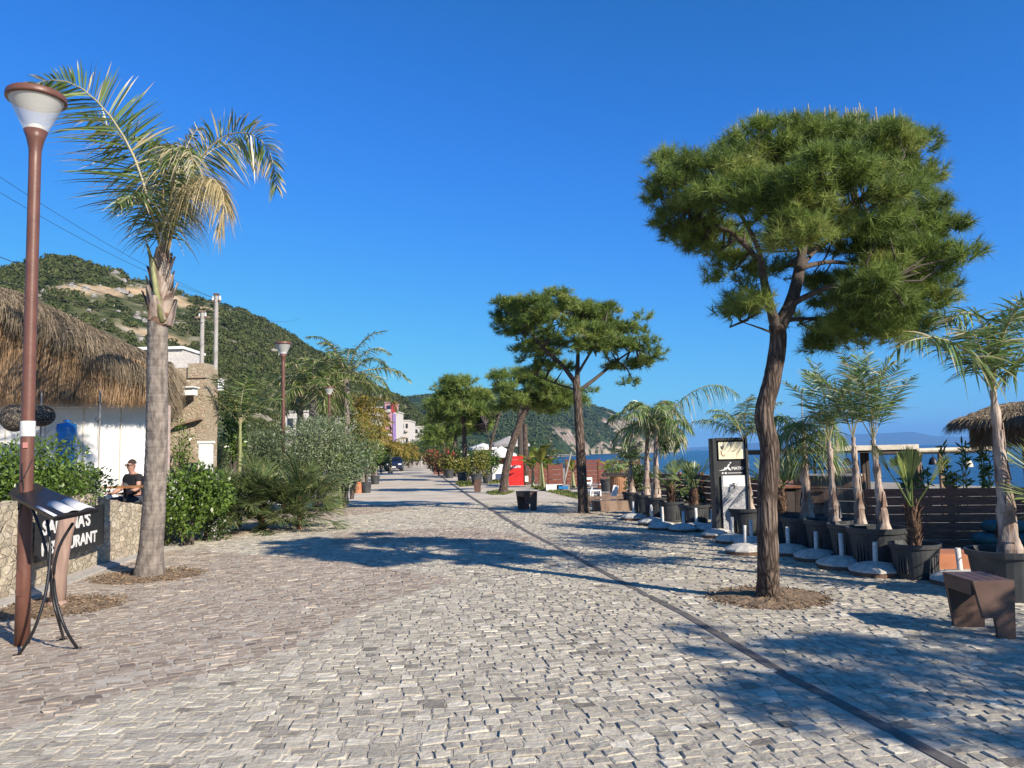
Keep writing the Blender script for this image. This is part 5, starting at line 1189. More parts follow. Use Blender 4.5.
# pots at left
def pot(p, r_, h, m, label, cat='plant pot', group=None, name='plant_pot', ribs=True, soil=True, n=32):
    root = empty(name, p, label, cat, group)
    b = B(); b.lathe([(0, 0), (r_ * .78, 0), (r_ * .80, .01), (r_ * .95, h * .86), (r_ * .96, h * .87), (r_ * 1.02, h * .88), (r_ * 1.04, h), (r_ * .97, h), (r_ * .93, h * .88), (r_ * .9, h * .8)], n)
    if ribs:
        for g_ in range(4):
            for k in range(4):
                a = g_ * PI / 2 + .5 + (k - 1.5) * .14
                for zz in (0,): 
                    r0_ = r_ * .86; c = (r0_ * 1.0 * math.cos(a), r0_ * math.sin(a), h * .46); b.box((c[0] * 1.02, c[1] * 1.02, c[2]), (.03, .02, h * .55), rz=a + 0)
    b.build('shell', m, root, False)
    if soil:
        b = B(); n_ = 20; V = [(0, 0, h * .86)]; 
        for rr in (.5, .93):
            for i in range(n_): a = 2 * PI * i / n_; V.append((r_ * rr * math.cos(a), r_ * rr * math.sin(a), h * .84 + random.uniform(-.01, .02)))
        b.add(V, [(1 + i, 1 + (i + 1) % n_, n_ + 1 + (i + 1) % n_, n_ + 1 + i) for i in range(n_)], [(0, 1 + i, 1 + (i + 1) % n_) for i in range(n_)]); b.build('soil', 'soil', root)
    return root
pot(at0(358, 35), .24, .5, 'terracotta', 'terracotta pot at the foot of the left bushes', ribs=False); pot(at0(366, 35), .24, .5, 'pot', 'dark pot right of the terracotta pot', ribs=False); pot(at0(375, 46), .28, .5, 'pot', 'dark pot left of the parked car', ribs=False)
# ------------------------------------------------------------------ car
qc = at0(391.5, 84); car = empty('parked_car', (qc.x, 86, 0), 'dark blue suv parked facing the camera at the left edge of the road', 'car')
b = B()
prof = [(-2.2, .35), (-2.25, .7), (-2.1, .98), (-1.2, 1.08), (-.55, 1.55), (1.1, 1.6), (2.0, 1.3), (2.2, .9), (2.15, .35)]
V = []
for x_, ins in ((-.9, 0), (.9, 0)): V += [(x_ * (1 if z < 1.1 else .82), y, z) for y, z in prof]
n = len(prof); T = tessellate_polygon([[Vector((y, z, 0)) for y, z in prof]]); tt = []
for a, c, d in T: tt += [(a, c, d), (d + n, c + n, a + n)]
b.add(V, [(i, (i + 1) % n, (i + 1) % n + n, i + n) for i in range(n)], tt); b.build('body', 'car', car)
b = B(); b.box((0, -.93, 1.32), (1.42, .04, .42), rot=Matrix.Rotation(-.95, 3, 'X')); b.build('windscreen', 'carglass', car)
for s_ in (-1, 1):
    b = B(); b.box((s_ * .80, .25, 1.3), (.03, 1.7, .3), rot=Matrix.Rotation(s_ * -.2, 3, 'Y')); b.build('side_window', 'carglass', car)
    b = B(); b.box((s_ * .68, -2.22, .78), (.36, .08, .16)); b.build('headlight', 'headl', car)
    b = B(); b.box((s_ * .98, -.75, 1.12), (.2, .12, .14)); b.build('mirror', 'car', car)
    for y_ in (-1.4, 1.4):
        b = B(); b.tube([(s_ * .70, y_, .34), (s_ * .92, y_, .34)], .34, 20); wh = b.build('wheel', 'tyre', car); b = B(); b.tube([(s_ * .90, y_, .34), (s_ * .93, y_, .34)], .2, 14); b.build('rim', 'chrome', wh)
b = B(); b.box((0, -2.27, .62), (.9, .06, .18)); b.build('grille', 'black', car); b = B(); b.box((0, -2.31, .48), (.5, .02, .12)); b.build('number_plate', 'white', car)
car.rotation_euler = (0, 0, R(6))
# ------------------------------------------------------------------ far buildings
def building(name, x0, x1, ytop, ybase_z, Y, depth, m, lab, wins, roof=None, storey=None):
    a = at(x0, 440, Y); c = at(x1, 440, Y); zt = at((x0 + x1) / 2, ytop, Y).z
    root = empty(name, ((a.x + c.x) / 2, Y + depth / 2, 0), lab, 'building', 'white apartment blocks on the far left shore')
    W_ = c.x - a.x; b = B(); b.box((0, 0, zt / 2), (W_, depth, zt)); b.box((0, 0, zt + .12), (W_ + .3, depth + .3, .25)); b.build('wall', m, root)
    nx_, nz2 = wins
    for i in range(nx_):
        for j in range(nz2):
            x = -W_ / 2 + W_ * (i + .5) / nx_; z = zt * (j + .55) / nz2; ww = W_ / nx_ * .5; hh = zt / nz2 * .5
            b = B(); b.box((x, -depth / 2 - .03, z), (ww, .1, hh)); f = b.build('window', 'window', root)
            b = B(); b.box((x, -depth / 2 - .3, z - hh * .62), (ww * 1.5, .7, .12)); b.box((x, -depth / 2 - .62, z - hh * .35), (ww * 1.5, .05, hh * .35)); b.build('balcony', 'bwhite', root)
    return root, W_, zt
building('apartment_block', 372, 385, 408, 0, 170, 12, 'bwhite', 'white block left of the pink stair tower', (2, 3))
r_, W_, zt = building('stair_tower', 385, 392.5, 403, 0, 165, 9, 'bpink', 'pink and purple stair tower of the far apartments', (1, 5))
b = B(); b.box((1.3, -4.6, zt * .42), (W_ * .35, .3, zt * .8)); b.build('purple_panel', 'bpurple', r_); b = B(); b.box((1.2, -4.4, zt - .9), (W_ * .8, .5, 2.2)); b.build('red_panel', 'bred', r_)
building('apartment_block', 392.5, 397, 412, 0, 168, 10, 'bwhite', 'narrow white block right of the pink tower', (1, 4))
building('apartment_block', 397, 409, 421, 0, 185, 12, 'bwhite', 'stepped white block in the middle of the far row', (3, 3))
building('apartment_block', 409, 424, 427, 0, 200, 12, 'bwhite', 'lowest white block at the right end of the far row', (3, 3))
building('apartment_block', 340, 371, 411, 0, 120, 12, 'bwhite', 'long pale block behind the tall left palms', (4, 2))
building('apartment_block', 285, 338, 412, 0, 95, 12, 'bwhite', 'low white terrace block behind the second lamp', (5, 2))

# ------------------------------------------------------------------ pines
def pine(p, trunk, branches, lobes, ntuft, label, needleL, needleW, nn, tr0, tr1, scale=1.0, name='pine_tree', shoots=0, twigs=40, group='umbrella pines in the promenade', nseg=60, tlo=0, thi=1):
    root = empty(name, p, label, 'pine tree', group); o = np.array(p)
    tk = bez(trunk, nseg) - o; b = B(); t = np.linspace(0, 1, nseg)
    rad = tr0 + (tr1 - tr0) * t + tr0 * .35 * np.exp(-t * 22)
    b.tube(tk, rad, 22, wob=.035); b.build('trunk', 'pinebark', root, True)
    b = B(); bpts = []
    for br_, r0, r1 in branches:
        q = bez(br_, 14) - o; b.tube(q, np.linspace(r0, r1, 14) * .82, 9, wob=.07); bpts.append(q)
    allb = np.concatenate(bpts + [tk[int(nseg * .75):]])
    ncl = max(30, ntuft // 13); Pc, Dc, k = lobe_pts([(tuple(np.array(c) - o), r) for c, r in lobes], ncl, .45, .4)
    kk = rng.integers(0, ncl, ntuft); dd = unit(rng.normal(size=(ntuft, 3))); dd[:, 2] = np.abs(dd[:, 2]) * .9 - .1
    P = Pc[kk] + dd * (needleL * 1.25) * rng.uniform(.25, 1, (ntuft, 1)) * np.array([1.15, 1.15, .8]); D = unit(dd + Dc[kk] * .5 + [0, 0, .35])
    # secondary twigs from branches to tufts
    for i in range(twigs):
        q = P[i % len(P)]; d = np.linalg.norm(allb - q, axis=1); a = allb[np.argmin(d)]
        mid = (a + q) / 2 + rng.normal(0, .05, 3) * scale - np.array([0, 0, .03]); b.tube([a, mid, q], [.016 * scale, .011 * scale, .005 * scale], 5, caps=False)
    b.build('limbs', 'twig', root, True)
    b = B(); ct = rng.uniform(0, 1, ncl) ** 1.3
    for h_ in range(6):
        s_ = (kk % 6) == h_; s_ = np.floor(ct[kk] * 5.999) == h_
        if s_.any(): tufts(b, P[s_], D[s_], needleL, needleW, nn, .95, h_ / 6 * .8, h_ / 6 * .8 + .25)
    b.build('crown', 'needle', root)
    if shoots:
        zs = P[:, 2] + .15 * D[:, 2]; idx = np.argsort(-zs)[:shoots * 3]; idx = rng.choice(idx, shoots, replace=False)
        for i in idx:
            q = P[i] + np.array([0, 0, .04]); b = B()
            g_ = q; b.tube([g_, g_ + np.array([rng.normal(0, .01), rng.normal(0, .01), random.uniform(.12, .24)])], [.008, .006], 5)
            b.build('shoot', 'shoot', root)
    return root
YP = 8.2; S1 = YP / F
def lb(px, py, rx, ry, dd, rd=None, Y=YP):
    s = Y / F * .82; return (tuple(at(px, py, Y + dd)), (rx * s, (rd or (rx + ry) / 2) * s, ry * s))
P1 = gp(768, 598)
lob = [lb(682, 205, 38, 36, -.1), lb(672, 180, 28, 22, .3), lb(715, 190, 42, 36, -.6), lb(705, 235, 30, 26, .1), lb(745, 170, 40, 28, .5), lb(765, 200, 45, 35, -.9), lb(800, 155, 48, 32, 0), lb(815, 190, 50, 36, -1.1), lb(845, 150, 45, 28, .9),
       lb(880, 160, 40, 32, -.2), lb(905, 195, 38, 36, .5), lb(870, 205, 50, 40, -1.0), lb(925, 235, 36, 34, 0), lb(938, 262, 28, 28, -.5), lb(895, 255, 50, 38, .8), lb(880, 285, 50, 34, -.6), lb(915, 295, 36, 28, .3), lb(845, 240, 36, 26, .6), lb(850, 310, 42, 26, .9), lb(870, 330, 42, 24, -.2), lb(905, 325, 30, 20, .4), lb(830, 345, 26, 12, .2), lb(790, 250, 26, 16, 1.1), lb(775, 270, 20, 14, 1.3), lb(815, 290, 22, 10, 1.2), lb(902, 150, 32, 26, .2), lb(762, 152, 30, 24, -.2), lb(930, 190, 24, 26, 0), lb(838, 140, 36, 16, .2), lb(690, 240, 26, 20, .3),
       lb(738, 275, 24, 22, .2), lb(745, 300, 26, 18, -.5), lb(742, 325, 22, 16, .3), lb(752, 235, 24, 18, 1.0), lb(790, 235, 26, 14, -1.2), lb(800, 325, 16, 10, .5), lb(820, 225, 30, 22, 1.2), lb(825, 335, 18, 10, .8)]
tr = [P1 + Vector((0, 0, -.05)), at(768, 560, YP), at(767, 500, YP), at(770, 450, YP), at(764, 415, YP), at(772, 380, YP), at(778, 345, YP), at(777, 325, YP)]
br_ = [([at(777, 330, YP), at(768, 300, YP - .1), at(762, 270, YP - .2), at(757, 245, YP - .3), at(735, 205, YP - .4)], .075, .02), ([at(777, 330, YP), at(792, 300, YP), at(800, 265, YP + .1), at(806, 230, YP + .1), at(822, 195, YP), at(838, 160, YP)], .10, .025),
       ([at(790, 305, YP), at(820, 290, YP - .3), at(850, 283, YP - .5), at(885, 282, YP - .7)], .045, .012), ([at(800, 268, YP), at(828, 262, YP + .3), at(860, 264, YP + .4), at(905, 262, YP + .4)], .04, .012),
       ([at(760, 262, YP), at(735, 235, YP - .1), at(708, 222, YP - .1), at(680, 205, YP - .1)], .04, .01), ([at(803, 245, YP), at(780, 215, YP - .5), at(765, 190, YP - .8)], .04, .01), ([at(808, 225, YP), at(850, 205, YP - .5), at(890, 180, YP - .5)], .05, .012),
       ([at(770, 305, YP), at(752, 295, YP), at(738, 278, YP)], .025, .008), ([at(778, 335, YP), at(760, 328, YP), at(742, 322, YP + .2)], .02, .006), ([at(785, 320, YP), at(825, 318, YP + .3), at(860, 318, YP + .3)], .03, .008), ([at(815, 210, YP), at(800, 180, YP + .3), at(790, 155, YP + .4)], .035, .01), ([at(800, 268, YP), at(830, 240, YP + .7), at(880, 235, YP + .8)], .035, .01)]
pine(P1, tr, br_, lob, 5200, 'large leaning pine with dark furrowed trunk nearest the camera on the right', .13, .0036, 46, .112, .085, shoots=70, twigs=320)
def pine_px(base, Y, trunk, brs, lobs, nt, lab, nl, nw, nn, r0, r1, sc_, twigs=60):
    p = Vector((at(base[0], base[1], Y).x, Y, 0))
    tr = [p] + [at(x, y, Y) for x, y in trunk]; bb_ = [([at(x, y, Y + d) for x, y, d in b_], a, c) for b_, a, c in brs]
    return pine(p, tr, bb_, [lb(*l, Y=Y) for l in lobs], nt, lab, nl, nw, nn, r0, r1, sc_, twigs=twigs, nseg=30)
pine_px((584, 514), gp(584, 514).y, [(582, 480), (580, 440), (578, 405), (576, 378)], [([(577, 385, 0), (562, 365, 0), (545, 350, -.3), (525, 325, -.5)], .09, .03), ([(577, 380, 0), (578, 355, .1), (580, 325, .2)], .09, .03), ([(578, 392, 0), (600, 375, .2), (615, 362, .3), (640, 345, .3)], .07, .02), ([(577, 375, 0), (592, 350, -.5), (605, 330, -.8)], .05, .02), ([(577, 390, 0), (560, 385, .4), (535, 375, .6)], .04, .015)],
        [(510, 314, 18, 14, 0), (530, 308, 24, 13, -.6), (505, 325, 14, 12, .4), (525, 332, 26, 18, 0), (560, 305, 24, 12, .5), (555, 325, 30, 18, -1.0), (590, 315, 28, 16, 0), (585, 340, 30, 18, -.8), (615, 330, 22, 16, .4), (610, 350, 26, 14, -.4), (642, 330, 14, 13, .2), (648, 350, 16, 16, -.2), (640, 365, 14, 10, .3), (545, 350, 22, 14, .8), (525, 355, 14, 12, -.2), (540, 372, 18, 10, .2), (560, 368, 12, 8, .8), (590, 395, 7, 5, .2), (618, 372, 12, 6, .5), (625, 385, 8, 6, 0)],
        2600, 'umbrella pine with straight trunk behind the small wooden bench', .17, .0085, 26, .14, .10, 2.0, 120)
pine_px((503, 492), 31.5, [(506, 470), (512, 445), (521, 420), (528, 405)], [([(525, 412, 0), (512, 395, 0), (502, 385, 0)], .07, .03), ([(528, 405, 0), (545, 392, .3), (560, 385, .5)], .07, .03), ([(526, 408, 0), (530, 390, -.3), (533, 378, -.4)], .06, .02)],
        [(500, 384, 10, 9, 0), (515, 380, 15, 9, .5), (512, 396, 16, 12, -.6), (535, 385, 18, 12, 0), (530, 402, 20, 10, .5), (555, 395, 16, 12, -.3), (550, 410, 16, 9, .4), (505, 408, 9, 7, .3), (572, 402, 12, 9, .2)],
        1500, 'pine with strongly leaning trunk beside the red display board', .26, .013, 20, .17, .12, 2.6)
pine_px((466, 479), 48, [(465, 455), (464, 430), (463, 412)], [([(464, 420, 0), (452, 400, 0), (443, 390, 0)], .1, .04), ([(463, 415, 0), (475, 400, .4), (483, 392, .4)], .1, .04)],
        [(445, 388, 8, 7, 0), (458, 384, 14, 7, .5), (472, 387, 15, 8, -.8), (450, 400, 16, 10, 0), (475, 402, 17, 11, 0), (484, 412, 10, 10, .5), (462, 415, 20, 10, -1), (445, 418, 14, 9, .8), (475, 425, 14, 8, .6), (437, 410, 7, 8, 0)],
        1300, 'tall dense pine with straight pale trunk left of the leaning pine', .36, .02, 18, .16, .11, 3.5)
pine_px((453, 469), 66, [(454, 450), (457, 430), (459, 420)], [([(458, 425, 0), (450, 415, 0), (440, 410, 0)], .12, .05)],
        [(438, 420, 9, 10, 0), (450, 418, 12, 10, 1), (436, 435, 9, 8, -.5), (450, 433, 13, 8, .5), (462, 430, 10, 8, -.5), (432, 405, 6, 7, 0)], 900, 'pine with slightly tilted trunk behind the tall dense pine', .45, .028, 16, .15, .11, 4)
pine_px((444, 467), 84, [(444, 450), (444, 435)], [([(444, 440, 0), (438, 432, 0)], .12, .05)], [(434, 425, 7, 9, 0), (444, 430, 9, 8, .5), (432, 440, 6, 6, 0), (444, 443, 8, 5, .5)], 700, 'farthest small pine at the right road edge', .5, .036, 14, .15, .11, 5)
pine_px((490, 478), 46, [(489, 460), (491, 445), (496, 425), (501, 411)], [([(491, 445, 0), (487, 432, 0), (485, 424, 0)], .04, .02)], [(486, 418, 9, 7, 1.5), (480, 428, 8, 6, 1.5)], 200, 'thin half bare pine stem between the dense pine and the parasols', .36, .02, 16, .13, .05, 3)
# pine standing out of the frame to the right, its shadow lies on the setts
P9 = Vector((8.1, .35, 0)); s = .9
pine(P9, [P9, P9 + Vector((.1, 0, 1.4)), P9 + Vector((.1, .1, 2.6)), P9 + Vector((0, .1, 3.4))], [([P9 + Vector((0, 0, 2.6)), P9 + Vector((-.9, .2, 3.4)), P9 + Vector((-1.5, .3, 3.9))], .06, .02), ([P9 + Vector((0, 0, 2.8)), P9 + Vector((.9, .2, 3.4)), P9 + Vector((1.5, .3, 3.8))], .06, .02)],
     [(tuple(P9 + Vector(v)), r_) for v, r_ in [((-1.3, 0, 3.6), (.6, .6, .4)), ((-.5, .5, 4.1), (.7, .6, .4)), ((.4, -.3, 4.2), (.7, .7, .45)), ((1.2, .2, 3.8), (.65, .6, .4)), ((0, .8, 3.6), (.7, .5, .35)), ((-.7, -.7, 3.5), (.6, .5, .35)), ((.8, .9, 3.4), (.5, .5, .3)), ((-1.6, .6, 3.3), (.45, .4, .3))]],
     950, 'pine standing just outside the right edge, its shadow falling across the setts', .14, .005, 34, .14, .1, twigs=60)
# ------------------------------------------------------------------ PART 3: right side
pg = 'potted palms lined up along the right side'
def shift_pot(px, py, r_, h, lab, m='pot', k=0.0):
    q = gp(px, py); d = Vector((q.x, q.y, 0)).normalized() * r_ * .8; return pot(q + d, r_, h, m, lab, cat='plant pot', group='dark plastic pots of the palm row'), q + d
def potted_queen(px, py, r_, h, tops, lab, labp, **k):
    _, q = shift_pot(px, py, r_, h, lab)
    out = []
    for i, (bx, tx, ty, hh) in enumerate(tops):
        b0 = at(bx, 500, q.y); t0 = at(tx, ty, q.y)
        out.append(queen_palm((b0.x, q.y, h * .82), t0.z - h * .82, k.get('nf', 8), k.get('Lf', 1.2), labp[i], tr=k.get('tr', (.07, .035)), bulge=k.get('bulge', 1.7), m='paled', leafL=k.get('leafL', .38), wid=k.get('wid', .017), n=k.get('n', 96), el=k.get('el', (.7, 1.45)), bend=k.get('bend', 1.5), cat='palm tree', group=pg, lean=(t0.x - b0.x, 0), droop=k.get('droop', .28), name='potted_palm', azs=k.get('azs'), plume=k.get('plume', .4), drytip=k.get('drytip', .25)))
    return out
# far end of the row
potted_queen(634, 511, .30, .5, [(632, 630, 462, 0)], 'leftmost dark pot of the palm row', ['short leafy palm in the leftmost pot of the row'], nf=9, Lf=.8)
potted_queen(646, 515, .32, .5, [(646, 648, 425, 0), ], 'second dark pot from the left end of the row', ['left of the twin slim palms with pale brush like crown'], nf=13, Lf=1.25, el=(-.1, 1.45), bend=2.3, drytip=.45, leafL=.42, wid=.03, droop=.9)
ql = potted_queen(658, 519, .34, .5, [(656, 656, 428, 0)], 'third dark pot under the twin slim palms', ['right of the twin slim palms, one long frond arching to the right'], nf=9, Lf=1.1, el=(.2, 1.45), bend=2.2, drytip=.35, leafL=.4, wid=.028, droop=.9)
Yq = ql[0].location.y; o = ql[0]
frond(o, [at(657, 430, Yq) - Vector(o.location), at(668, 415, Yq - .1) - Vector(o.location), at(685, 397, Yq - .2) - Vector(o.location), at(706, 386, Yq - .3) - Vector(o.location), at(724, 386, Yq - .3) - Vector(o.location), at(738, 394, Yq - .3) - Vector(o.location)], m='paled', L=.5, n=110, wid=.02, droop=1.3, drytip=.3, t0=.12)
def fanpot(px, py, r_, h, trh, nf, Rr, lab, labp, **k):
    _, q = shift_pot(px, py, r_, h, lab)
    dwarf_palm((q.x + k.get('dx', 0), q.y, h * .82), trh, nf, Rr, labp, m='fan', group=pg, elo=k.get('elo', .5), ehi=k.get('ehi', 1.45), dro=k.get('dro', .15), pet=k.get('pet', .3), n=24, cat='fan palm', sp=k.get('sp', 1.6), tr=k.get('tr', .075))
fanpot(672, 523, .30, .46, .42, 10, .42, 'dark pot of the bushy fan palm left of the totem', 'bushy fan palm in a pot, left of the two before the totem', elo=-.2)
fanpot(695, 529, .32, .48, .38, 9, .55, 'dark pot directly left of the totem sign', 'fan palm with upright leaves directly left of the totem sign', elo=.6, sp=1.2)
potted_queen(748, 538, .36, .52, [(749, 744, 437, 0)], 'dark pot between the totem sign and the pine trunk', ['slender palm with swollen pale base between totem sign and pine'], nf=9, Lf=1.0, tr=(.06, .035), bulge=1.7, el=(.6, 1.5), bend=1.3, droop=.6)
fanpot(783, 545, .33, .5, .5, 9, .5, 'dark pot right behind the pine trunk', 'fan palm hidden partly by the pine trunk', elo=.5, sp=1.3)
potted_queen(806, 553, .35, .52, [(806, 804, 437, 0)], 'dark pot of the palm with drooping dark leaves', ['palm with dark drooping leaves right of the pine trunk'], nf=11, Lf=.75, el=(-.3, 1.4), bend=2.2, droop=1.0, leafL=.42, tr=(.07, .04))
potted_queen(832, 559, .36, .54, [(834, 829, 440, 0)], 'dark pot second right of the pine', ['palm with feathery upright crown before the brown fence box'], el=(1.12, 1.52), bend=.7, leafL=.42, tr=(.062, .03), bulge=1.6, plume=.2, droop=.2, nf=7, Lf=1.3)
potted_queen(858, 566, .36, .54, [(859, 853, 436, 0)], 'dark pot third right of the pine', ['thin stemmed palm in the middle of the three feathery ones'], nf=6, Lf=1.15, el=(1.1, 1.5), bend=.8, tr=(.058, .028), bulge=1.6, plume=.2, droop=.2)
potted_queen(880, 573, .37, .55, [(882, 873, 438, 0)], 'dark pot left of the ribbed grey pot', ['rightmost of the three feathery palms, long fronds under the pine crown'], el=(1.12, 1.52), bend=.7, leafL=.42, tr=(.062, .03), bulge=1.6, plume=.2, droop=.2, nf=7, Lf=1.3)
fanpot(917, 581, .285, .42, .50, 6, .55, 'sunlit ribbed grey pot standing free before the dark fence', 'fan palm with shaggy brown trunk and upright split leaves in the ribbed pot', elo=.95, ehi=1.45, sp=.8, pet=.42, dro=.08, tr=.065)
potted_queen(1010, 603, .37, .5, [(1006, 993, 388, 0)], 'large dark pot behind the brown bench at the right', ['tall palm with thick pale base and long leafy fronds at the right edge'], nf=7, Lf=1.25, el=(.8, 1.5), bend=1.2, tr=(.085, .035), bulge=1.4, leafL=.44, wid=.02, n=110)
o = bpy.data.objects[[x.name for x in bpy.data.objects if x.name.startswith('potted_palm')][-1]]
Yq = o.location.y; Oq = Vector(o.location)
def f2(pts, **k): return frond(o, [at(x, y, Yq + d) - Oq for x, y, d in pts], m='paled', **k)
f2([(993, 392, 0), (985, 370, -.1), (965, 350, -.3), (938, 338, -.5), (912, 340, -.6), (898, 348, -.6)], L=.5, n=110, wid=.02, droop=.5, t0=.15, tw=.5)
f2([(993, 392, 0), (990, 355, 0), (984, 325, 0), (965, 312, -.1), (945, 325, -.2)], L=.45, n=110, wid=.02, droop=.4, t0=.2, tw=.6)
f2([(993, 392, 0), (998, 355, 0), (1008, 325, 0), (1025, 315, 0), (1040, 330, 0)], L=.45, n=110, wid=.02, droop=.35, t0=.2, tw=.6)
f2([(993, 392, 0), (1008, 372, 0), (1028, 355, .1), (1050, 350, .1)], L=.4, n=80, wid=.02, droop=.35, t0=.2, tw=.6)
# continuing the row just outside the frame
q = gp(1062, 612); 
fanpot(1088, 606, .34, .5, .55, 9, .7, 'dark pot at the right border whose palm leaves reach into view', 'fan palm at the right border with its leaves reaching into view', elo=.1, sp=1.4, pet=.4)
for (x, y, h) in ((8.3, 2.6, 2.2),):
    pot((x, y, 0), .36, .52, 'pot', 'dark palm pot outside the right edge whose shadow falls on the setts', group='dark plastic pots of the palm row')
    queen_palm((x, y, .42), h, 8, 1.2, 'feathery palm outside the right edge casting streaky shadows', m='paled', leafL=.4, wid=.022, n=80, el=(.4, 1.4), bend=1.5, group=pg, name='potted_palm', tr=(.075, .035))

# ------------------------------------------------------------------ parasol bases
def pbase(p, label, rz, sc=1.0, tilt=0.0, th=.27):
    root = empty('umbrella_stand', p, label, 'parasol base', 'white concrete parasol bases'); root.rotation_euler = (0, 0, rz); root.scale = (sc, sc, 1)
    b = B(); b.lathe([(0, .0), (.29, .0), (.30, .01), (.30, .055)], 30); b.build('rusty_foot', 'rust', root)
    b = B(); b.lathe([(.302, .055), (.312, .06), (.308, .085), (.20, .14), (.06, .165), (0, .165)], 10); d_ = b.build('concrete_disc', 'concrete', root, False)
    b = B(); 
    for a in (-.7, -.4): b.box((.26 * math.cos(a - 1), .26 * math.sin(a - 1), .117), (.035, .012, .012), rz=a)
    b.build('handle_slot', 'dark', d_)
    b = B(); b.lathe([(.028, .15), (.028, .16 + th), (.022, .16 + th), (.022, .16)], 14); tb_ = b.build('tube', 'whitetube', root, True); tb_.rotation_euler = (tilt, 0, 0)
    return root
bases = [(634, 521, 'parasol base farthest left, in front of the leftmost pots'), (652, 526, 'parasol base before the twin slim palms, the one farther back'), (663, 531, 'parasol base before the twin slim palms, the one nearer the road'), (684, 533, 'parasol base in front of the bushy fan palm'),
         (697, 532, 'parasol base touching the pot left of the totem'), (718, 539, 'parasol base right below the totem sign'), (713, 533, 'parasol base half hidden beside the totem foot'), (733, 545, 'low parasol base before the slender palm pot'), (746, 556, 'parasol base just left of the pine trunk'), (752, 548, 'parasol base behind the one left of the pine trunk'),
         (789, 557, 'parasol base in shade just right of the pine trunk'), (817, 563, 'parasol base second right of the pine trunk'), (843, 571, 'parasol base before the middle dark pots'), (876, 578, 'large sunlit parasol base left of the ribbed grey pot'), (962, 588, 'parasol base behind the brown bench, half hidden')]
for i, (px, py, lab) in enumerate(bases):
    q = gp(px, py); d = Vector((q.x, q.y, 0)).normalized() * .25; pbase(q + d, lab, random.uniform(0, 3), .95 + .12 * random.random(), random.uniform(-.04, .04), random.uniform(.23, .3))

# ------------------------------------------------------------------ benches (flared metal stools)
def bench(label, Ln=.62, W_=.34, H=.47):
    root = empty('bench', (0, 0, 0), label, 'bench', 'flared brown metal benches')
    for s_ in (-1, 1):
        y0 = s_ * (Ln / 2); 
        prof = [(-W_ / 2, H), (W_ / 2, H), (W_ * .43, .0), (W_ * .02, .0), (-W_ * .02, H * .36), (-W_ * .30, H * .36)] if s_ < 0 else [(-W_ / 2, H), (W_ / 2, H), (W_ * .43, 0), (-W_ * .34, 0)]
        b = B(); b.extr([(x, y0 - .02, z) for x, z in prof], (0, .04, 0)); b.build('side_panel', 'corten', root)
    for i in range(4):
        x = -W_ / 2 + W_ * (i + .5) / 4; b = B(); b.box((x, 0, H - .012), (W_ / 4 - .01, Ln - .044, .022)); b.build('slat', 'corten', root)
    for s_ in (-1, 1): b = B(); b.box((s_ * (W_ / 2 - .014), 0, H - .075), (.02, Ln - .044, .10)); b.build('apron', 'corten', root)
    return root
b1 = bench('brown slatted metal bench in the right foreground beside the large pot', .44, .335, .475)
q = (gp(991, 640) + gp(1014, 638)) / 2; b1.location = (q.x - .04, q.y + .22, 0); b1.rotation_euler = (0, 0, R(-2))
b2 = copy_tree(b1); q = gp(527, 511); b2.location = (q.x, q.y + .25, 0); b2.rotation_euler = (0, 0, R(24)); b2['label'] = 'small brown bench left of the straight umbrella pine, standing alone on the setts'; b2.scale = (1.25, 1.15, 1.14)
b3 = copy_tree(b1); q = gp(477, 492); b3.location = (q.x, q.y, 0); b3.rotation_euler = (0, 0, R(0)); b3['label'] = 'far brown bench seen end on below the potted green plant'; b3.scale = (1.05, .9, 1.15)

# ------------------------------------------------------------------ totem sign
YT = 14.25; qa = at(712, 450, YT); qb = at(746.5, 450, YT); W_ = qb.x - qa.x; Ht = at(730, 438, YT).z
root = empty('drinking_fountain', ((qa.x + qb.x) / 2, YT, 0), 'black totem shower with cream sign, white lettering and speckled grey tap panel', 'shower totem')
b = B(); b.box((0, .12, Ht / 2), (W_, .24, Ht)); b.box((-W_ / 2 + .03, -.03, Ht / 2), (.06, .10, Ht)); b.box((W_ / 2 - .02, -.03, Ht / 2), (.04, .10, Ht)); b.box((0, -.03, Ht - .02), (W_ - .1, .10, .05)); cab = b.build('cabinet', 'dgrey', root)
zA, zB = at(730, 442, YT).z, at(730, 459, YT).z; x0, x1 = at(718, 450, YT).x - root.location.x, at(743.5, 450, YT).x - root.location.x; xc = (x0 + x1) / 2
b = B(); b.box((xc, -.02, (zA + zB) / 2), (x1 - x0, .04, zA - zB)); pn = b.build('sign_panel', 'creampanel', root)
b = B()  # small dark marks and a pale outline on the cream panel
def onp(u, v): return (x0 + (x1 - x0) * u, -.043, zB + (zA - zB) * v)
def fl_(poly, m): 
    b = B(); b.extr([onp(*p) for p in poly], (0, -.002, 0)); return b.build('emblem', m, pn)
fl_([(.07, .80), (.12, .74), (.145, .62), (.17, .76), (.21, .85), (.20, .66), (.15, .55), (.09, .66)], 'dark')
fl_([(.45, .78), (.50, .92), (.53, .84), (.50, .80), (.47, .74)], 'dark')
fl_([(.10, .50), (.09, .35), (.12, .22), (.19, .14), (.26, .28), (.24, .30), (.19, .19), (.14, .26), (.115, .36), (.12, .50)], 'cratewood')
fl_([(.50, .48), (.66, .50), (.66, .46), (.50, .44)], 'wood')
zt_ = at(730, 469.5, YT).z
text('MATO', .078, 'white', cab, (xc - .005, -.002, zt_ - .005), (PI / 2, 0, 0), .002, 1.0)
text('A', .078, 'white', cab, (xc - .15, -.002, zt_ - .008), (PI / 2, 0, 0), .002, 1.1)
b = B()
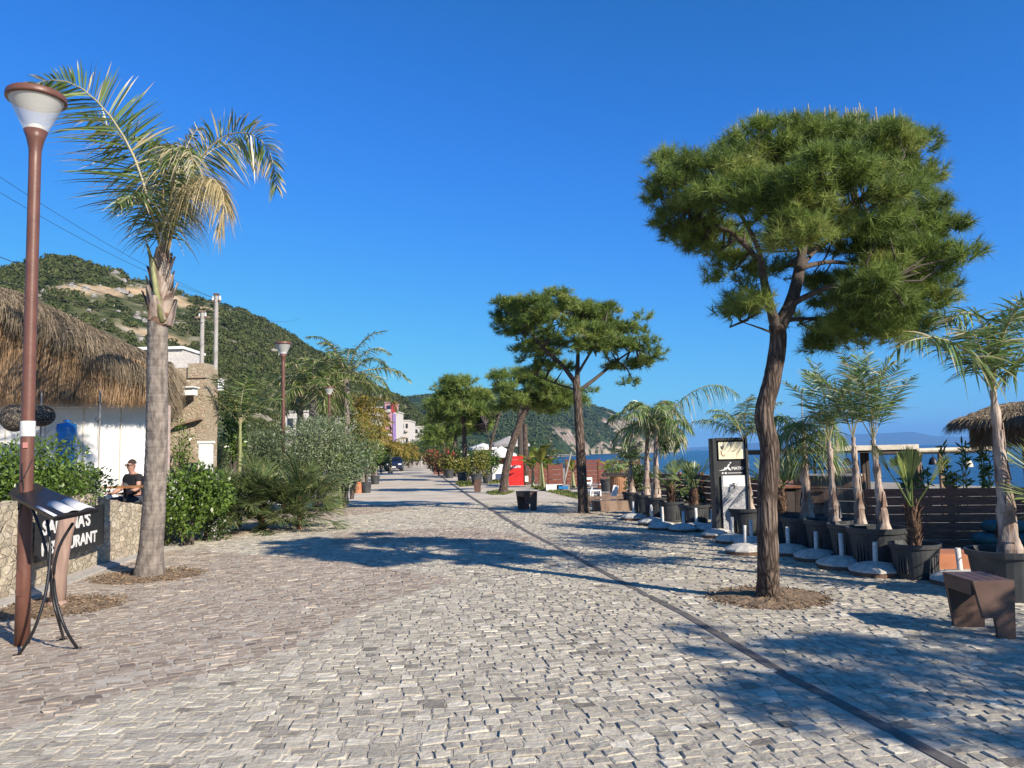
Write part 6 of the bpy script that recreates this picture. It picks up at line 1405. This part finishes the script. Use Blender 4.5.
for poly in [[(-.24, -.02), (-.13, .01), (-.09, .05), (-.05, .05), (-.03, .02), (-.01, -.02), (-.05, -.01), (-.08, .02), (-.14, -.015)], [(-.085, .055), (-.06, .095), (-.03, .11), (-.04, .075), (-.065, .052)], [(-.04, .12), (-.02, .14), (.0, .125), (-.02, .105)]]:
    b.extr([(xc + x, -.003, zt_ + z) for x, z in poly], (0, -.003, 0))
b.build('emblem', 'white', cab)
zl = at(730, 473, YT).z; b = B(); b.box((xc - .17, -.003, zl), (.03, .006, .028)); b.box((xc - .115, -.003, zl), (.035, .006, .032))
for i in range(11): b.box((xc - .07 + i * .026, -.003, zl), (.018, .006, .014))
b.build('small_print', 'white', cab)
zc = at(730, 475.5, YT).z
b = B(); b.box((xc + .02, -.01, (zc + .12) / 2), ((x1 - x0) * .95, .06, zc - .12)); tp_ = b.build('tap_panel', 'tappanel', root)
b = B(); b.box((xc + .02, -.044, zc - .10), ((x1 - x0) * .86, .006, .2)); b.build('white_notice', 'white', tp_)
zt2 = at(731, 485, YT).z; b = B(); b.tube([(xc + .0, -.03, zt2), (xc, -.11, zt2 + .01), (xc, -.12, zt2 - .06)], .014, 8); b.box((xc, -.085, zt2 + .03), (.06, .012, .016)); b.build('tap', 'black', tp_)

# red display board
YR = gp(516, 485.5).y; qa = at(508.5, 470, YR); qb = at(523.5, 470, YR); Hr = at(516, 456, YR).z
root = empty('display_board', ((qa.x + qb.x) / 2, YR, 0), 'bright red upright display board with white writing behind the leaning pine', 'display board')
b = B(); b.box((0, .1, Hr / 2), (qb.x - qa.x, .2, Hr)); bo = b.build('board', 'red', root)
text('Ladrin', .215, 'white', bo, (-.27, -.002, Hr * .60), (PI / 2, 0, 0), .003, .95)
text('........', .2, 'pink', bo, (-.22, -.002, Hr * .87), (PI / 2, 0, 0), .003, .9)
# dark trunk like wooden post behind it
q = at(526, 470, YR + .3); b = B(); b.tube([(q.x, q.y, 0), (q.x, q.y, at(526, 424, YR + .3).z)], [.15, .12], 12, wob=.1); o = b.build('wooden_post', 'pinebark'); tag(o, 'thick dark timber post directly right of the red board', 'post')
b = B(); b.box((q.x + .02, q.y - .16, .32), (.18, .03, .3)); o = b.build('notice', 'white', o)
q = at(521, 470, YR + 3); b = B(); b.tube([(q.x, q.y, 0), (q.x, q.y, at(521, 410, YR + 3).z)], [.17, .12], 12, wob=.1); o = b.build('wooden_post', 'twig'); tag(o, 'slimmer timber post standing behind the red board', 'post')

# ------------------------------------------------------------------ fences
def fence(x0, y0, x1, y1, h, m, lab, ns=7, post=2, zb=0.0, gap=.018, group='low wooden slat fences', capb=False):
    a = Vector((x0, y0, zb)); c = Vector((x1, y1, zb)); u = (c - a); Ln = u.length; u.normalize(); rz = math.atan2(u.y, u.x)
    root = empty('slat_fence', a, lab, 'fence', group); root.rotation_euler = (0, 0, rz)
    b = B(); sh = h / ns
    for i in range(ns): b.box((Ln / 2, 0 + random.uniform(-.004, .004), sh * (i + .5)), (Ln, .025, sh - gap), rot=Matrix.Rotation(random.uniform(-.002, .002), 3, 'Y'))
    b.build('slats', m, root)
    for i in range(post + 1): b = B(); b.box((Ln * i / post, .045, h / 2 + .02), (.07, .06, h + .06)); b.build('post', m, root)
    if capb: b = B(); b.box((Ln / 2, 0, h + .025), (Ln, .12, .03)); b.build('cap_board', 'cream', root)
    return root
fence(5.45, 12.3, 9.4, 11.5, .92, 'fence', 'dark slat fence behind the right hand pots', 7, 3, gap=.006)
q = at(789, 500, 14.2); r0 = empty('storage_box', (q.x, 14.4, 0), 'dark sloped timber box between the pine trunk and the brown fence panel', 'box'); b = B(); b.box((0, 0, .45), (.75, .6, .9)); b.build('case', 'dark', r0); b = B(); b.box((0, -.02, .95), (.85, .75, .04), rot=Matrix.Rotation(.16, 3, 'X')); b.build('lid', 'fence', r0)
q = at(800, 500, 13.9); q2 = at(856, 500, 13.7)
f_ = fence(q.x, 14.1, q2.x, 13.4, 1.08, 'wood', 'brown boarded fence panel with small cut out slots', 5, 1, gap=.006, capb=True)
f_.name = 'board_fence'
for i in range(4): b = B(); b.box((.42, -.016, .2 + .2 * i), (.14, .012, .035)); b.build('slot', 'dark', f_)
q = at(700, 500, 20.5); q2 = at(770, 500, 17.0)
fence(q.x, 20.5, q2.x + .6, 15.2, .95, 'fencered', 'reddish slat fence just behind the totem sign', 6, 3)
q = at(640, 500, 23.5); q2 = at(702, 500, 20.7)
fence(q.x, 23.5, q2.x, 20.7, .95, 'fence', 'brown slat fence behind the twin slim palms', 6, 3)
def pf(xa, xb, Y, h, m, lab, **k):
    a = at(xa, 470, Y); c = at(xb, 470, Y + k.pop('dy', 0)); fence(a.x, Y, c.x, c.y, h, m, lab, **k)
pf(598, 640, 34, 1.2, 'fencered', 'red slat fence behind the round wooden counter', ns=7)
pf(566, 600, 37, 1.25, 'fencered', 'red slat fence right of the banana leaves', ns=7)
pf(548, 562, 34, 1.1, 'fencered', 'small red slatted crate like fence among the bananas', ns=5, post=1)
pf(525, 552, 42, 1.4, 'fencered', 'far red slat fence behind the banana plants', ns=6)
pf(434, 470, 66, 1.0, 'fencered', 'farthest red slat fence beside the red flowers', ns=6)
pf(490, 508, 50, 1.3, 'fencered', 'red slat fence under the grey parasols', ns=6)
# paved ledge behind the pots
b = B(); b.box((at(770, 520, 15.5).x, 15.6, .06), (2.6, .8, .12)); o = b.build('timber_step', 'wood'); tag(o, 'low timber step in shade between the pine and the brown fence panel', 'step')
b = B(); q = at(660, 500, 21.0); b.box((q.x, 21.2, .14), (3.6, .5, .28)); o = b.build('timber_planter', 'wood'); tag(o, 'long low timber planter behind the left pots', 'planter')
q = at(948, 560, 10.3); b = B(); b.box((q.x, 10.25, .10), (1.0, .5, .2), rz=-.1); o = b.build('clay_block', 'terracotta'); tag(o, 'flat orange clay block behind the parasol base near the bench', 'block')
# sand bags
for i, (px, Y, z, lab) in enumerate([(985, 11.0, .0, 'dark teal sack at the bottom left of the pile by the right fence'), (1010, 10.9, .0, 'dark teal sack at the bottom right of the pile by the right fence'), (992, 11.0, .17, 'dark teal sack in the middle layer on the left'), (1014, 10.95, .17, 'dark teal sack in the middle layer on the right'), (1003, 11.0, .34, 'dark teal sack topmost of the pile by the right fence')]):
    q = at(px, 500, Y); b = B(); pr = []
    n_, m_ = 20, 9
    V = []
    for a in np.linspace(-PI / 2, PI / 2, m_):
        for k in range(n_):
            t_ = 2 * PI * k / n_; cx_ = np.sign(math.cos(t_)) * abs(math.cos(t_)) ** .5; sy_ = np.sign(math.sin(t_)) * abs(math.sin(t_)) ** .6
            V.append((.30 * cx_ * math.cos(a) ** .4 + random.uniform(-.01, .01), .19 * sy_ * math.cos(a) ** .4, .09 + .088 * math.sin(a) + random.uniform(-.006, .006)))
    Q = [(r_ * n_ + k, r_ * n_ + (k + 1) % n_, (r_ + 1) * n_ + (k + 1) % n_, (r_ + 1) * n_ + k) for r_ in range(m_ - 1) for k in range(n_)]
    b.add(V, Q); o = b.build('sandbag', 'teal', None, True); o.location = (q.x, Y, z); tag(o, lab, 'sack', 'pile of dark teal sacks')

# ------------------------------------------------------------------ pergola (below the fence, on the beach terrace)
b = B(); b.prism([(5.0, 13.5), (13, 12.0), (16, 22), (6, 24)], -1.25, -.75); o = b.build('lower_terrace', 'terr'); tag(o, kind='structure')
root = empty('pergola_bar', (0, 0, 0), 'dark timber pergola bar with flat roof and cream fascia in front of the sea', 'pergola')
YG = 16.0
def G(px, py, Y=YG): return at(px, py, Y)
za = G(860, 446).z
a = G(766, 447); c = G(914, 446)
b = B(); b.box(((a.x + c.x) / 2, YG + 1.4, za - .09), (c.x - a.x, 3.0, .10)); b.build('roof', 'dark', root)
b = B(); m_ = G(829, 446); b.box(((m_.x + c.x) / 2, YG - .12, za - .04), (c.x - m_.x + .05, .05, .10)); b.build('fascia', 'cream', root)
b = B(); b.box(((a.x + m_.x) / 2, YG - .12, za - .08), (m_.x - a.x, .05, .12)); b.build('fascia', 'dark', root)
for px in (768, 788, 829, 862, 866, 912): 
    q = G(px, 450, YG + (0 if px in (768, 829, 912) else 1.6)); b = B(); b.box((q.x, q.y, (za - .1 - .8) / 2 + .0), (.10 if px not in (862, 866) else .07, .10, za - .14 + .8)); b.build('post', 'dark', root)
for px, zz in ((800, .9), (815, 1.1), (822, .8)):
    q = G(px, 470, YG + 2.2)
    b = B(); b.tube([(q.x, q.y, -.75), (q.x, q.y, zz + .3)], .03, 6); b.box((q.x, q.y, zz), (.7, .05, .05)); b.box((q.x, q.y, zz - .35), (.6, .05, .05)); b.build('shelf_rack', 'dark', root)
b = B(); q = G(836, 470, YG + .8); b.box((G(826, 470, YG + 2).x, YG + 2.4, .55), (1.6, .5, .06)); b.build('counter', 'dark', root)
# second lighter pergola
root = empty('pergola', (0, 0, 0), 'light pole pergola with cream rail continuing right of the dark bar', 'pergola')
a = G(914, 450.5); c = G(992, 448.5); 
b = B(); b.tube([a, c], .045, 8); b.build('rail', 'cream', root)
b = B(); b.tube([a + Vector((0, 1.6, -.06)), c + Vector((.6, 1.6, -.06))], .04, 8); b.build('beam', 'dark', root)
for px, dy in ((911, 0), (917.5, .3), (940, 1.6), (996, 0)): q = G(px, 450, YG + dy); b = B(); b.box((q.x, q.y, (a.z - .04 - .8) / 2), (.09, .09, a.z + .72)); b.build('post', 'wood', root)
def hlamp(px, py, Y, m, lab):
    q = at(px, py, Y); r0 = empty('pendant_lamp', q, lab, 'pendant lamp', 'pendant lamps under the pergola')
    b = B(); b.lathe([(.095, -.08), (.09, -.02), (.06, .05), (.02, .085), (0, .09)], 18); b.build('shade', m, r0, True); b = B(); b.tube([(0, 0, .08), (0, 0, max(.12, za - .1 - q.z))], .006, 5); b.build('cord', 'wire', r0)
hlamp(847, 462, YG + .6, 'cream', 'white pendant lamp under the dark bar roof'); hlamp(968, 463, YG + .3, 'cream', 'white pendant lamp near the right end of the light pergola')
hlamp(933, 461, YG + .9, 'black', 'dark pendant lamp in the middle of the light pergola'); hlamp(899, 462, YG + .6, 'corten', 'small brown pendant lamp left of the pergola post')
q = G(843, 476, YG + .2); b = B(); b.box((q.x, q.y, q.z), (.30, .28, .36)); r0 = b.build('loudspeaker', 'dgrey'); tag(r0, 'dark square loudspeaker hanging inside the pergola bar', 'loudspeaker')
# lifebuoy on a mast
q = at(806, 441, 18.5); r0 = empty('mast', (q.x - .05, 18.5, -.8), 'thin mast with a white ring rising above the bar roof', 'mast')
b = B(); b.tube([(0, 0, 0), (0, 0, at(806, 396, 18.5).z + .8)], .014, 6); b.build('pole', 'galv', r0)
b = B(); n_ = 26; b.tube([(.05 + .075 * math.cos(t), -.03, q.z + .8 + .13 * math.sin(t)) for t in np.linspace(0, 2 * PI, n_)], .025, 8); b.build('ring', 'white', r0, True)
# climbing plants along the pergola
for px, Y, h, lab in [(895, 14.4, 1.75, 'leafy stem plant left of the pergola post'), (925, 14.6, 1.5, 'low leafy plant under the dark pendant lamp'), (957, 14.3, 1.95, 'tall leafy plant left of the white pendant lamp'), (981, 14.2, 1.9, 'tall leafy plant right of the white pendant lamp'), (943, 14.8, 1.35, 'short pale plant in the middle of the pergola')]:
    z0 = -.5; root = empty('stem_plant', at0(px, Y, z0), lab, 'plant', 'leafy plants behind the dark fence'); b = B(); lv = B(); hh = h + .25
    for i in range(4):
        x_ = random.uniform(-.2, .2); b.tube([(x_, 0, 0), (x_ * 1.2, .03, hh * .6), (x_ * 1.4, 0, hh * random.uniform(.85, 1))], [.012, .009, .006], 5)
        n_ = 46; t_ = rng.uniform(.5, 1, n_); P_ = np.stack([x_ * (1 + .4 * t_), 0 * t_, hh * t_ * .95], 1); D_ = unit(rng.normal(size=(n_, 3)) + [0, 0, .3]); sd = unit(np.cross(D_, rng.normal(size=(n_, 3))))
        u = np.array([0, .35, .7, 1]); pts = P_[:, None] + D_[:, None] * (rng.uniform(.1, .2, n_)[:, None] * u)[:, :, None]; lv.strips(pts, np.array([.01, .038, .03, .002])[None] * np.ones((n_, 1)), sd, c=rng.uniform(.2, 1, n_))
    b.build('stems', 'rachis', root); lv.build('leaves', 'shrub', root)
# thatched beach umbrella
YU = 13.6; q = at(1038, 440, YU); root = empty('thatched_parasol', (q.x, YU + .3, -.8), 'thatched beach parasol with dark hanging skirt at the right edge', 'parasol')
zt = at(1015, 403, YU).z + .8; ze = at(985, 432, YU).z + .8; zb_ = at(985, 449, YU).z + .8; rr_ = q.x - at(973, 440, YU).x
b = B(); b.tube([(0, 0, 0), (0, 0, zt)], .09, 12, wob=.06); b.build('pole', 'wood', root)
b = B(); b.lathe([(0, zt + .05), (rr_ * .5, zt - .06), (rr_ * .92, ze + .22), (rr_ * .72, ze + .0), (rr_ * .68, zb_ + .04), (0, zb_ + .04)], 26); cp = b.build('canopy', 'thatchcore', root, False)
n = 9000; a = rng.uniform(0, 2 * PI, n); f = np.sqrt(rng.uniform(0.02, 1, n)); er = np.stack([np.cos(a), np.sin(a), 0 * a], 1)
P_ = er * (rr_ * .95 * f)[:, None]; P_[:, 2] = np.interp(f, [0, .5, 1], [zt + .07, zt - .04, ze + .24]); D = unit(er * 1.0 + np.array([0, 0, -.25]) + rng.normal(size=(n, 3)) * .15)
b = B(); straw(b, P_, D, rng.uniform(.12, .3, n), .010, .7); b.build('straw_top', 'thatchg', cp)
n = 5000; a = rng.uniform(0, 2 * PI, n); er = np.stack([np.cos(a), np.sin(a), 0 * a], 1); P_ = er * (rr_ * .74); P_[:, 2] = rng.uniform(ze - .1, ze + .2, n); D = unit(er * .05 + np.array([0, 0, -1]) + rng.normal(size=(n, 3)) * .08)
b = B(); straw(b, P_, D, rng.uniform(.12, .3, n), .012, .02, 0, .6); b.build('straw_skirt', 'thatch', cp)

# ------------------------------------------------------------------ middle distance right
# round wooden counter
q = at(618, 486, 27.5); root = empty('wooden_counter', (q.x, 27.5, 0), 'round orange wooden counter with dark top behind the straight pine', 'counter')
b = B(); b.lathe([(0, .0), (.27, .0), (.29, .72), (0, .72)], 26); b.build('body', 'cratewood', root); b = B()
for i in range(26): a = 2 * PI * i / 26; b.box((.283 * math.cos(a), .283 * math.sin(a), .36), (.012, .012, .70), rz=a)
b.build('stave', 'wood', root)
b = B(); b.box((-.1, 0, .76), (.85, .6, .07)); b.box((-.1, 0, .83), (.6, .45, .05)); b.build('top', 'dark', root)
# white resin chairs overturned
def rchair(p, rz, tilt, lab):
    root = empty('plastic_chair', p, lab, 'chair', 'white plastic chairs'); root.rotation_euler = (tilt, 0, rz)
    b = B(); b.box((0, 0, .42), (.44, .42, .03)); b.build('seat', 'white', root)
    b = B(); b.box((0, .21, .64), (.42, .03, .06)); b.box((0, .22, .78), (.42, .03, .07)); b.box((-.19, .21, .6), (.04, .03, .38)); b.box((.19, .21, .6), (.04, .03, .38)); b.build('backrest', 'white', root)
    for sx_ in (-.2, .2):
        b = B(); b.box((sx_, 0, .6), (.04, .4, .03)); b.build('armrest', 'white', root)
        for sy_ in (-.19, .19): b = B(); b.box((sx_, sy_, .21), (.04, .04, .42)); b.build('leg', 'white', root)
q = gp(595, 504); rchair((q.x - .1, q.y, 0), .6, .0, 'white plastic chair directly right of the straight pine trunk')
q = gp(560, 488); 
# marble block and low pale bench
q = gp(606, 505); b = B(); b.box((q.x, q.y, .22), (1.3, .3, .08), rz=-.12); b.box((q.x - .45, q.y, .09), (.12, .26, .18)); b.box((q.x + .45, q.y, .09), (.12, .26, .18)); o = b.build('low_bench', 'wood'); tag(o, 'low weathered plank bench right of the straight pine', 'bench')
q = gp(630, 500); b = B(); b.box((q.x, q.y + .4, .10), (2.0, .7, .2)); o = b.build('timber_platform', 'wood'); tag(o, 'low timber platform before the round counter', 'platform')
q = gp(614, 503); b = B(); b.box((q.x, q.y - .1, .28), (.16, .1, .56), rot=Matrix.Rotation(.25, 3, 'Y')); o = b.build('white_plank', 'white'); tag(o, 'short white plank leaning on the low bench', 'plank')
b = B(); q = gp(574, 489); q2 = at(571.5, 452, q.y); b.tube([(q.x - .5, q.y, 0), (q2.x, q.y + .2, q2.z)], .035, 8); o = b.build('leaning_pole', 'galv'); tag(o, 'thin pale pole leaning among the banana plants', 'pole')
# rowing boat pieces: white and blue boxes
q = at(554, 485, 33); b = B(); b.box((q.x, 33, .14), (.7, .5, .27)); o = b.build('cool_box', 'white'); tag(o, 'white box at the foot of the banana plants', 'box')
q = at(564, 485, 33); b = B(); b.box((q.x - .05, 33, .13), (.55, .5, .25)); o = b.build('cool_box', 'ropegrey'); tag(o, 'grey blue box beside the white box', 'box'); b = B(); b.box((0, -.26, -.08), (.4, .02, .12)); e = b.build('blue_front', 'blue', o); e.location = (q.x - .05, 33, .22)
# grass strips
def grass(name, poly, n, h, lab=None, m='grass'):
    x0, x1 = min(p[0] for p in poly), max(p[0] for p in poly); y0, y1 = min(p[1] for p in poly), max(p[1] for p in poly)
    x = rng.uniform(x0, x1, n * 3); y = rng.uniform(y0, y1, n * 3); k = inpoly(x, y, poly); x, y = x[k][:n], y[k][:n]; n = len(x)
    D = unit(rng.normal(size=(n, 3)) * .5 + [0, 0, 1]); u = np.array([0, .5, 1]); pts = np.stack([x, y, 0 * x], 1)[:, None] + D[:, None] * (rng.uniform(.3, 1, n)[:, None] * h * u)[:, :, None]
    b = B(); b.strips(pts, np.array([.03, .025, .004])[None] * np.ones((n, 1)), unit(np.cross(D, rng.normal(size=(n, 3)))), c=rng.uniform(0, 1, n)); o = b.build(name, m); tag(o, kind='stuff')
gpx = lambda L_: [(gp(*p).x, gp(*p).y) for p in L_]
grass('grass', gpx([(538, 487), (560, 490), (590, 497), (582, 500), (556, 494), (530, 488)]), 2600, .12)
grass('grass', gpx([(455, 483), (470, 481), (473, 486), (460, 487)]), 900, .2)
grass('grass', gpx([(486, 493), (500, 490), (515, 492), (505, 495), (490, 495)]), 1100, .12)
grass('grass', gpx([(486, 481), (502, 480), (498, 484), (486, 484)]), 500, .2)
grass('grass', [(6.7 * 0 - 7.6, 15.2), (-6.7, 15.0), (-7.3, 17.0), (-8.3, 20), (-9.4, 19)], 1600, .16)
# bananas and plants
banana(at0(532, 37.5), 1.9, 9, 'banana plant right behind the red board', ll=1.2, lw=.35, group='banana plants before the red fences')
banana(at0(541, 36), 2.3, 10, 'tallest banana plant before the far red fence', ll=1.3, lw=.38, group='banana plants before the red fences', m='yshrub')
banana(at0(549, 36.5), 1.7, 9, 'yellowish banana plant left of the leaning pole', ll=1.0, lw=.32, group='banana plants before the red fences', m='banana')
banana(at0(572, 35.6), 1.5, 7, 'small yellowing banana plant behind the leaning pole', ll=.9, lw=.26, group='banana plants before the red fences', m='yshrub')
banana(at0(608, 32.5), 1.5, 9, 'bright potted banana plant between the red fences', ll=.9, lw=.26, group='banana plants before the red fences', m='banana')
pot(at0(606, 31.5), .3, .5, 'pot', 'dark pot of the bright banana plant', ribs=False)
queen_palm(at0(625, 28.8), .9, 9, .9, 'low bushy palm right of the round counter', m='paled', leafL=.35, wid=.04, n=60, el=(.1, 1.4), bend=1.4)
shrub(at0(615, 30), 1.35, .4, 'yshrub', 420, .14, .06, 'yellowish plant behind the round counter', 'plant')
shrub(at0(636, 21.8), 1.3, .5, 'shrubd', 900, .12, .04, 'dark green plant behind the leftmost pots', 'plant')
shrub(at0(690, 19.5), .9, .5, 'shrubd', 600, .12, .04, 'low green plant in front of the reddish fence', 'plant')
gr_ = 'potted plants under the far pines'
for px, Y, h, rx, mm, lab in [(476, 41, 1.9, .9, 'yshrub', 'yellow green potted bush left of the far bench'), (462, 47, 1.6, .8, 'yshrub', 'bright yellow green bush behind the dense pine trunk'), (449, 56, 1.5, .8, 'yshrub', 'small yellowish bush beside the road'), (486, 44, 1.8, .8, 'shrub', 'green bush right of the yellow green bush'),
                              (438, 62, 2.1, 1.1, 'redflower', 'red flowering bush at the right road edge, the left one'), (444, 58, 2.2, 1.1, 'redflower', 'red flowering bush beside the fence, the right one'), (433, 75, 2.2, 1.2, 'redflower', 'farthest red flowering bush'), (454, 60, 2.4, 1.1, 'shrubd', 'dark bush behind the yellowish bush'), (470, 58, 2.2, 1.6, 'shrubd', 'dark bush below the dense pine crown'),
                              (430, 110, 6.5, 3.5, 'shrubd', 'dark tree like bush where the road ends at right'), (438, 95, 5.5, 3.0, 'shrubd', 'dark foliage mass behind the red flowers'), (500, 62, 3.0, 1.8, 'shrubd', 'dark bush behind the grey parasols'), (540, 60, 2.6, 2.5, 'shrubd', 'dark bush behind the far red fence')]:
    shrub(at0(px, Y), h, rx, mm, 1100, .05 * Y / 20 + .06, .025 * Y / 20 + .02, lab, group=gr_, nl=8)
for px, Y, r_, lab in [(476, 40.5, .3, 'dark pot under the yellow green bush'), (462, 46, .33, 'brown pot behind the dense pine trunk'), (449, 55, .35, 'dark pot beside the road'), (487, 43, .3, 'dark pot of the green bush')]:
    pot(at0(px, Y), r_, .6, 'pot', lab, ribs=False, group='dark pots under the far pines')
# grey parasols and lounge
def parasol(px, py, Y, rw, lab, m='tent', hh=.55):
    q = at(px, py, Y); root = empty('parasol', (q.x, Y, 0), lab, 'parasol', 'canvas parasols at the far bar'); zt = q.z
    b = B(); n_ = 8; V = [(0, 0, zt)] + [(rw * math.cos(2 * PI * i / n_), rw * math.sin(2 * PI * i / n_), zt - hh) for i in range(n_)] + [(rw * math.cos(2 * PI * i / n_), rw * math.sin(2 * PI * i / n_), zt - hh - .18) for i in range(n_)]
    b.add(V, [(1 + i, 1 + n_ + i, 1 + n_ + (i + 1) % n_, 1 + (i + 1) % n_) for i in range(n_)], [(0, 1 + i, 1 + (i + 1) % n_) for i in range(n_)]); b.build('canopy', m, root)
    b = B(); b.tube([(0, 0, 0), (0, 0, zt)], .04, 8); b.build('pole', 'wood', root)
parasol(509, 436, 56, 1.5, 'large grey canvas parasol behind the leaning pine', hh=.6); parasol(501, 446, 50, 1.0, 'white canvas parasol below the grey one', 'white'); parasol(483, 443, 60, 1.1, 'small white parasol left of the bare pine stem', 'white', .35)
for px, Y, lab in ((497, 44, 'white lounge cushion chair left of the leaning pine trunk'), (503, 46, 'white lounge chair hidden behind the leaning pine trunk')):
    q = at0(px, Y); root = empty('lounge_chair', q, lab, 'chair', 'white lounge chairs'); b = B(); b.box((0, 0, .35), (.7, .7, .3)); b.build('seat', 'white', root); b = B(); b.box((0, .35, .7), (.7, .18, .6)); b.build('backrest', 'white', root)
    for sx_ in (-.3, .3):
        b = B(); b.box((sx_, 0, .1), (.05, .6, .2)); b.build('leg', 'wood', root)
# distant roadside posts
for px, Y, lab in ((421, 120, 'grey pedestrian bollard at the road end, left one'), (424.5, 118, 'grey pedestrian bollard at the road end, right one')):
    q = at0(px, Y); b = B(); b.tube([(q.x, q.y, 0), (q.x, q.y, 1.6)], .14, 8); b.lathe([(0.14, 1.6), (.16, 1.65), (0, 1.8)], 8, (q.x, q.y, 0)); o = b.build('bollard', 'galv'); tag(o, lab, 'bollard')
# small pebbles and dry needles on the paving
n = 2600; x = rng.uniform(-6, 7.5, n); y = rng.uniform(3, 22, n); D = unit(rng.normal(size=(n, 3)) * [1, 1, .1]); pts = np.stack([x, y, 0 * x + .016], 1)[:, None] + D[:, None] * (rng.uniform(.01, .04, n)[:, None] * np.array([0, 1]))[:, :, None]
b = B(); b.strips(pts, np.full((n, 2), .006), unit(np.cross(D, [0, 0, 1.0])), c=rng.uniform(0, 1, n)); o = b.build('leaf_litter', 'mulch'); tag(o, kind='stuff')

# unseen hut-shaped block, added beyond the right edge only to shade the slat fence
kx, ky = 10.8, 8.1; root = empty('shade_blocker', (kx, ky, 0), 'unseen timber block added outside the right edge to shade the slat fence', 'shade blocker'); root.rotation_euler = (0, 0, R(45))
b = B(); b.box((0, 0, 1.9), (3.6, 2.2, 3.8)); b.build('wall', 'wood', root); b = B(); b.box((0, 0, 4.0), (3.9, 2.6, .14)); b.box((0, 0, 4.2), (3.6, 1.6, .3)); b.build('roof', 'thatchcore', root)
b = B(); b.box((0, -1.12, 1.6), (2.4, .06, 1.1)); b.build('hatch', 'dark', root)
